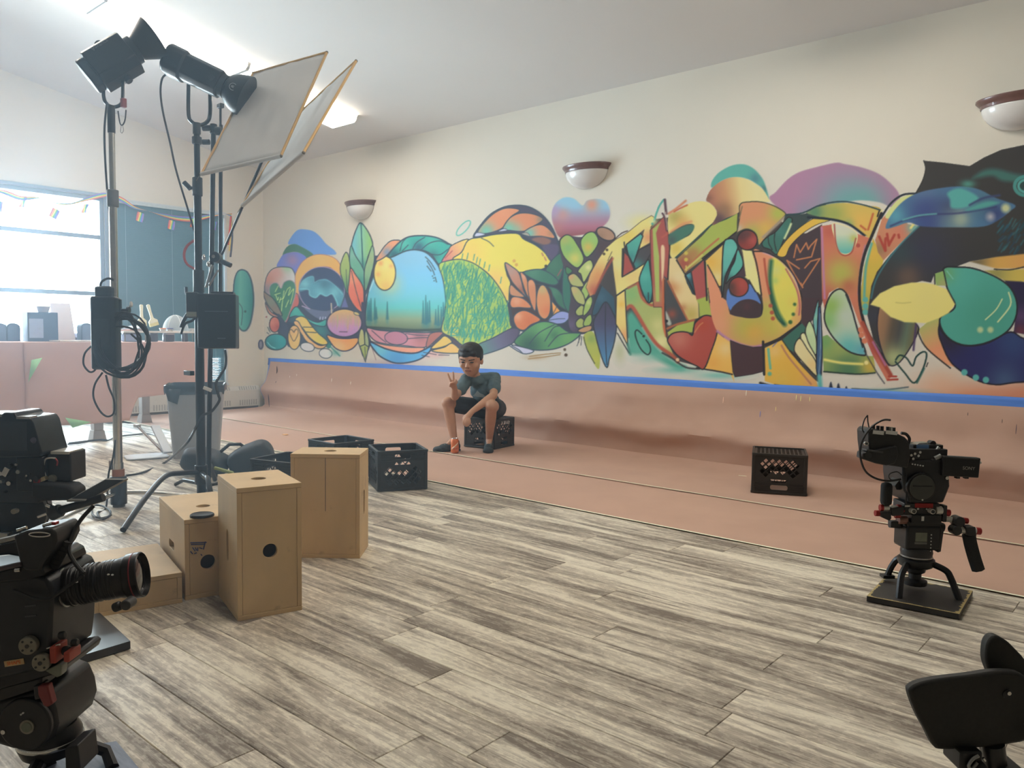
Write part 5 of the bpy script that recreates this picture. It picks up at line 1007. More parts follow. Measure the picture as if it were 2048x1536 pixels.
# the boy's crate: front corner (985,901), left (931,895), right (1035,893)
f, l_, r_ = pz(985, 901), pz(931, 895), pz(1035, 893); ang = math.atan2(f.y-l_.y, f.x-l_.x)
BC = f + (l_-f)*.5+Vector((-math.sin(ang), math.cos(ang), 0))*.175; BANG = ang
crate('black milk crate the seated boy is using as a stool', BC, BANG, True, inscription='47/18 X')

# ================================================================ bin, table and what stands on it, floor clutter
def vz(base, row):
    """height on the vertical line over base (x,y) that falls on photo row"""
    lo, hi = -.5, 5.0
    for _ in range(40):
        m_ = (lo+hi)/2; d = Vector((base[0], base[1], m_))-CAM; r = 768-FPX*d.dot(CU)/d.dot(CF)
        if r > row: lo = m_
        else: hi = m_
    return (lo+hi)/2
GREYP = mat('grey_bin_plastic', alb(150, 152, 156), .5, var=.03); BAG = mat('black_bin_bag', (.03, .035, .04), .25, var=.2, scale=12, bump=.3)
bl, br = pz(345, 918), pz(440, 915); bc = (bl+br)/2+Vector((-.09, .05, 0)); ba = math.atan2(br.y-bl.y, br.x-bl.x); M = Matrix.Translation(bc) @ Matrix.Rotation(ba, 4, 'Z')
t = thing('waste_bin', 'tall grey waste bin with a black bag folded over its rim', 'bin', M)
def taper(w0, d0, w1, d1, z0, z1, r=.04, n=5):
    a = [(x, y, z0) for x, y in rrect(w0, d0, r, n)]; b = [(x, y, z1) for x, y in rrect(w1, d1, r, n)]; return [a+[a[0]], b+[b[0]]]
MB(M).grid(taper(.36, .25, .45, .33, .004, .60)).prism(rrect(.36, .25, .04, 5), .002, .010).build('body', GREYP, t)
g = []; rr = rrect(.465, .345, .045, 8); rr = rr+[rr[0]]; rgn = random.Random(2)
for k, (z, s) in enumerate([(.56, 1.0), (.575, 1.02), (.60, 1.03), (.625, 1.03), (.632, 1.0), (.61, .92), (.45, .82)]):
    g.append([(x*s*(1+.012*math.sin(i*2.1+k)), y*s*(1+.012*math.cos(i*1.7+k)), z+.012*math.sin(i*.9)*(1 if k < 2 else .2)) for i, (x, y) in enumerate(rr)])
MB(M).grid(g).build('bag', BAG, t)
MB(M).add([(-.23, -.175, .60), (-.10, -.18, .60), (-.13, -.182, .47), (-.20, -.178, .50)], [(0, 1, 2, 3)]).build('bag_flap', BAG, t, solid=.002)
for s in (-.03, .02): MB(M).box((-.12+s, -.143, .43), (.018, .006, .018)).build('bin_vent', mat('vent_dark', (.1, .1, .11), .6), t)
# ---- work table covered with brown paper
TZ, TX = .955, -8.0
WOODG = mat('grey_wood_leg', alb(140, 132, 126), .7, var=.08); TPAP = mat('table_paper', alb(188, 152, 142), .85, var=.04, scale=3)
t = thing('work_table', 'long work table draped with brown paper in front of the bright window', 'table', (-8.6, 2.7, 0))
MB().box((-8.66, 2.75, TZ-.03), (1.28, 2.86, .04)).build('table_top', WOODG, t, smooth=False)
for q in ((-8.12, 1.5), (-8.12, 2.70), (-8.07, 3.065), (-8.12, 4.02), (-9.2, 1.5), (-9.2, 4.02)):
    MB().box((q[0], q[1], TZ/2-.02), (.085, .085, TZ-.06), taper=(1.25, 1.25)).build('leg', WOODG, t, smooth=False, bevel=.004)
    MB().box((q[0], q[1], .05), (.13, .13, .10), taper=(.75, .75)).build('foot', WOODG, t, smooth=False, bevel=.004)
def drape(name, y0, y1, zb, xo, m):
    G = []
    for i in range(24):
        f = i/23; row = []
        for j in range(60):
            y = y0+(y1-y0)*j/59; z = (TZ+.004)+(zb(y)-TZ)*f
            row.append((TX+xo+.03*f*ns(y*1.6, f*1.5, 2)+.02*f+.012*math.sin(y*9+f*2)*f*f, y+.02*f*ns(y*2, f, 6), z))
        G.append(row)
    G = [[(-9.28, p[1], TZ+.004+.002*ns(p[1]*4, 1, 1)) for p in G[0]], [(-8.6, p[1], TZ+.004+.003*ns(p[1]*3, 5, 1)) for p in G[0]], [(TX+xo-.02, p[1], TZ+.005) for p in G[0]]]+G
    return MB().grid(G).build(name, m, t, solid=.0012)
drape('paper_cover', 1.32, 2.46, lambda y: .13+.03*math.sin(y*5), .0, TPAP)
drape('paper_cover', 2.42, 4.17, lambda y: (.20-.03*math.sin((y-2.4)*2.4)) if y < 3.34 else (.20+.2*min(1, (y-3.34)/.08)+.06*(y-3.42)), .012, TPAP)
GRN = mat('green_scrap', alb(150, 200, 150), .7)
MB().add([(TX+.045, 2.47, .80), (TX+.045, 2.56, .82), (TX+.045, 2.44, .60)], [(0, 1, 2)]).build('green_corner', GRN, t, solid=.001)
MB().add([(TX+.10, 2.72, .26), (TX+.10, 2.95, .20), (TX+.11, 2.78, .16)], [(0, 1, 2)]).build('green_corner', GRN, t, solid=.001)
def onT(x, row, back): # point on the table top: pixel column x, at world x = back
    p = px(x, row, back); return Vector((back, p.y, TZ+.008))
CARD = mat('dark_carton', alb(70, 84, 112), .7, var=.06); GREYL = mat('pale_label', alb(150, 166, 196), .7); BAGP = mat('white_paper_bag', alb(205, 200, 206), .8, var=.03)
c = onT(81, 674, -8.45); w = 53*depth(c)/FPX
b = thing('carton', 'dark carton with a pale label and a cup on top', 'box', c)
M = Matrix.Translation(c) @ Matrix.Rotation(PI/2-.1, 4, 'Z'); h = 57*depth(c)/FPX
MB(M).box((0, 0, h/2), (w, .22, h)).build('box_body', CARD, b, smooth=False, bevel=.003); MB(M).box((-w*.22, -.1105, h*.45), (w*.46, .002, h*.66)).build('label_patch', GREYL, b, smooth=False)
MB(M).box((0, 0, h+.001), (w*.98, .21, .003)).build('top_flap', CARD, b, smooth=False)
cc = c+Vector((.0, 0, h)); M2 = Matrix.Translation(cc+Vector((0, .03, .002)))
cu_ = thing('takeaway_cup', 'small pale cup standing on the dark carton', 'cup', cc+Vector((0, .03, .002))); MB(M2).lathe([(.045, 0), (.058, .055), (.060, .057), (.054, .057), (.042, .006)], n=20).build('cup_body', BAGP, cu_)
MB(M2).lathe([(.062, .052), (.063, .060), (.055, .062)], n=20).build('cup_rim', WHITEP, cu_)
c = onT(124, 672, -8.62); M = Matrix.Translation(c) @ Matrix.Rotation(PI/2-.1, 4, 'Z'); d_ = depth(c)/FPX
b = thing('paper_bag', 'tall white paper bag tapering towards its folded top', 'paper bag', c)
MB(M).add([(-21*d_, -.07, 0), (21*d_, -.07, 0), (21*d_, .07, 0), (-21*d_, .07, 0), (-20*d_, -.02, 73*d_), (15*d_, -.02, 75*d_), (15*d_, .02, 75*d_), (-20*d_, .02, 73*d_), (-20.5*d_, -.05, 40*d_), (18*d_, -.05, 40*d_), (18*d_, .05, 40*d_), (-20.5*d_, .05, 40*d_)],
   [(0, 1, 9, 8), (8, 9, 5, 4), (1, 2, 10, 9), (9, 10, 6, 5), (2, 3, 11, 10), (10, 11, 7, 6), (3, 0, 8, 11), (11, 8, 4, 7), (4, 5, 6, 7), (3, 2, 1, 0)]).build('bag_body', BAGP, b, smooth=False, bevel=.003)
MB(M).box((-3*d_, 0, 74*d_), (34*d_, .035, .012)).build('folded_top', BAGP, b, smooth=False)
DKG = mat('speaker_grey', alb(74, 88, 112), .6, var=.05); DKM = mat('speaker_mesh', alb(96, 112, 138), .8, var=.2, scale=300)
for x, wpx, lab in ((-3, 22, 'rounded dark desk speaker by the drape slit, outer one of the pair'), (23.5, 24, 'rounded dark desk speaker beside the dark carton'), (170, 22, 'rounded dark desk speaker behind the white paper bag and sheet')):
    c = onT(x, 672, -8.5); d_ = depth(c)/FPX; w = wpx*d_; h = 36*d_; M = Matrix.Translation(c) @ Matrix.Rotation(PI/2, 4, 'Z')
    b = thing('desk_speaker', lab, 'speaker', c, 'desk speakers on the table')
    pl = [(-w/2, 0), (w/2, 0)] + [(w/2*math.cos(a), h-w*.36+w*.36*math.sin(a)) for a in [PI*k/10 for k in range(11)]]
    MB(M).prism(pl, -.06, .06, Q=Matrix(((1, 0, 0), (0, 0, -1), (0, 1, 0)))).build('cabinet', DKG, b, bevel=.004)
    pl2 = [(x_*.84, y_*.9+.008) for x_, y_ in pl]; MB(M).prism(pl2, .0605, .064, Q=Matrix(((1, 0, 0), (0, 0, -1), (0, 1, 0)))).build('front_mesh', DKM, b)
c = onT(152, 668, -8.2); tag(MB(Matrix.Translation(c)).box((0, 0, .008), (.22, .40, .012), .1).build('foam_sheet', WHITEP, bevel=.002), 'flat white foam sheet on the paper-covered table', 'sheet')
c = onT(150, 664, -8.75); tag(MB(Matrix.Translation(c)).ball((0, 0, .035), (.1, .13, .045), 12, 8).build('cloth_heap', mat('grey_cloth', alb(150, 152, 172), .9)), 'crumpled grey cloth heap behind the foam sheet', 'cloth')
# metal rack shelf with paint tools at the table's end
RK0, RK1 = px(243, 655, -8.25), px(405, 655, -8.25); ry0, ry1 = RK0.y, RK1.y; rz = TZ+.105
b = thing('wire_rack', 'low metal rack shelf with jars under it on the end of the table', 'rack', (-8.3, (ry0+ry1)/2, TZ+.006))
MB().box((-8.33, (ry0+ry1)/2, rz), (.24, ry1-ry0, .012)).build('shelf', STEEL, b, smooth=False)
MB().box((-8.21, (ry0+ry1)/2, rz+.006), (.006, ry1-ry0, .02)).build('shelf_lip', WHITEP, b, smooth=False)
for k in range(5):
    for xx in (-8.22, -8.44): MB().cyl((xx, ry0+.02+(ry1-ry0-.04)*k/4, TZ+.006), (xx, ry0+.02+(ry1-ry0-.04)*k/4, rz), .006, n=8).build('post', STEEL, b)
JAR = mat('jar_dark', alb(92, 88, 96), .4); 
for k, (yy, w, lab) in enumerate([(ry0+.12, .17, 'grey tub under the rack near the chrome stand'), (ry0+.36, .09, 'small dark jar under the rack, between the tub and the wide jar'), (ry0+.52, .12, 'wide dark jar under the rack'), (ry0+.70, .07, 'narrow dark jar under the rack by the bin')]):
    j = thing('storage_jar', lab, 'jar', (-8.33, yy, TZ+.006), 'jars under the rack'); MB(Matrix.Translation((-8.33, yy, TZ+.006))).lathe([(w*.42, 0), (w*.5, .01), (w*.5, .068), (w*.44, .078), (w*.44, .082)], n=16).build('jar_body', JAR if k else GREYL, j)
    MB(Matrix.Translation((-8.33, yy, TZ+.006))).lathe([(w*.46, .076), (w*.46, .090), (.002, .091)], n=16).build('lid', WHITEP if k == 2 else JAR, j)
BRH = mat('brush_handle', alb(226, 220, 196), .5, var=.05); BRS = mat('brush_bristle', alb(214, 206, 150), .9, var=.1)
for k, (x0, r0, x1, r1, lab) in enumerate([(284, 652, 282.5, 609, 'upright cream paint brush standing in the rack tray'), (309, 652, 295.5, 609, 'leaning cream paint brush in the rack tray')]):
    X_ = -8.25; a, e = px(x0, r0, X_), px(x1, r1, X_); b = thing('paint_brush', lab, 'paint brush', a, 'paint brushes in the tray'); dz = (e-a).normalized(); L_ = (e-a).length
    sid = Vector((0, 1, 0)) - dz*dz.y; sid.normalize(); nn = dz.cross(sid); M = basis(sid, nn, dz, a)
    MB(M).box((0, 0, .018), (.095, .022, .036)).build('bristles', BRS, b, bevel=.003); MB(M).box((0, 0, .047), (.092, .024, .024)).build('ferrule', BRH, b, bevel=.002)
    MB(M).prism([(-.045, .058), (-.016, .085), (-.013, .15), (-.018, L_-.012), (-.010, L_), (.010, L_), (.018, L_-.012), (.013, .15), (.016, .085), (.045, .058)], -.008, .008, Q=Matrix(((1, 0, 0), (0, 0, 1), (0, 1, 0)))).build('handle', BRH, b, bevel=.004)
MESH = mat('mesh_net', (.62, .66, .68), .6, alpha=.45)
c = px(352, 652, -8.33); c = Vector((c.x-.01, c.y, rz+.012)); r = 24*depth(c)/FPX
b = thing('mesh_dome', 'pale mesh food dome standing on the rack shelf', 'dome', c); MB(Matrix.Translation(c)).lathe([(r*math.cos(a), r*1.35*math.sin(a)) for a in [PI/2*k/10 for k in range(11)]], n=28).build('net', MESH, b)
MB(Matrix.Translation(c)).tube([(r*math.cos(2*PI*k/28), r*math.sin(2*PI*k/28), .003) for k in range(28)], .004, closed=True).build('rim_wire', WHITEP, b)
for k in range(3):
    a0 = PI*k/3; MB(Matrix.Translation(c)).tube([(r*math.cos(a)*math.cos(a0), r*math.cos(a)*math.sin(a0), r*1.36*math.sin(a)) for a in [PI*i/18 for i in range(19)]], .0025, n=6).build('rib_wire', WHITEP, b)
c = px(262, 650, -8.33); c = Vector((c.x, c.y, rz+.008)); b = thing('napkin_stack', 'loose stack of pale blue napkins on the rack shelf', 'napkins', c)
for k in range(4): MB(Matrix.Translation(c+Vector((0, .01*k, .012*k))) @ Matrix.Rotation(.25*k, 4, 'Z') @ Matrix.Rotation(.05*k, 4, 'X')).box((0, 0, .006), (.15, .16, .009)).build('napkin', mat('napkin_blue', alb(196, 210, 226), .9) if k > 1 else mat('napkin_pink', alb(196, 150, 140), .9), b, smooth=False)
for x, cl, lab in ((318, (214, 140, 100), 'small orange paint tub on the rack shelf'), (332, (96, 100, 150), 'small blue paint tub on the rack shelf'), (376, (190, 196, 200), 'small white paint tub on the rack shelf')):
    c = px(x, 650, -8.33); c = Vector((c.x+.085, c.y, rz+.007)); b = thing('paint_tub', lab, 'paint tub', c, 'paint tubs on the rack'); m = mat('tub_%d' % x, alb(*cl), .5)
    MB(Matrix.Translation(c)).lathe([(.026, 0), (.032, .035), (.034, .035)], n=14).build('tub', WHITEP, b); MB(Matrix.Translation(c)).lathe([(.035, .030), (.035, .040), (.002, .041)], n=14).build('tub_lid', m, b)
# can at the foot of the drape (only its white cap and paper sleeve show over the monitor)
c = pz(29, 862); c = Vector((-6.6, (c.y/c.x)*-6.6, 0)); zt = vz(c, 800)
# ---- white folding stand lying on the floor by the bin
WM = mat('white_enamel', alb(190, 196, 204), .35, var=.03)
a, b2 = pz(250, 918), pz(335, 912); M = Matrix.Translation((a+b2)/2) @ Matrix.Rotation(math.atan2(b2.y-a.y, b2.x-a.x), 4, 'Z'); Lb = (b2-a).length
t = thing('folding_stand', 'white metal folding stand lying open on the floor beside the bin', 'stand', (a+b2)/2)
MB(M).prism(rrect(Lb, .26, .05, 5), .004, .016).build('base_plate', WM, t, bevel=.003)
p0 = pz(325, 903, .03); p1 = Vector((p0.x-.45, p0.y-.02, vz((p0.x-.45, p0.y-.02), 852))); MB().tube([p0, p0.lerp(p1, .5), p1], .012, n=8).build('arm', CHROME, t); MB().box(p1, (.05, .05, .03)).build('arm_clamp', CHROME, t, bevel=.004)
q0 = pz(336, 905, .03); q1 = Vector((q0.x-.35, q0.y+.05, vz((q0.x-.35, q0.y+.05), 852))); dz = (q1-q0); MB(basis(*[v for v in frame(dz, (0, 1, 0)).transposed()], (q0+q1)/2)).box((0, 0, 0), (.02, .075, dz.length)).build('leg_panel', WM, t, bevel=.003)
# ---- sandbag by the stand
SB = mat('sandbag_nylon', (.022, .024, .028), .6, var=.2, scale=10, bump=.2)
c = pz(462, 948); t = thing('sandbag', 'slumped black sandbag on the stand legs beside the crates', 'sandbag', c)
for k, (dx, dy, rx, ry, rzz, tl) in enumerate([(-.15, .0, .17, .15, .10, .25), (.11, .02, .17, .14, .12, -.45)]):
    mb = MB(Matrix.Translation(c+Vector((dx*.8, dx*.9+dy, rzz*.92))) @ Matrix.Rotation(.85, 4, 'Z') @ Matrix.Rotation(tl, 4, 'Y'))
    G = []
    for i in range(15):
        u_ = PI*i/14; row = []
        for j in range(25):
            a_ = 2*PI*j/24; ex = lambda v_: math.copysign(abs(v_)**.62, v_)
            q = Vector((rx*ex(math.cos(u_)), ry*(math.sin(u_)**.6)*ex(math.cos(a_)), rzz*(math.sin(u_)**.7)*ex(math.sin(a_))))
            q *= 1+.10*ns(q.x*9+k, q.y*9, q.z*9)+.05*ns(q.x*22, q.y*22+k, q.z*22); row.append(q)
        G.append(row)
    mb.grid(G); mb.build('bag_lobe', SB, t)
mb = MB(Matrix.Translation(c)); mb.tube([(-.06, -.05, .17), (-.02, 0, .225), (.05, .05, .23), (.09, .10, .18)], .013, n=8); mb.build('strap', SB, t)
# ---- cables lying under the table
CAB = mat('black_cable', (.018, .018, .020), .5)
def cable(label, pts, r=.007, name='cable', m=CAB, k=8):
    return tag(MB().tube(catmull(pts, k), r, n=7).build(name, m), label, 'cable')
cable('thin black cable on the floor under the table', [pz(x, y, .012) for x, y in ((135, 888), (160, 886), (195, 880), (215, 881), (232, 874), (262, 870), (300, 868), (330, 880))])
cable('second black cable doubled back beside the table foot', [pz(x, y, .012) for x, y in ((138, 886), (170, 882), (200, 879), (214, 880))], .006)
# ================================================================ light stands, lamps, diffusion frames
def ring(base, z0, z1, r, n=18): return MB().cyl((base[0], base[1], z0), (base[0], base[1], z1), r, n=n)
def along(a, b, t): return Vector(a).lerp(Vector(b), t)
# ---- chrome stand by the table
SA = pz(238, 1013); SA = Vector((SA.x, SA.y, 0)); Z = lambda r: vz(SA, r)
t = thing('light_stand', 'tall chrome light stand with a black base, coiled cable and lamp on top', 'light stand', SA)
ring(SA, Z(1008), Z(952), .047).build('base_casting', BLKMET, t, bevel=.005); ring(SA, Z(1013), Z(1003), .035).build('base_foot', mat('grey_rubber', (.12, .12, .12), .7), t)
ring(SA, Z(952), Z(938), .036).build('copper_clamp', mat('copper_tape', alb(150, 96, 66), .4, .5), t); ring(SA, Z(938), Z(925), .030).build('silver_collar', CHROME, t)
ring(SA, Z(926), Z(652), .0262).build('lower_tube', CHROME, t); ring(SA, Z(656), Z(598), .038).build('lower_collar', BLKMET, t, bevel=.004)
ring(SA, Z(600), Z(410), .0225).build('middle_tube', CHROME, t); ring(SA, Z(414), Z(380), .033).build('upper_collar', mat('grey_cast', (.20, .21, .22), .5, .5), t, bevel=.004)
ring(SA, Z(382), Z(262), .0185).build('upper_tube', CHROME, t); ring(SA, Z(266), Z(212), .022).build('spigot', BLKMET, t)
kb = Vector((SA.x, SA.y, Z(620))); MB().cyl(kb, kb+CR*.075, .008).cyl(kb+CR*.075, kb+CR*.088, .020).build('clamp_knob', BLACK, t); MB().ball(kb+CR*.098+CU*.035, (.010, .010, .018), 10, 8).build('clamp_lever', WHITEP, t); MB().cyl(kb+CR*.07, kb+CR*.098+CU*.035, .004).build('lever_rod', STEEL, t)
k2 = Vector((SA.x, SA.y, Z(940))); MB().box(k2-CR*.045+CU*.03, (.02, .02, .055)).build('tail_clip', mat('clip_tan', alb(120, 100, 80), .5), t, bevel=.002)
hub = Vector((SA.x, SA.y, Z(985)))
for ang, L_ in ((1.10, .55), (3.15, .55), (5.25, .6)):
    e = Vector((SA.x+math.cos(ang)*L_, SA.y+math.sin(ang)*L_, .018)); MB().tube([hub, hub.lerp(e, .25)+Vector((0, 0, .01)), e], .014, n=10).build('leg', CHROME, t); MB().ball(e, (.022, .022, .018), 10, 8).build('leg_tip', RUBBER, t)
# hung control box
c = pd(212, 660, depth(SA)-.10); Mh = Matrix.Translation(c) @ basis(CR, CF, Vector((0, 0, 1))).to_3x3().to_4x4()
b = thing('lamp_power_box', 'tall black lamp power box hanging on the chrome stand', 'power box', c)
MB(Mh).prism(rrect(.150, .11, .03, 4), -.24, .20).build('housing', BLKMET, b, bevel=.012); MB(Mh).prism(rrect(.10, .08, .02, 4), .195, .26).build('cap', BLACK, b, bevel=.01)
MB(Mh).tube(catmull([(-.03, 0, .25), (-.02, 0, .29), (.02, 0, .31), (.05, 0, .30)], 5), .007).build('handle_strap', BLACK, b); MB(Mh).box((0, -.056, -.02), (.10, .003, .16)).build('face_plate', BLACK, b, bevel=.001)
# cable coil on the stand
cc = pd(247, 690, depth(SA)-.13)
t = thing('cable_coil', 'coil of black cable hung around the chrome stand', 'cable', cc)
rg = random.Random(6)
for k in range(9):
    ox, oy, rx, ry = rg.uniform(-.02, .03), rg.uniform(-.03, .02), .13+rg.uniform(-.02, .035), .17+rg.uniform(-.03, .03); pts = []
    for i in range(28): a = 2*PI*i/28; pts.append(cc + CR*(ox+rx*math.cos(a)+.012*math.sin(3*a+k)) + CU*(oy+ry*math.sin(a)+.01*math.cos(2*a+k)) + CF*(rg.uniform(-.004, .004)+.05*math.cos(a)*(k % 3-1)*.4))
    MB().tube(pts, .0062, n=6, closed=True).build('cable_loop', CAB, t)
def img(pts, D): return [pd(x, y, D) for x, y in pts]
MB().tube(catmull(img([(262, 668), (284, 690), (290, 715), (282, 738), (262, 752), (240, 752)], depth(SA)-.12), 6), .006).build('cable_loop', CAB, t)
MB().tube(catmull(img([(185, 690), (170, 706), (167, 728), (178, 743), (188, 742), (196, 730)], depth(SA)-.12), 6), .006).build('cable_loop', CAB, t)
MB().tube(catmull(img([(205, 745), (190, 768), (187, 795), (200, 822), (215, 833), (228, 825), (228, 800), (218, 775), (212, 750)], depth(SA)-.12), 6), .006).build('cable_loop', CAB, t)
cable('lamp cable running down beside the chrome stand', img([(214, 205), (209, 260), (211, 330), (216, 400), (221, 450), (226, 560), (222, 640), (230, 700)], depth(SA)-.06), .0065)
cable('thin cable from the chrome stand foot down to the floor', [pd(231, 880, depth(SA)-.05), pd(226, 915, depth(SA)-.05), pd(217, 950, depth(SA)-.05), pz(212, 1015, .01), pz(195, 1025, .01), pz(205, 1038, .01), pz(222, 1030, .01)], .006)
# LED lamp on it: body tilted up, flared reflector
def lamp_axes(ix, iy, iz):
    a = (CR*ix + CU*iy + CF*iz).normalized(); s = a.cross(CF).normalized(); u_ = s.cross(a); return a, s, u_
dA = depth(SA)-.02; top = pd(233, 121, dA); a, s, u_ = lamp_axes(.72, .60, .25)
M = basis(s, u_, a, top)     # local z = optical axis
t = thing('led_lamp', 'black LED lamp head tilted upwards with a flared reflector on the chrome stand', 'lamp', M)
oc = [(.125, .05), (.085, .095), (-.085, .095), (-.125, .05), (-.125, -.05), (-.085, -.095), (.085, -.095), (.125, -.05)]
MB(M).prism(oc, -.15, .10).build('body', BLKMET, t, bevel=.006); MB(M).prism([(x*.82, y*.82) for x, y in oc], -.205, -.15).build('rear_cap', BLACK, t, bevel=.012)
MB(M).lathe([(.085, .10), (.085, .135), (.080, .14)], n=24).build('mount_ring', BLKMET, t)
MB(M).lathe([(.070, .135), (.080, .16), (.112, .225), (.135, .272)], n=28).build('reflector', BLKMET, t, solid=.003)
MB(M).box((0, .098, -.02), (.12, .004, .18)).build('heat_vent', BLACK, t, bevel=.001)
text('Aputure', .034, M @ basis((0, 0, 1), (-1, 0, 0), (0, -1, 0), (.072, -.0965, -.03)), mat('dim_print', (.16, .17, .18), .6), t)
for sgn in (-1, 1): MB(M).cyl((sgn*.125, 0, -.02), (sgn*.155, 0, -.02), .022).build('yoke_knob', BLACK, t)
yk = Vector((SA.x, SA.y, Z(213))); e1 = M @ Vector((-.145, 0, -.02)); e2 = M @ Vector((.145, 0, -.02))
lo = yk.z; MB().tube(catmull([pd(208, 150, dA), pd(207, 190, dA), pd(213, 207, dA), pd(229, 214, dA), pd(243, 207, dA), pd(246, 190, dA), pd(246, 150, dA)], 5), .011, n=8).build('yoke', BLKMET, t)
MB(Matrix.Translation(pd(247, 206, dA-.02))).box((0, 0, 0), (.03, .03, .055)).build('red_clip', mat('red_tape', alb(130, 60, 66), .6), t, bevel=.004)
MB().tube(catmull(img([(236, 222), (240, 246), (245, 250), (250, 240), (252, 220)], dA-.03), 5), .004).build('safety_cord', CAB, t); MB().tube(catmull(img([(243, 250), (241, 262), (244, 266), (247, 260), (245, 250)], dA-.03), 5), .0022).build('safety_hook', STEEL, t)
# ---- black stand
SBs = pz(403, 996); SBs = Vector((SBs.x, SBs.y, 0)); Zb = lambda r: vz(SBs, r); dB = depth(SBs)
t = thing('light_stand', 'black light stand carrying the lamp that points at the diffusion frames', 'light stand', SBs)
ring(SBs, Zb(985), Zb(575), .0285).build('lower_tube', BLKMET, t); ring(SBs, Zb(585), Zb(540), .034).build('lower_collar', BLACK, t, bevel=.004)
ring(SBs, Zb(560), Zb(370), .0235).build('middle_tube', BLKMET, t); ring(SBs, Zb(392), Zb(355), .031).build('upper_collar', BLACK, t, bevel=.004)
ring(SBs, Zb(360), Zb(262), .0185).build('upper_tube', BLKMET, t); ring(SBs, Zb(288), Zb(274), .030).build('top_collar', BLACK, t, bevel=.003); ring(SBs, Zb(268), Zb(246), .024).build('spigot', BLACK, t)
kb = Vector((SBs.x, SBs.y, Zb(376))); MB().cyl(kb, kb-CR*.05, .010).build('knob_shaft', BLACK, t); MB().cyl(kb-CR*.045-CU*.005, kb-CR*.085+CU*.035, .016).build('clamp_knob', BLACK, t)
ring(SBs, Zb(968), Zb(930), .040).build('leg_hub', BLKMET, t, bevel=.004)
hub = Vector((SBs.x, SBs.y, Zb(945)))
foot = pz(246, 1060, .014); knee = pd(330, 953, dB-.28); MB().tube(catmull([hub, hub.lerp(knee, .55)+Vector((0, 0, .01)), knee, knee.lerp(foot, .5)+Vector((0, 0, .02)), foot], 6), .0165, n=10).build('leg', BLKMET, t)
for tx, ty in ((.62, -.20), (-.75, .55)):
    e = SBs+Vector((tx*.62, ty*.62, .014)); k_ = hub+Vector((tx*.38, ty*.38, -.01)); MB().tube(catmull([hub, hub.lerp(k_, .6), k_, e], 6), .0165, n=10).build('leg', BLKMET, t)
MB().cyl(pd(430, 936, dB+.1), pd(466, 946, dB+.05), .011).build('green_marked_leg', mat('green_tape', alb(140, 150, 90), .6), t)
# LED lamp B with bowl reflector
lc = pd(404, 151, dB-.10); a, s, u_ = lamp_axes(.86, -.40, .10); M = basis(s, u_, a, lc)
t = thing('led_lamp', 'long black LED lamp with a bowl reflector aimed at the diffusion frames', 'lamp', M)
oc2 = [(x*.66, y*.88) for x, y in oc]
MB(M).prism(oc2, -.13, .13).build('body', BLKMET, t, bevel=.006); MB(M).prism([(x*1.12, y*1.15) for x, y in oc2], -.235, -.10).build('rear_block', BLKMET, t, bevel=.02)
MB(M).box((-.06, .0, -.19), (.05, .02, .05)).build('rear_display', mat('grey_screen', (.10, .11, .12), .3), t, bevel=.003)
MB(M).lathe([(.064, .12), (.074, .13), (.074, .165), (.066, .17)], n=24).build('mount_ring', BLACK, t)
MB(M).lathe([(.062, .165), (.090, .185), (.116, .23), (.132, .28), (.136, .305)], n=32).build('reflector', BLKMET, t, solid=.003)
MB(M).lathe([(.058, .170), (.084, .195), (.110, .24), (.127, .285), (.1305, .303)], n=32).build('reflector_lining', mat('silver_lining', (.5, .5, .5), .3, .9), t)
PRT = mat('white_print', (.42, .44, .46), .6)
lw = -CF; en = (lw - a*lw.dot(a)).normalized(); side = a.cross(en)
ec = M.translation + a*.245 + en*.1235; Me = basis(side*-1, a*-1 if False else (en.cross(side*-1)), en, ec)
MB(Me).tube([(.022*math.cos(2*PI*k/24), .022*math.sin(2*PI*k/24), .0) for k in range(24)], .0016, n=6, closed=True).build('emblem_ring', PRT, t); text('B', .028, Me, PRT, t, 'emblem')
ec2 = M.translation + a*.09 + en*.078; Me2 = basis(side*-1, en.cross(side*-1), en, ec2)
MB(Me2).tube([(.026*math.cos(2*PI*k/24), .026*math.sin(2*PI*k/24), .002) for k in range(24)], .0022, n=6, closed=True).build('dial_ring', PRT, t); MB(Me2).cyl((0, 0, -.004), (0, 0, .010), .018).build('dial', BLACK, t)
MB().tube(catmull([pd(377, 168, dB), pd(377, 228, dB), pd(384, 244, dB), pd(400, 250, dB), pd(414, 244, dB), pd(420, 228, dB), pd(420, 185, dB)], 5), .0125, n=8).build('yoke', BLKMET, t)
cable('lamp cable hanging in a long bow from the bowl reflector lamp', img([(333, 148), (324, 158), (321, 185), (326, 225), (340, 285), (352, 340), (370, 400), (385, 450), (393, 480)], dB-.05), .0065)
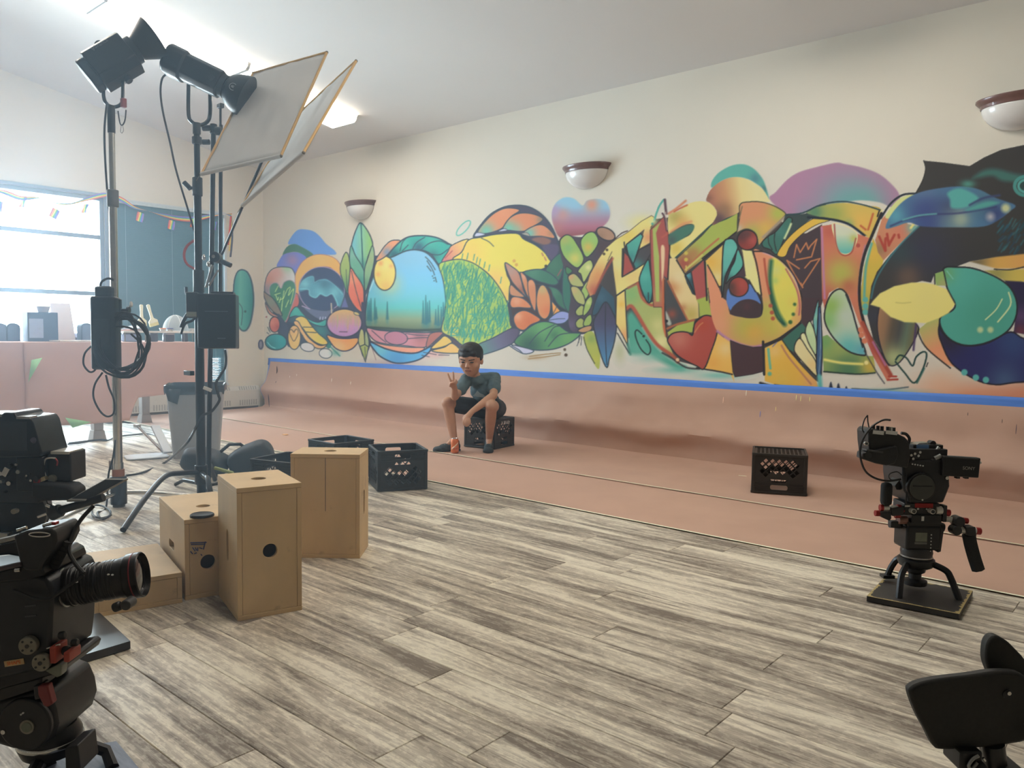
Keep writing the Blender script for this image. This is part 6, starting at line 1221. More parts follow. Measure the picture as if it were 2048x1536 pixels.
# ---- C-stand with gobo arm, and a short riser, behind the black stand
def pole(x0, y0, x1, y1, D): return pd(x0, y0, D), pd(x1, y1, D)
t = thing('c_stand', 'black grip stand with knuckle clamps holding the front diffusion frame', 'grip stand', pz(417, 980))
f0 = pz(417, 985); f0.z = .05; p1 = pd(427, 262, depth(f0)); MB().cyl(f0, p1, .016).build('column', BLKMET, t); MB().cyl(p1-CU*.02, p1+CU*.045, .024).build('top_knuckle', BLACK, t, bevel=.003)
for ang in (-.5, 1.75, 3.3): e = Vector((f0.x+.36*math.cos(ang), f0.y+.36*math.sin(ang), .014)); MB().tube([f0, f0.lerp(e, .75)+Vector((0, 0, .03)), e], .013, n=8).build('leg', BLKMET, t)
for (x, y, r, L_) in ((414, 256, .020, .06), (437, 262, .028, .04), (412, 284, .018, .05)): q = pd(x, y, depth(f0)-.02); MB().cyl(q-CR*L_*.5, q+CR*L_*.5, r).build('knuckle', BLACK, t, bevel=.003)
MB().box(pd(441, 212, depth(f0)), (.05, .03, .03)).build('arm_clamp', BLACK, t, bevel=.004); MB().cyl(pd(441, 215, depth(f0)), pd(441, 262, depth(f0)), .008).build('arm_pin', BLKMET, t)
t2 = thing('grip_arm', 'slanting black grip arm and riser holding the rear diffusion frame', 'grip arm', pd(441, 590, depth(f0)))
MB().cyl(pd(440, 600, depth(f0)), pd(442, 250, depth(f0)), .0125).build('riser', BLKMET, t2)
gh = pd(432, 515, depth(f0)-.04); MB().cyl(gh-CF*.03, gh+CF*.03, .036).build('gobo_head', BLKMET, t2, bevel=.003); MB().cyl(gh-CF*.045, gh-CF*.03, .012).build('head_bolt', CHROME, t2)
MB().cyl(pd(442, 522, depth(f0)-.05), pd(462, 531, depth(f0)-.06), .017).build('t_handle', BLACK, t2, bevel=.003)
D2 = depth((-4.135, 2.769, 2.301)); MB().cyl(pd(444, 508, depth(f0)-.05), pd(524, 322, D2-.1), .0085).build('arm_rod', BLKMET, t2)
for (x, y) in ((408, 515), (417, 528)): MB().ball(pd(x, y, depth(f0)-.07), (.012, .012, .02), 10, 8).build('wing_nut', CHROME, t2)
MB().cyl(pd(425, 530, depth(f0)-.05), pd(412, 575, depth(f0)-.06), .009).build('lower_arm', STEEL, t2); MB().cyl(pd(436, 540, depth(f0)-.05), pd(418, 572, depth(f0)-.06), .007).build('lower_rod', STEEL, t2)
# battery box slung on the stand
c = pd(437, 643, dB-.10); Mx = Matrix.Translation(c) @ basis(CR, CF, Vector((0, 0, 1))).to_3x3().to_4x4() @ Matrix.Rotation(.12, 4, 'Z')
b = thing('battery_plate_box', 'square black power supply box slung on the black stand', 'power box', c)
MB(Mx).box((0, 0, 0), (.235, .10, .345)).build('housing', BLKMET, b, smooth=False, bevel=.008); MB(Mx).box((0, -.051, .06), (.14, .003, .004)).build('seam', mat('grey_line', (.10, .11, .12), .5), b, smooth=False)
MB(Mx).box((.03, -.051, -.11), (.05, .003, .006)).build('latch', mat('grey_line', None), b, smooth=False); MB(Mx).box((.03, 0, .178), (.14, .06, .02)).build('top_handle', BLACK, b, smooth=False, bevel=.004)
MB(Mx).box((-.15, -.02, .10), (.07, .06, .16)).build('side_bracket', BLACK, b, smooth=False, bevel=.004); MB(Mx).box((-.15, -.055, .04), (.06, .004, .03)).build('tag_plate', mat('tan_tag', alb(120, 122, 110), .6), b, smooth=False)
c2 = pd(375, 590, dB-.08)
h = thing('clamp_handle', 'black clamp arm hooked on the left of the black stand', 'clamp', c2)
MB().tube(catmull(img([(372, 574), (374, 590), (388, 592), (402, 588)], dB-.08), 5), .010).build('jaw', BLACK, h); MB().tube(catmull(img([(400, 600), (385, 615), (370, 636), (362, 655)], dB-.10), 5), .012).build('webbing', BLACK, h); MB().tube(catmull(img([(396, 622), (386, 640), (370, 648), (362, 668)], dB-.11), 5), .008).build('strap_tail', BLACK, h)
cable('black cable hanging from the slung power box to the floor', img([(450, 700), (452, 718), (450, 735), (440, 752), (432, 768)], dB-.1)+img([(437, 790), (439, 800), (430, 815), (420, 825), (404, 832), (390, 858), (370, 890)], dB-.12)+[pz(330, 925, .012), pz(285, 945, .012), pz(252, 951, .012)], .0085)
MRK = thing('cable_tag', 'grey tagged cable clip on the black stand above the bin', 'clip', pd(415, 778, dB-.09)); MB(basis(*[v for v in frame(CF, CU+CR*.4).transposed()], pd(415, 778, dB-.09))).box((0, 0, 0), (.055, .022, .01)).build('tag', WHITEP, MRK, bevel=.002)
o = MB().tube(catmull(img([(399, 474), (390, 480), (376, 490), (369, 503), (369, 518), (376, 530), (388, 537)], dB-.04), 5), .0085, n=6).build('red_strap', mat('red_strap', alb(170, 80, 84), .6)); tag(o, 'loop of red strap hanging on the black stand', 'strap')
MB().box(pd(378, 746, dB), (.09, .03, .03)).build('cross_lug', BLKMET, t, bevel=.003)
# ---- diffusion frames
SILK = mat('white_silk', (.66, .66, .655), .8, var=.02, scale=3); GOLD = mat('frame_gold', alb(186, 150, 92), .45, .2, var=.08); TIP = mat('corner_tip', (.15, .12, .09), .6)
def rotvec(r): v = Vector(r); return Matrix.Rotation(v.length, 4, v.normalized())
def dframe(label, c, r, w, h):
    M = Matrix.Translation(c) @ rotvec(r); t = thing('diffusion_frame', label, 'diffusion frame', M, 'diffusion frames')
    cs_ = [(-w/2, 0, h/2), (w/2, 0, h/2), (w/2, 0, -h/2), (-w/2, 0, -h/2)]
    for i in range(4):
        if i == 2: continue                   # the lower bar is sleeved inside the silk
        p, q = Vector(cs_[i]), Vector(cs_[(i+1) % 4]); MB(M).cyl(p, q, .0085, n=10).build('frame_bar', GOLD, t)
    for p in cs_: MB(M).ball(p, .0105, 10, 8).build('corner_tip', TIP, t)
    G = [[((w*(j/30-.5))*.985, .007*ns(i*.35, j*.22, 3)+.004*ns(i*.9, j*.5, 7)*(1-abs(2*i/20-1)), h*(.5-i/20)*.985) for j in range(31)] for i in range(21)]
    MB(M).grid(G).build('silk', SILK, t, solid=.0015); MB(M).cyl((-w/2, 0, -h/2), (w/2, 0, -h/2), .012, n=12).build('silk_hem', SILK, t)
    MB(M).tube([(-w/2, 0, -h/2), (-w/2-.012, 0, -h/2-.02), (-w/2-.02, .003, -h/2-.05)], .0025, n=6).build('tie_string', TIP, t)
    return t
dframe('gold-rimmed white diffusion frame right in front of the lamp', (-4.453, 2.73, 2.466), (-.606, -.213, .291), .593, .98)
dframe('gold-rimmed white diffusion frame behind the first one, on the slanting arm', (-4.135, 2.769, 2.301), (-.657, -.382, -.077), .622, .98)
# ================================================================ camera rigs
RH = Vector((CR.x, CR.y, 0)).normalized(); FH = Vector((CF.x, CF.y, 0)).normalized(); UP = Vector((0, 0, 1))
class Rig:
    """builds a thing in metres around a reference point; photo pixels give the two facing coordinates"""
    def __init__(s, x0, y0, D, thing_=None): s.x0, s.y0, s.D, s.s = x0, y0, D, D/FPX; s.M = basis(RH, FH, UP, pd(x0, y0, D)); s.t = thing_
    def p(s, x, y, d=0.0): return Vector(((x-s.x0)*s.s, d, (s.y0-y)*s.s))
    def mb(s): return MB(s.M)
    def box(s, name, m, x0, y0, x1, y1, d0, d1, bevel=.003, tilt=0.0, par=None):
        c = s.p((x0+x1)/2, (y0+y1)/2, (d0+d1)/2); return s.mb().box(c, (abs(x1-x0)*s.s, abs(d1-d0), abs(y1-y0)*s.s), R=Matrix.Rotation(tilt, 3, 'Y')).build(name, m, par or s.t, smooth=bool(bevel), bevel=bevel)
    def poly(s, name, m, pts, d0, d1, bevel=.003, par=None):
        q = [((x-s.x0)*s.s, (s.y0-y)*s.s) for x, y in pts]; return s.mb().prism(q, -d1, -d0, Q=Matrix(((1, 0, 0), (0, 0, -1), (0, 1, 0)))).build(name, m, par or s.t, bevel=bevel)
    def cyl(s, name, m, a, b, r, r2=None, bevel=0.0, n=18, par=None): return s.mb().cyl(s.p(*a), s.p(*b), r*s.s, None if r2 is None else r2*s.s, n=n).build(name, m, par or s.t, bevel=bevel)
    def disc(s, name, m, x, y, r, d0, d1, n=28, bevel=0.0, par=None): return s.cyl(name, m, (x, y, d0), (x, y, d1), r, n=n, bevel=bevel, par=par)
    def tube(s, name, m, pts, r, par=None, closed=False, k=6): return s.mb().tube(catmull([s.p(*q) for q in pts], k, closed), r*s.s, n=8, closed=closed).build(name, m, par or s.t)
    def lathe(s, name, m, prof, o, axis, n=30, par=None, solid=0): return s.mb().lathe([(r*s.s, h*s.s) for r, h in prof], s.p(*o), axis, n=n).build(name, m, par or s.t, solid=solid)
    def text(s, body, size, x, y, d, m, tilt=0.0): return text(body, size*s.s, s.M @ Matrix.Translation(s.p(x, y, d)) @ Matrix.Rotation(tilt, 4, 'Y') @ Matrix.Rotation(PI/2, 4, 'X'), m, s.t)
SILV = mat('pale_anodised', (.62, .60, .54), .35, .4, var=.05); LCD = mat('lcd_grey_green', (.16, .17, .13), .25, var=.1); BROWNK = mat('brown_knob', alb(112, 78, 66), .5)
LBL = mat('white_label', (.60, .60, .58), .6, var=.15, scale=300); FOAM = mat('foam_grip', (.022, .022, .023), .9, var=.2, scale=200); TANP = mat('rosette_tan', alb(122, 118, 106), .45, .4, var=.15, scale=80)
def board_mat():
    m = mat('black_painted_board', (.030, .028, .027), .55, var=.2, scale=14)
    n = m.node_tree.nodes; l = m.node_tree.links; b = n['Principled BSDF']; src = b.inputs['Base Color'].links[0].from_socket
    g = n.new('ShaderNodeNewGeometry'); tn = n.new('ShaderNodeTexNoise'); tn.inputs['Scale'].default_value = 38; tn.inputs['Detail'].default_value = 5; tc = n.new('ShaderNodeTexCoord'); l.new(tc.outputs['Object'], tn.inputs['Vector'])
    at = n.new('ShaderNodeAttribute'); at.attribute_name = 'edge'; ad = n.new('ShaderNodeMath'); ad.operation = 'MULTIPLY_ADD'; ad.inputs[1].default_value = .70; l.new(at.outputs['Fac'], ad.inputs[0]); l.new(tn.outputs[0], ad.inputs[2])
    r = n.new('ShaderNodeValToRGB'); r.color_ramp.elements[0].position = .98; r.color_ramp.elements[1].position = 1.02; l.new(ad.outputs[0], r.inputs[0])
    mx = n.new('ShaderNodeMix'); mx.data_type = 'RGBA'; mx.inputs[7].default_value = (*alb(158, 140, 92), 1); l.new(r.outputs[0], mx.inputs[0]); l.new(src, mx.inputs[6]); l.new(mx.outputs[2], b.inputs['Base Color']); return m
BRD = board_mat()
def board(t, corners, z0, z1, name='base_board', m=BRD):
    """board from four floor corners, with its worn rim marked for the chipped-paint material"""
    k = 24; c = [Vector((p.x, p.y, 0)) for p in corners]; G = []; W_ = []
    for i in range(k+1):
        row = []
        for j in range(k+1):
            u_, v_ = i/k, j/k; p = c[0].lerp(c[1], u_).lerp(c[3].lerp(c[2], u_), v_); row.append((p.x, p.y, z1)); W_.append(max(0.0, 1-min(u_, 1-u_, v_, 1-v_)*11))
        G.append(row)
    mb = MB(); mb.grid(G); n0 = len(mb.v)
    vs = [(p.x, p.y, z) for z in (z0, z1) for p in c]; mb.add(vs, [(3, 2, 1, 0), (0, 1, 5, 4), (1, 2, 6, 5), (2, 3, 7, 6), (3, 0, 4, 7)])
    o = mb.build(name, m, t, smooth=False, merge=False); at = o.data.attributes.new('edge', 'FLOAT', 'POINT'); at.data.foreach_set('value', W_+[.2]*(len(o.data.vertices)-len(W_))); return o
def knob_link(R, name, x0, y0, x1, y1, r, d, red=0, par=None):
    """anodised rod with a black clamp and a red end"""
    R.cyl(name, SILV, (x0, y0, d), (x1, y1, d), r); 
    if red: R.cyl('red_end', REDAN, (x1, y1, d), (x1+(x1-x0)/abs(x1-x0)*red, y1+(y1-y0)/max(1e-6, abs(x1-x0))*red, d), r*1.12, bevel=.001)
# ---------------------------------------------------------------- right: camera on a high hat
q = [pz(1733, 1204), pz(1918, 1241), pz(1945, 1193), pz(1771, 1163)]; cen = mid(*q)
t = thing('high_hat', 'black three-legged high hat screwed to a chipped black board, apart from the other gear', 'high hat', Vector((cen.x, cen.y, 0)))
board(t, q, .004, .026)
R = Rig(1832, 1118, depth(cen)+.02, t)
def leg3(R, pts, d, w=9): return R.tube('leg', BLKMET, [(x, y, dd) for (x, y, dd) in pts], w, k=5)
for pts in ([(1812, 1122, -.02), (1795, 1130, -.06), (1787, 1145, -.07), (1780, 1180, -.09), (1777, 1197, -.095)], [(1858, 1124, -.03), (1876, 1132, -.06), (1884, 1145, -.07), (1893, 1180, -.10), (1898, 1204, -.115)], [(1830, 1124, .05), (1818, 1130, .09), (1812, 1145, .11), (1808, 1160, .12), (1806, 1170, .125)]):
    leg3(R, pts, 0, 6.5); x, y, d = pts[-1]; R.box('foot', BLKMET, x-13, y-2, x+11, y+5, d-.02, d+.02, .002)
R.lathe('bowl_ring', BLKMET, [(24, -14), (31, -10), (34, -2), (34, 4), (30, 6), (26, 3)], (1832, 1120, 0), (0, 0, 1)); R.lathe('bowl_highlight', STEEL, [(29, 5), (30, 6.5), (30, 8), (29, 9)], (1832, 1118, 0), (0, 0, 1))
R.lathe('tie_down_knob', BLACK, [(3, 0), (22, 2), (23, 10), (12, 14), (12, 24), (18, 28), (20, 36), (6, 44)], (1834, 1172, .01), (0, 0, 1), n=14)
H = thing('fluid_head', 'black fluid tripod head with a small grey display on the high hat', 'tripod head', R.M @ R.p(1832, 1116)); R.t = H
R.lathe('half_ball', BLACK, [(20, 0), (28, 4), (30, 14), (28, 24), (20, 30)], (1832, 1116, 0), (0, 0, 1)); R.box('head_body', BLKMET, 1798, 1045, 1867, 1094, -.055, .06, .010); R.poly('head_side', BLACK, [(1866, 1048), (1872, 1052), (1868, 1096), (1862, 1098)], -.05, .05, .002)
R.box('display', LCD, 1815, 1058, 1838, 1076, -.0565, -.055, .0005); R.box('nameplate', mat('nameplate', (.12, .12, .11), .4), 1814, 1077, 1838, 1081, -.0562, -.055, 0)
for k in range(6): R.disc('indicator', LBL, 1846, 1062+k*6.5, 1.3, -.0565, -.055, n=8)
R.box('head_top', BLKMET, 1800, 1038, 1866, 1048, -.05, .055, .003); R.cyl('tilt_shaft', BLACK, (1776, 1048, 0), (1800, 1050, 0), 7); R.box('tilt_lever', BLACK, 1772, 1039, 1790, 1050, -.03, .0, .003); R.cyl('brown_dial', BROWNK, (1786, 1036, -.03), (1802, 1036, -.03), 8, bevel=.001); R.cyl('drag_knob', BLACK, (1866, 1050, -.01), (1879, 1054, -.01), 11, bevel=.003)
C_ = thing('cinema_camera', 'black cinema camera without lens on the lone high hat', 'camera', R.M @ R.p(1832, 1040)); R.t = C_
R.box('dovetail_plate', BLKMET, 1806, 1022, 1864, 1040, -.06, .10, .003); R.box('plate_mark', LBL, 1824, 1025, 1829, 1034, -.061, -.06, 0)
R.box('rod_bridge', BLACK, 1792, 1000, 1862, 1024, -.05, .05, .004); R.box('red_bridge', REDAN, 1812, 1000, 1848, 1009, -.052, -.045, .001)
for x in (1805, 1842): R.cyl('rod', SILV, (x, 1014, -.075), (x, 1014, .09), 5); R.disc('rod_bore', GLASSK, x, 1014, 3.6, -.0765, -.075, n=14)
for x in (1818, 1835): R.disc('bolt', CHROME, x, 1011, 2.2, -.0535, -.05, n=10)
R.poly('body', BLACK, [(1783, 930), (1792, 918), (1800, 914), (1866, 914), (1873, 925), (1877, 965), (1872, 980), (1866, 998), (1800, 1000), (1795, 985), (1788, 975), (1784, 950)], -.06, .12, .008)
R.disc('mount_flange', BLKMET, 1817, 966, 28, -.078, -.06, bevel=.002); R.disc('body_cap', mat('body_cap', (.050, .052, .045), .4, var=.08), 1817, 966, 24.5, -.084, -.078, bevel=.002); R.box('cap_mark', BLKMET, 1798, 962, 1836, 964, -.0855, -.084, 0)
R.disc('lock_pin', CHROME, 1868, 948, 3.5, -.07, -.055, n=12); R.disc('lock_pin', CHROME, 1818, 990, 2, -.085, -.08, n=10)
R.box('top_block', BLACK, 1792, 893, 1872, 916, -.05, .10, .004)
for k in range(5): R.disc('button', LBL, 1801+k*5.2, 922+k*.8, 1.5, -.0625, -.06, n=8)
for x, y in ((1799, 905), (1806, 902), (1813, 906), (1803, 912), (1816, 899)): R.disc('connector', CHROME, x, y, 2.6, -.058, -.048, n=10)
R.box('top_handle_base', BLKMET, 1810, 886, 1868, 896, -.03, .06, .003); R.box('blue_tape_mark', mat('blue_mark_tape', alb(84, 116, 158), .6), 1815, 886, 1839, 894, -.032, -.03, 0); R.poly('cold_shoe', STEEL, [(1816, 887), (1824, 883), (1840, 882), (1842, 888)], -.02, .02, .001)
R.disc('shoe_knob', BLACK, 1853, 885, 6, -.01, .02, bevel=.002); R.cyl('shoe_screw', CHROME, (1852, 898, -.035), (1858, 890, -.035), 4)
# side flip screen
R.box('hinge_block', BLACK, 1838, 912, 1862, 924, -.06, -.01, .004); R.cyl('hinge_ball', STEEL, (1846, 912, -.05), (1858, 906, -.05), 5)
R.box('flip_screen', BLKMET, 1857, 906, 1929, 945, -.075, -.045, .004, tilt=.05); R.box('screen_edge', mat('edge_grey', (.06, .06, .06), .3), 1858, 906, 1926, 909, -.076, -.045, .001, tilt=.05); R.text('SONY', 9, 1907, 928, -.0765, mat('dim_logo', (.30, .29, .27), .6), tilt=.05)
for x in (1886, 1903): R.box('screen_tab', BLACK, x, 944, x+7, 949, -.07, -.05, .001)
R.cyl('screen_latch', SILV, (1928, 918, -.06), (1934, 917, -.06), 3)
# viewfinder with loupe on the other side
R.poly('finder_body', BLACK, [(1706, 858), (1712, 852), (1765, 862), (1778, 868), (1786, 876), (1790, 905), (1786, 928), (1772, 926), (1742, 922), (1712, 905), (1708, 880)], -.09, .02, .006)
R.poly('finder_loupe', BLACK, [(1694, 898), (1720, 892), (1758, 884), (1762, 900), (1756, 918), (1740, 922), (1718, 918), (1693, 910)], -.11, -.05, .004); R.box('loupe_top', mat('edge_grey', None), 1700, 893, 1732, 896, -.112, -.07, .001, tilt=.12)
R.disc('loupe_end', GLASSK, 1703, 903, 7.5, -.1115, -.108, n=18)
for x0, x1 in ((1715, 1736), (1740, 1762)): R.box('white_label', LBL, x0, 856, x1, 863, -.092, -.0895, 0, tilt=.10)
for k, x in enumerate((1722, 1731, 1739, 1750, 1757, 1762)): R.cyl('finder_knob', CHROME if k == 4 else BLACK, (x, 856+k*.6, -.06), (x, 847+k*.8, -.06), 3.2, n=12)
R.disc('finder_dial', CHROME, 1703, 881, 4.2, -.095, -.085, n=14); R.disc('dial_hub', BLACK, 1703, 881, 2, -.097, -.095, n=10)
R.cyl('finder_arm', BLKMET, (1786, 895, -.02), (1800, 900, .0), 8); R.tube('finder_strap', BLACK, [(1786, 864, -.02), (1796, 866, -.02), (1803, 876, -.02), (1801, 890, -.01)], 3)
R.tube('finder_cable', CAB, [(1752, 836, -.07), (1735, 836, -.08), (1713, 848, -.09), (1696, 868, -.10), (1690, 890, -.10), (1692, 912, -.10), (1705, 936, -.09), (1728, 950, -.08), (1755, 955, -.07), (1782, 953, -.05)], 2.0); R.tube('antenna_cable', CAB, [(1712, 828, -.05), (1706, 838, -.05), (1703, 855, -.05), (1708, 864, -.05)], 1.3); R.tube('antenna_cable', CAB, [(1712, 828, -.05), (1713, 840, -.05), (1716, 852, -.05)], 1.3)
R.tube('short_cable', CAB, [(1781, 944, -.06), (1770, 937, -.07), (1757, 940, -.07), (1754, 947, -.07), (1760, 953, -.07), (1775, 952, -.06)], 1.1); R.tube('drop_cable', CAB, [(1790, 940, -.06), (1791, 970, -.065), (1792, 1002, -.06)], 1.6)
R.poly('left_cheek', BLACK, [(1776, 968), (1786, 955), (1790, 976), (1780, 976)], -.03, .04, .002)
# side handles on anodised arms
R.box('grip', FOAM, 1747, 960, 1767, 1006, -.065, -.02, .016); 
for x0, x1, y, rr in ((1752, 1763, 1011, 6), (1768, 1780, 1013, 7), (1793, 1803, 1006, 5)): R.cyl('arm_joint', SILV, (x0, y, -.04), (x1, y, -.04), rr)
for x0, x1, y, rr in ((1746, 1752, 1011, 6.6), (1780, 1787, 1011, 7), (1790, 1800, 1016, 4.5), (1737, 1745, 1022, 6), (1776, 1786, 1026, 5.2)): R.cyl('red_knob', REDAN, (x0, y, -.04), (x1, y, -.04), rr, bevel=.001)
R.poly('clamp_jaw', BLACK, [(1745, 1018), (1764, 1018), (1766, 1030), (1762, 1035), (1746, 1028)], -.06, -.02, .003); R.poly('clamp_jaw', BLACK, [(1764, 1010), (1792, 1006), (1790, 1024), (1768, 1026)], -.055, -.02, .003)
R.cyl('arm_joint', SILV, (1854, 1014, -.045), (1866, 1014, -.045), 8); R.cyl('red_knob', REDAN, (1873, 1018, -.045), (1882, 1019, -.045), 7, bevel=.001); R.box('clamp_plate', BLACK, 1866, 1003, 1874, 1036, -.06, -.02, .003)
R.poly('grey_wedge', STEEL, [(1848, 1036), (1864, 1018), (1868, 1036)], -.05, .0, .002)
knob_link(R, 'arm_rod', 1871, 1031, 1905, 1034, 5.5, -.045); R.disc('elbow', BLACK, 1896, 1034, 10.5, -.075, -.03, bevel=.003); R.cyl('red_knob', REDAN, (1908, 1033, -.05), (1917, 1034, -.05), 6, bevel=.001)
R.disc('elbow', BLACK, 1889, 1050, 9.5, -.085, -.045, bevel=.003); knob_link(R, 'arm_rod', 1892, 1050, 1931, 1052, 7, -.06); R.cyl('red_knob', REDAN, (1930, 1052, -.06), (1940, 1053, -.06), 7.2, bevel=.001)
R.poly('grip_clamp', BLACK, [(1905, 1042), (1924, 1042), (1927, 1060), (1910, 1060)], -.085, -.04, .003)
R.mb().tube(catmull([R.p(1919, 1060, -.06), R.p(1924, 1080, -.06), R.p(1931, 1105, -.06), R.p(1939, 1126, -.06), R.p(1940, 1131, -.06)], 5), [R.s*v for v in (12,)*1+(12.5,)*4+(13,)*5+(12.5,)*5+(12,)*4+(11,)*2][:21], n=14).build('grip', FOAM, C_) if False else R.tube('grip', FOAM, [(1918, 1060, -.06), (1923, 1080, -.06), (1931, 1105, -.06), (1940, 1129, -.06)], 12.5)
# ---------------------------------------------------------------- far-left camera (rear one of the two)
bd = [pz(128, 1250), pz(195, 1237), pz(261, 1298), pz(150, 1334)]
t = thing('high_hat', 'black high hat board under the rear camera beside the flat plywood box', 'high hat', Vector((-2.95, 1.02, 0)))
q2 = [pz(262, 1298), pz(196, 1239), pz(110, 1262), pz(150, 1332)]
board(t, [pz(150, 1333), pz(261, 1299), pz(200, 1241), pz(95, 1262)], .003, .030, m=mat('smooth_black_board', (.035, .036, .040), .28, var=.15, scale=6))
R = Rig(60, 960, 2.80, t); base = pz(120, 1290); 
for dx, dy in ((-.08, -.05), (.06, .02), (-.02, .10)): 
    e = Vector((base.x-.12+dx*1.6, base.y-.05+dy*1.4, .03)); a_ = R.M @ R.p(45, 1110, .05); MB().tube([e, e.lerp(a_, .5)+Vector((dx*.2, dy*.2, .02)), a_], .016, n=8).build('leg', BLKMET, t)
MB().cyl(R.M @ R.p(45, 1118, .05), R.M @ R.p(45, 1095, .05), .055).build('bowl', BLKMET, t, bevel=.004)
C1 = thing('cinema_camera', 'black cinema camera with a hooded finder and small tilted screen beside the chrome stand', 'camera', R.M @ R.p(45, 1095)); R.t = C1
R.poly('finder_hood', BLKMET, [(-60, 826), (0, 824), (44, 824), (46, 819), (67, 819), (72, 827), (98, 829), (104, 838), (112, 872), (119, 897), (114, 904), (40, 906), (-60, 900)], -.10, .06, .006)
R.box('hood_rail', STEEL, -50, 822, 44, 827, -.102, -.06, .001); R.box('hood_rail', STEEL, 72, 826, 98, 831, -.102, -.06, .001); R.cyl('hood_corner_knob', mat('violet_grey', (.08, .07, .11), .4), (104, 870, -.105), (104, 876, -.09), 5)
R.box('hood_panel', mat('panel_slate', (.030, .032, .038), .5), -40, 836, 92, 892, -.1025, -.099, .001)
R.box('camera_body', BLACK, -70, 904, 98, 1000, -.06, .10, .008); R.box('side_module', BLKMET, 60, 905, 112, 975, -.08, .04, .006)
rg = random.Random(12)
for k in range(26):
    x, y = rg.uniform(-20, 105), rg.uniform(910, 985); R.disc('control_knob', rg.choice([CHROME, BLACK, BLACK, STEEL]), x, y, rg.uniform(1.2, 4.5), -.086, -.07, n=10)
for x, y, w, h in ((18, 915, 8, 14), (43, 935, 11, 18), (7, 943, 9, 10)): R.box('bright_lug', CHROME, x-w/2, y-h/2, x+w/2, y+h/2, -.09, -.07, .002, tilt=.5)
R.box('battery', BLACK, 112, 899, 158, 957, -.05, .05, .005); R.box('battery_edge', SILV, 119, 897, 156, 903, -.052, .04, .002); R.tube('wire_loop', SILV, [(112, 946, -.06), (110, 930, -.065), (113, 913, -.065), (122, 909, -.065), (132, 910, -.06)], 1.6); R.tube('red_wire', REDAN, [(131, 910, -.06), (136, 916, -.062), (134, 924, -.06)], 1.6)
R.disc('battery_dial', TANP, 123, 951, 8, -.06, -.05, n=18); R.box('red_latch', REDAN, 96, 950, 108, 958, -.085, -.07, .001); R.box('gold_latch', mat('brass', (.45, .36, .20), .3, .8), 104, 946, 117, 954, -.08, -.06, .001, tilt=-.4)
R.poly('hand_grip', RUBBER, [(92, 954), (120, 955), (165, 960), (176, 968), (178, 980), (168, 990), (110, 992), (90, 985)], -.09, -.01, .012)
R.lathe('lens_drum', BLACK, [(20, -60), (52, -55), (55, 0), (52, 20), (40, 26)], (28, 1030, .02), (0.35, -.85, 0)); R.lathe('lens_ring', BLKMET, [(53, -8), (56, -6), (56, 4), (53, 6)], (28, 1030, .02), (0.35, -.85, 0)); R.disc('lens_emblem', TANP, 64, 1010, 5, -.11, -.09, n=14)
R.cyl('screen_arm', BLKMET, (132, 1015, -.06), (224, 986, -.06), 8, n=16); R.cyl('arm_clamp', BLACK, (120, 1022, -.06), (140, 1012, -.06), 13, bevel=.003); R.cyl('arm_pin', CHROME, (98, 1025, -.07), (116, 1018, -.07), 3); R.cyl('wing_knob', CHROME, (119, 1000, -.08), (127, 1003, -.08), 4); R.cyl('wing_post', BLACK, (122, 1003, -.07), (123, 1016, -.07), 7)
s1, s2, s3, s4 = (164, 988, -.10), (213, 954, .0), (249, 957, .03), (196, 992, -.07)
P4 = [R.p(*v) for v in (s1, s4, s3, s2)]; nrm = (P4[1]-P4[0]).cross(P4[3]-P4[0]).normalized(); nrm = nrm if nrm.z > 0 else -nrm
def slab(R, name, m, P4, o0, o1, shrink=0.0):
    c = sum(P4, Vector())/4; q = [p.lerp(c, shrink) for p in P4]; vs = [p+nrm*o0 for p in q]+[p+nrm*o1 for p in q]
    return R.mb().add(vs, [(3, 2, 1, 0), (4, 5, 6, 7), (0, 1, 5, 4), (1, 2, 6, 5), (2, 3, 7, 6), (3, 0, 4, 7)]).build(name, m, R.t, smooth=False, bevel=.002)
slab(R, 'tilted_screen', STEEL, P4, -.014, 0); slab(R, 'screen_glass', GLASSK, P4, .0, .0012, .16)
R.poly('head_block', BLACK, [(-40, 1060), (60, 1062), (66, 1098), (-40, 1098)], -.06, .12, .006)
for k in range(5): R.box('rail_piece', STEEL if k % 2 else BLACK, -40+k*22, 1052+k, -22+k*22, 1062+k, -.09, -.06, .001, tilt=.08)
# ---------------------------------------------------------------- near-left camera with the long zoom
bq = [pz(60, 1560), pz(290, 1560), pz(233, 1504), pz(120, 1512)]
t = thing('high_hat', 'worn grey-blue high hat board under the zoom lens camera', 'high hat', Vector((pz(150, 1560).x, pz(150, 1560).y, 0)))
board(t, [pz(120, 1700), pz(345, 1640), pz(233, 1503), pz(60, 1530)], .003, .028, m=mat('scuffed_board', alb(96, 104, 122), .5, var=.3, scale=12, stretch=(1, 8, 1)))
R = Rig(110, 1200, 1.80, t); base = mid(pz(120, 1700), pz(345, 1640), pz(233, 1503), pz(60, 1530))
for k in range(3):
    a_ = 1.2+k*2.094; e = Vector((base.x-.06+.09*math.cos(a_), base.y-.03+.09*math.sin(a_), .028)); c_ = R.M @ R.p(70, 1530, .06); MB().tube([c_+Vector((.05*math.cos(a_), .05*math.sin(a_), 0)), c_+Vector((.11*math.cos(a_), .11*math.sin(a_), -.04)), e], .015, n=8).build('leg', BLKMET, t)
H2 = thing('fluid_head', 'black fluid tripod head with a red lever under the zoom lens camera', 'tripod head', R.M @ R.p(70, 1530)); R.t = H2
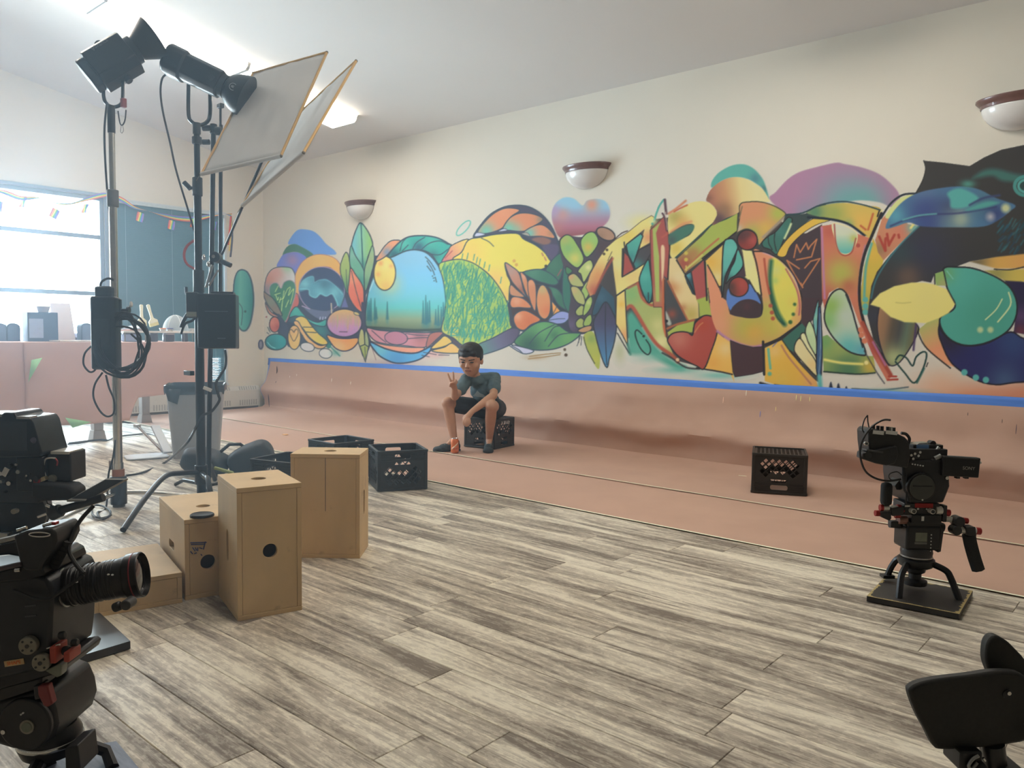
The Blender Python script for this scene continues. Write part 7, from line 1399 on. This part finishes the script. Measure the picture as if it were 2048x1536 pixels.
R.lathe('bowl_ball', BLKMET, [(20, -10), (54, 0), (62, 20), (60, 42), (50, 60)], (62, 1540, .06), (0, 0, 1)); R.lathe('chrome_band', CHROME, [(62, 22), (63.5, 24), (63.5, 30), (62, 32)], (62, 1540, .06), (0, 0, 1))
R.poly('drum_housing', BLACK, [(0, 1400), (30, 1385), (90, 1370), (112, 1378), (124, 1410), (128, 1440), (118, 1470), (90, 1490), (40, 1492), (0, 1480)], -.04, .14, .010)
R.disc('drum_face', BLACK, 72, 1434, 52, -.055, -.04, bevel=.004); R.disc('drum_dial', TANP, 78, 1437, 14, -.058, -.055, n=22); R.disc('dial_centre', LCD, 78, 1437, 10, -.0592, -.058, n=20)
for x, y in ((67, 1412), (71, 1409)): R.disc('index_dot', LBL, x, y, 1.8, -.0575, -.055, n=8)
R.disc('chrome_screw', CHROME, 32, 1447, 4.5, -.06, -.05, n=12); R.disc('chrome_screw', CHROME, 8, 1463, 4, -.06, -.05, n=12)
R.poly('red_lever', mat('dark_red', alb(112, 44, 44), .4), [(107, 1350), (127, 1347), (136, 1385), (125, 1392), (118, 1388), (108, 1368)], -.07, -.05, .003); R.poly('lever_mount', BLACK, [(96, 1352), (110, 1350), (112, 1376), (98, 1380)], -.065, -.03, .003)
R.poly('rear_plate', BLACK, [(132, 1497), (158, 1490), (163, 1545), (132, 1545)], -.02, .06, .003)
C2 = thing('cinema_camera', 'black cinema camera with a long zoom lens next to the flat plywood box', 'camera', R.M @ R.p(70, 1345)); R.t = C2
R.poly('sliding_plate', BLKMET, [(-60, 1352), (10, 1338), (148, 1306), (156, 1312), (150, 1326), (100, 1340), (10, 1366), (-60, 1378)], -.06, .10, .003); R.poly('lower_plate', BLACK, [(-60, 1378), (10, 1366), (106, 1340), (106, 1360), (20, 1390), (-60, 1405)], -.05, .09, .003)
R.poly('body', mat('camera_black', (.017, .019, .024), .42, var=.15), [(-70, 1158), (0, 1146), (100, 1126), (132, 1138), (142, 1160), (138, 1212), (134, 1270), (128, 1312), (60, 1330), (-70, 1356)], -.07, .12, .008)
R.poly('top_plate', BLKMET, [(-70, 1140), (40, 1122), (108, 1104), (124, 1112), (130, 1130), (96, 1140), (-10, 1152), (-70, 1162)], -.075, .10, .005)
R.tube('grip_rail', mat('brown_rail', alb(70, 62, 64), .4, .3), [(-60, 1140, -.08), (10, 1125, -.08), (90, 1106, -.08)], 5); R.cyl('rail_screw', CHROME, (80, 1117, -.085), (90, 1116, -.085), 4)
R.tube('top_rail', STEEL, [(-60, 1086, -.05), (20, 1072, -.05), (62, 1062, -.05), (86, 1054, -.04)], 5.5); R.poly('top_handle', BLKMET, [(-60, 1092), (10, 1078), (66, 1068), (100, 1050), (104, 1090), (88, 1108), (40, 1100), (-60, 1112)], -.04, .03, .006)
R.poly('finder_block', BLACK, [(74, 1052), (100, 1042), (148, 1036), (155, 1046), (156, 1062), (148, 1078), (128, 1106), (124, 1120), (96, 1120), (86, 1110), (80, 1080)], -.08, .02, .006)
for k in range(6): R.cyl('bellows_rib', RUBBER, (152-k*5, 1070+k*9, -.03), (148-k*5, 1078+k*9, -.03), 12)
R.mb().tube([R.p(127+20*math.cos(2*PI*k/24), 1048+4.2*math.sin(2*PI*k/24), -.083) for k in range(24)], .0016, n=6, closed=True).build('finder_ring', CHROME, C2); R.cyl('top_lug', CHROME, (72, 1046, -.06), (90, 1040, -.06), 3); R.cyl('top_lug', CHROME, (122, 1036, -.06), (140, 1031, -.06), 3.4); R.box('red_lug', REDAN, 140, 1028, 148, 1034, -.065, -.05, .001)
for x, y in ((6, 1053), (24, 1056), (1, 1062)): R.cyl('silver_screw', CHROME, (x, y, -.06), (x+4, y-2, -.06), 2.4, n=10)
ax = Vector((RH + UP*.150 + FH*.16).normalized()); axl = Vector((ax.dot(RH), ax.dot(FH), ax.dot(UP)))
R.lathe('lens_barrel', BLACK, [(36, 0), (37, 10), (37, 22), (35, 24), (35, 40), (38, 42), (38, 66), (36, 68), (36, 72), (39, 74), (39, 104), (41, 110), (41, 118), (43, 122)], (132, 1174, .0), axl, n=40)
R.lathe('front_hood', BLKMET, [(43, 118), (45, 121), (45.5, 138), (45.5, 146), (43.5, 148), (42.5, 143), (41, 138), (36, 136), (0.5, 136)], (132, 1174, .0), axl, n=40); R.lathe('red_ring', mat('lens_red', (.20, .02, .03), .4), [(45.7, 133), (46.0, 133.6), (46.0, 135), (45.7, 135.6)], (132, 1174, .0), axl, n=40)
R.lathe('front_glass', GLASSK, [(41, 137), (30, 140), (15, 142), (.5, 142.5)], (132, 1174, .0), axl, n=40)
for h0 in (12, 28, 33, 46, 54, 62, 78, 86, 94): R.lathe('barrel_ring', RUBBER if h0 % 2 else BLKMET, [(38.5, h0), (39.6, h0+1), (39.6, h0+4), (38.5, h0+5)], (132, 1174, .0), axl, n=40)
o = R.p(132, 1174, 0)
for h, a_ in ((40, .4), (44, .9), (60, 2.6), (98, .5), (106, .45), (112, .6)): q_ = o+axl*(h*R.s)+(Vector((0, -1, 0))*math.cos(a_)+Vector((0, 0, 1))*math.sin(a_))*39*R.s; R.mb().ball(q_, (3*R.s, 2*R.s, 2*R.s), 8, 6).build('witness_mark', LBL, C2)
R.lathe('mount_collar', STEEL, [(37, -8), (39, -6), (39, 1), (37, 2)], (132, 1174, .0), axl, n=36)
R.cyl('zoom_tab', BLACK, (254, 1196, -.06), (268, 1190, -.06), 9, bevel=.003); R.disc('focus_knob', mat('grey_knob', (.05, .05, .052), .5), 280, 1188, 10, -.07, -.035, bevel=.003)
for y in (1165+25, 1165+45): R.box('engraving', mat('engrave', (.06, .065, .075), .5), 88, y-1.5, 110, y+1.5, -.0715, -.07, 0, tilt=-.12)
for x, y, r in ((98, 1265, 17.5), (122, 1298, 17)):
    R.disc('rosette', TANP, x, y, r, -.085, -.07, n=30, bevel=.002); R.disc('rosette_hole', GLASSK, x, y, 4, -.0862, -.085, n=14)
    for k in range(4): R.disc('rosette_screw', BLACK, x+r*.68*math.cos(k*PI/2+.8), y+r*.68*math.sin(k*PI/2+.8), 2.2, -.0862, -.085, n=10)
R.box('name_plate', mat('tan_plate', alb(176, 150, 110), .6), 46, 1297, 84, 1308, -.0722, -.07, 0, tilt=-.17); R.text('SHAPE', 9.5, 65, 1302.5, -.0727, mat('orange_print', alb(190, 100, 50), .6), tilt=-.17)
for x0, y0, x1, y1 in ((137, 1268, 149, 1301), (164, 1278, 175, 1298)): R.box('red_clamp', mat('clamp_red', alb(150, 60, 48), .45), x0, y0, x1, y1, -.08, -.03, .003)
for x, y, r in ((150, 1254, 8), (157, 1284, 9), (174, 1268, 7)): R.cyl('clamp_knob', BLACK, (x-5, y, -.055), (x+7, y-2, -.055), r, bevel=.003)
R.cyl('clamp_pin', CHROME, (128, 1274, -.07), (140, 1270, -.07), 2); R.cyl('clamp_pin', CHROME, (146, 1268, -.07), (153, 1266, -.07), 2); R.poly('clamp_foot', LCD, [(124, 1316), (152, 1303), (158, 1306), (156, 1326), (148, 1330)], -.075, -.05, .002)
R.tube('cable_run', CAB, [(182, 1012, .02), (166, 1036, .0), (158, 1062, -.02), (160, 1088, -.04), (176, 1110, -.05), (196, 1122, -.065), (203, 1126, -.07)], 4.2); R.tube('cable_run', CAB, [(203, 1128, -.072), (180, 1146, -.085), (152, 1166, -.09), (130, 1172, -.09), (104, 1168, -.085), (72, 1158, -.08)], 3.0)
cable('black cable looped on the floor behind the zoom lens camera', [pz(x, y, .012) for x, y in ((150, 1010), (180, 1012), (186, 1030), (200, 1036), (218, 1032), (220, 1022), (205, 1012), (188, 1010))], .006)
# ---------------------------------------------------------------- black folding saddle stool, lower right
t0 = pz(1935, 1560); t = thing('saddle_stool', 'black folding stool with a tilted saddle seat and clamps, partly out of view', 'stool', Vector((t0.x, t0.y, 0)))
R = Rig(1940, 1400, 1.45, t); SADL = mat('black_leatherette', (.016, .015, .013), .65, var=.2, scale=120, bump=.05)
R.poly('seat_pad', SADL, [(v[0], v[1]) for v in catmull([(1814, 1385, 0), (1817, 1372, 0), (1835, 1362, 0), (1870, 1354, 0), (1930, 1346, 0), (1990, 1337, 0), (2040, 1345, 0), (2075, 1400, 0), (2060, 1470, 0), (2012, 1487, 0), (1950, 1495, 0), (1885, 1499, 0), (1868, 1492, 0), (1850, 1460, 0), (1830, 1425, 0)], 4, True)], -.01, .012, .006)
R.poly('back_pad', SADL, [(v[0], v[1]) for v in catmull([(1989, 1310, 0), (1993, 1292, 0), (2004, 1282, 0), (2022, 1287, 0), (2045, 1305, 0), (2080, 1350, 0), (2090, 1440, 0), (2050, 1450, 0), (2010, 1380, 0), (1991, 1340, 0)], 4, True)], .03, .055, .006)
R.disc('pad_bolt', CHROME, 2007, 1378, 4, -.016, -.01, n=12); R.disc('pad_washer', BLKMET, 2007, 1382, 10, -.012, -.009, n=16); R.cyl('hinge_rod', BLKMET, (2040, 1436, -.02), (2052, 1470, -.02), 4)
R.box('clamp_block', BLKMET, 1908, 1490, 1952, 1530, -.03, .03, .004); R.tube('clamp_spring', STEEL, [(1940, 1494, -.035), (1928, 1502, -.035), (1921, 1515, -.035), (1928, 1520, -.035), (1938, 1508, -.035)], 3.2); R.cyl('clamp_pin', CHROME, (1948, 1498, -.036), (1952, 1504, -.036), 2.5); R.cyl('clamp_knob', RUBBER, (1936, 1528, -.03), (1956, 1516, -.03), 12, bevel=.004)
for a_, e_ in (((1944, 1520, .0), (1952, 1790, -.06)), ((1990, 1488, .0), (2060, 1810, .02)), ((2000, 1488, .03), (2090, 1700, .10))): 
    p0_, p1_ = R.M @ R.p(*a_), R.M @ R.p(*e_); d_ = (p1_-p0_); p1_ = p0_+d_*((.012-p0_.z)/d_.z); MB().cyl(p0_, p1_, .020).build('leg', BLKMET, t); MB().ball(p1_, (.024, .024, .012), 10, 8).build('leg_tip', RUBBER, t)
R.box('leg_collar', BLKMET, 1990, 1528, 2040, 1550, -.03, .03, .004)
# ================================================================ the seated boy and his can
SKIN = mat('skin', alb(172, 130, 104, 1.25), .55, var=.05, scale=25); SHIRT = mat('teal_grey_shirt', alb(74, 92, 98), .85, var=.10, scale=14, bump=.12); SHORT = mat('black_shorts', (.016, .016, .018), .8, var=.15, scale=20)
HAIR = mat('dark_hair', (.012, .010, .009), .55, var=.3, scale=120, bump=.3); SHOE = mat('teal_black_shoe', alb(50, 62, 66), .7, col2=(.015, .017, .018), scale=60); SOLE = mat('shoe_sole', (.02, .02, .021), .8)
def capsule(mb, a, b, ra, rb, n=14):
    a, b = Vector(a), Vector(b); Q = frame(b-a); L_ = (b-a).length; pr = []
    for i in range(5): t_ = -PI/2+PI/2*i/4; pr.append((max(1e-4, ra*math.cos(t_)), ra*math.sin(t_)))
    for i in range(5): t_ = PI/2*i/4; pr.append((max(1e-4, rb*math.cos(t_)), L_+rb*math.sin(t_)))
    mb.lathe(pr, a, b-a, n=n)
def blob(mb, c, r, R=None, n=18, m=12):
    s = MB(Matrix.Translation(c) @ (R.to_4x4() if R is not None else Matrix.Identity(4))); s.ball((0, 0, 0), r, n, m); mb.add(s.v, s.f)
def chain(mb, pts, rs):
    for i in range(len(pts)-1): capsule(mb, pts[i], pts[i+1], rs[i], rs[i+1])
def fuse(mb, name, m, parent, vox=.006, smooth=6):
    """one continuous surface from overlapping volumes"""
    me = bpy.data.meshes.new(name); me.from_pydata([tuple(v) for v in mb.v], [], mb.f); o = bpy.data.objects.new(name, me)
    md = o.modifiers.new('r', 'REMESH'); md.mode = 'VOXEL'; md.voxel_size = vox; md.use_smooth_shade = True
    if smooth: sm_ = o.modifiers.new('s', 'SMOOTH'); sm_.iterations = smooth; sm_.factor = .5
    m2 = evaluated_mesh(o)
    m2.transform(wm(parent).inverted()); o = bpy.data.objects.new(name, m2); COL.objects.link(o); o.parent = parent; m2.materials.clear(); m2.materials.append(m)
    m2.polygons.foreach_set('use_smooth', [True]*len(m2.polygons)); return o
SEAT = .010+.280
hipc = Vector((BC.x+.01, BC.y-.02, SEAT+.085))
rh = hipc - RH*.075 + FH*.0; lh = hipc + RH*.075
def at(x, y, D): return pd(x, y, D)
dh = depth(hipc)
rk, lk = at(895, 806, 7.20), at(983, 812, 6.99)
rt, rheel, lt, lheel = pz(867, 898, .03), pz(919, 897, .03), pz(972, 910, .03), pz(979, 894, .03)
def ankle(h, t_): d_ = (t_-h).normalized(); return h+d_*.052+UP*.065
ra_, la_ = ankle(rheel, rt), ankle(lheel, lt); rt = rheel+(rt-rheel).normalized()*.225; lt = lheel+(lt-lheel).normalized()*.225
chest = at(967, 779, dh-.12); neck = at(952, 754, dh-.22); waist = hipc.lerp(chest, .45)+FH*.02
rs_, ls_ = at(934, 758, dh-.20), at(989, 757, dh-.15)
re, rw = at(910, 793, 7.10), at(909, 776, 7.02)
le, lw_ = at(987, 791, 7.10), at(944, 823, 6.93)
hd = at(941.5, 719, dh-.30); s_ = depth(hd)/FPX*1.08
fw = (-CF*.90 - RH*.22 - UP*.30).normalized(); hu = (UP - fw*UP.dot(fw)).normalized(); hr = hu.cross(-fw).normalized(); hr = hr if hr.dot(RH) > 0 else -hr
HM = basis(hr, -fw, hu, hd); HR = HM.to_3x3()        # head axes: x image-right, -y face, z crown
t = thing('person', 'seated person in teal-grey T-shirt and black shorts making a peace sign', 'person', Vector((BC.x, BC.y, SEAT)))
mb = MB()
# trunk, neck, limbs
blob(mb, hipc, (.125, .105, .09)); blob(mb, waist, (.115, .09, .10)); blob(mb, chest, (.125, .095, .115)); capsule(mb, rs_, ls_, .052, .052); capsule(mb, chest, neck, .07, .047); capsule(mb, neck, hd+UP*-.05, .047, .046)
chain(mb, [rh, rk], [.078, .056]); chain(mb, [lh, lk], [.078, .056]); blob(mb, rk, (.056, .056, .058)); blob(mb, lk, (.054, .056, .058))
rc, lc_ = rk.lerp(ra_, .35)+FH*.015, lk.lerp(la_, .35)+FH*.018
chain(mb, [rk, rc, ra_+UP*.02], [.050, .052, .032]); chain(mb, [lk, lc_, la_+UP*.02], [.049, .051, .032])
chain(mb, [ra_+UP*.02, ra_.lerp(rt, .35)-UP*.012], [.032, .024]); chain(mb, [la_+UP*.02, la_.lerp(lt, .35)-UP*.012], [.032, .024])
chain(mb, [rs_, re], [.046, .037]); chain(mb, [re, rw], [.038, .026]); chain(mb, [ls_, le], [.046, .037]); chain(mb, [le, le.lerp(lw_, .3), lw_], [.038, .038, .025])
# head
k = s_; blob(mb, hd+hu*7*k, (21.5*k, 24*k, 23*k), HR); blob(mb, hd-hu*9*k+fw*3*k, (17.5*k, 18*k, 22*k), HR); blob(mb, hd-hu*23*k+fw*9*k, (8.5*k, 8*k, 7*k), HR)
for sg in (-1, 1): blob(mb, hd+hr*sg*9.5*k-hu*7*k+fw*13*k, (8*k, 7*k, 8*k), HR); blob(mb, hd+hr*sg*20.5*k-hu*3*k-fw*1*k, (3.2*k, 4.5*k, 7*k), HR)
capsule(mb, hd+hu*3*k+fw*20*k, hd-hu*6.5*k+fw*24*k, 2.3*k, 3.4*k); blob(mb, hd-hu*7*k+fw*23*k, (5*k, 3.5*k, 2.8*k), HR); blob(mb, hd+hu*6*k+fw*19*k, (14*k, 4*k, 3*k), HR); blob(mb, hd-hu*15.5*k+fw*18.5*k, (7*k, 3.5*k, 2.6*k), HR)
# right hand: peace sign; palm towards the camera
pa = at(905.5, 768, 6.98); chain(mb, [rw, pa], [.027, .030]); blob(mb, pa, (.034, .017, .038), basis(RH, FH, UP).to_3x3())
def finger(pts, r): chain(mb, pts, r)
D_ = 6.965
finger([at(901.5, 762, D_), at(898.5, 755, D_), at(895.6, 747.5, D_+.005)], [.0105, .0098, .0085]); finger([at(907.5, 761, D_), at(907, 753, D_), at(906, 744.5, D_+.005)], [.0105, .0100, .0088])
finger([at(911, 763, D_), at(911.5, 759.5, D_-.03), at(910, 765, D_-.04)], [.0098, .0095, .009]); finger([at(913.5, 766, D_), at(914, 763, D_-.025), at(912.5, 768, D_-.035)], [.009, .0088, .0083]); finger([at(900, 772, D_), at(901.5, 766.5, D_-.03), at(907, 765, D_-.045)], [.0115, .0105, .0095])
# left hand: relaxed, hanging between the knees
pb = at(935, 834, 6.90); chain(mb, [lw_, pb], [.025, .029]); blob(mb, pb, (.026, .030, .034), basis(RH, FH, UP).to_3x3())
for (x0, y0, x1, y1, x2, y2, dd) in ((929, 838, 926.5, 844, 928, 850, -.01), (932.5, 840, 931, 847, 932, 852.5, -.02), (936, 840, 936, 847, 936, 852, -.02), (939, 838, 940, 844, 939.5, 848.5, -.012), (930, 831, 926.5, 836, 926, 841, .02)): finger([at(x0, y0, 6.89+dd), at(x1, y1, 6.88+dd), at(x2, y2, 6.885+dd)], [.0105, .0095, .0085])
fuse(mb, 'body', SKIN, t, .0055, 5)
# clothes
mb = MB(); g = .014
blob(mb, waist-UP*.02, (.135, .112, .115)); blob(mb, chest, (.142, .112, .125)); blob(mb, hipc+UP*.035+FH*.03, (.145, .125, .085)); capsule(mb, rs_-UP*.004, ls_-UP*.004, .063, .063); capsule(mb, chest, neck-UP*.02, .085, .060); blob(mb, neck-UP*.035+FH*.02, (.095, .07, .05))
chain(mb, [rs_, rs_.lerp(re, .60)], [.061, .062]); chain(mb, [ls_, ls_.lerp(le, .62)], [.061, .064])
o = fuse(mb, 't_shirt', SHIRT, t, .0065, 4)
for v in o.data.vertices:
    q = v.co; v.co = q + v.normal*(.006*mnoise.noise(Vector((q.x*16, q.y*16, q.z*22)))+.004*mnoise.noise(q*34))
gm = mat('shirt_print', alb(112, 126, 130), .85); 
n_ = (CAM-chest).normalized(); bc_ = at(957, 787, depth(chest)-.135); MB(basis(RH, (n_.cross(RH)).normalized(), n_, bc_)).prism([(-.055, -.025), (-.03, .0), (-.012, .028), (.012, .004), (.05, -.012), (.072, -.04), (.0, -.032)], -.012, .002).build('chest_print', gm, o, bevel=.001)
mb = MB()
blob(mb, hipc, (.150, .130, .098)); chain(mb, [rh, rh.lerp(rk, .74)], [.094, .082]); chain(mb, [lh, lh.lerp(lk, .70)], [.094, .082])
o2 = fuse(mb, 'shorts', SHORT, t, .0065, 4)
cu2 = at(1003, 817, dh-.13); MB().tube(catmull([at(997, 821, dh-.16), at(1001, 819, dh-.155), at(1004, 820, dh-.15), at(1005, 814, dh-.145)], 5), .0035, n=6).build('drawstring', mat('white_cord', (.6, .6, .58), .7), o2)
# hair: crown cap and the short fringe falling to the brow
mb = MB(); blob(mb, hd+hu*12*k-fw*2.5*k, (23.5*k, 25.5*k, 20.5*k), HR); blob(mb, hd+hu*23*k+fw*9*k+hr*-2*k, (15*k, 15*k, 7.5*k), HR); blob(mb, hd+hu*15*k+fw*19*k-hr*2*k, (10*k, 5.5*k, 7*k), HR); blob(mb, hd+hu*16*k+fw*16*k+hr*9*k, (8*k, 6.5*k, 6*k), HR); blob(mb, hd+hu*2*k-fw*13*k, (20*k, 12*k, 16*k), HR)
for sg in (-1, 1): blob(mb, hd+hr*sg*20*k+hu*6*k-fw*2*k, (3.0*k, 10*k, 9*k), HR)
fuse(mb, 'hair', HAIR, t, .0055, 3)
EYE = mat('eye_dark', (.02, .015, .012), .3); BROW = mat('brow', (.03, .022, .018), .8); LIP = mat('lips', alb(140, 84, 72), .5)
for sg in (-1, 1):
    blobm = MB(); blob(blobm, hd+hr*sg*8.2*k+hu*.8*k+fw*21.3*k, (4.0*k, 1.5*k, 1.5*k), HR); e = blobm.build('eye', EYE, t)
    b_ = MB(); capsule(b_, hd+hr*sg*4*k+hu*5.0*k+fw*22.6*k, hd+hr*sg*13*k+hu*6.2*k+fw*20.0*k, 1.25*k, .9*k, 10); b_.build('eyebrow', BROW, t)
b_ = MB(); capsule(b_, hd-hr*5*k-hu*15.2*k+fw*21.2*k, hd+hr*5*k-hu*15.2*k+fw*21.2*k, 1.3*k, 1.3*k, 10); b_.build('mouth', LIP, t)
for sg in (-1, 1): b_ = MB(); blob(b_, hd+hr*sg*2.2*k-hu*9.2*k+fw*24.2*k, (1.1*k, .8*k, .7*k), HR); b_.build('nostril', EYE, t)
# shoes: upper, sole and laces each
for nm, an, to in (('r', ra_, rt), ('l', la_, lt)):
    d_ = Vector((to.x-an.x, to.y-an.y, 0)); d_.normalize(); heel = Vector((an.x, an.y, 0.03))-d_*.052; toe = heel+d_*.235; sd = Vector((-d_.y, d_.x, 0)); mb = MB(); Rm = basis(d_, sd, UP).to_3x3()
    zb = .012; blob(mb, heel+d_*.05+UP*.022, (.06, .043, .048), Rm); blob(mb, heel+d_*.045+UP*.062, (.046, .040, .030), Rm); blob(mb, heel+d_*.125+UP*.008, (.075, .046, .042), Rm); blob(mb, heel+d_*.195-UP*.002, (.052, .047, .028), Rm)
    s = fuse(mb, 'shoe', SHOE, t, .0055, 4)
    for v in s.data.vertices:
        if (wm(t) @ v.co).z < zb+.004: v.co.z = zb+.004-wm(t).translation.z
    pl = [(-.052, 0), (-.045, .030), (.0, .038), (.06, .040), (.13, .049), (.18, .044), (.205, .020), (.208, 0)]; pl = pl+[(x, -y) for x, y in pl[::-1][1:-1]]
    MB(basis(d_, sd, UP, heel+d_*.04-UP*.03)).prism(pl, .0105, .026).build('sole', SOLE, s, bevel=.004)
    for kx in range(4): c = heel+d_*(.085+kx*.024)+UP*(.062-kx*.010); b_ = MB(); capsule(b_, c-sd*.022, c+sd*.022+d_*.008, .0042, .0042, 8); b_.build('lace', mat('grey_lace', alb(110, 122, 124), .8), s)
# soda can on the paper
c = pz(909.5, 907.5); c.z = .0095; tc_ = thing('soda_can', 'orange soda can standing beside the seated person\'s foot', 'soda can', c); M = Matrix.Translation(c)
MB(M).lathe([(.026, 0), (.033, .006), (.0365, .014), (.0365, .112), (.032, .124), (.0285, .130)], n=28).build('can_body', mat('can_orange', alb(222, 132, 82), .35, .2, var=.10, scale=25, col2=alb(196, 104, 60)), tc_)
MB(M).lathe([(.0287, .128), (.0295, .132), (.0285, .134), (.026, .131), (.001, .130)], n=28).build('can_lid', CHROME, tc_); MB(M).box((0, -.004, .132), (.012, .022, .002)).build('pull_tab', CHROME, tc_, bevel=.0006)
dv = Vector((CAM.x-c.x, CAM.y-c.y, 0)).normalized(); a0 = math.atan2(dv.y, dv.x)
G = []
for i in range(2):
    G.append([(.0369*math.cos(a0+th), .0369*math.sin(a0+th), .055+.03*th/.9+(.016 if i else 0)) for th in [(-.9+1.8*j/12) for j in range(13)]])
MB(M).grid(G).build('label_band', mat('can_cream', alb(232, 196, 168), .4), tc_, solid=.0005)
MB(M).grid([[(.0369*math.cos(a0+th), .0369*math.sin(a0+th), z) for th in [(-.8+1.6*j/12) for j in range(13)]] for z in (.036, .044)]).build('label_band', mat('can_dark', alb(170, 84, 56), .4), tc_, solid=.0005)
# ---- scattering volume added to imitate lens glare over the window end of the room
def glare_veil(label, x0, x1, y0, y1, z1, dens):
    hz = bpy.data.materials.new('glare_scatter'); hz.use_nodes = True; n = hz.node_tree.nodes; n.remove(n['Principled BSDF'])
    vs = n.new('ShaderNodeVolumeScatter'); vs.inputs['Color'].default_value = (.56, .78, 1, 1); vs.inputs['Density'].default_value = dens; vs.inputs['Anisotropy'].default_value = .30
    hz.node_tree.links.new(vs.outputs[0], n['Material Output'].inputs['Volume'])
    o = MB().box(((x0+x1)/2, (y0+y1)/2, z1/2+.06), (x1-x0, y1-y0, z1)).build('glare_veil', hz, smooth=False); tag(o, label, 'glare_veil', kind='stuff')
glare_veil('added bluish scattering volume imitating lens glare on the window side of the room', WX+.02, -1.7, -2.8, 3.05, 3.75, .058)
bpy.data.scenes.remove(TMP)
bpy.context.view_layer.update()
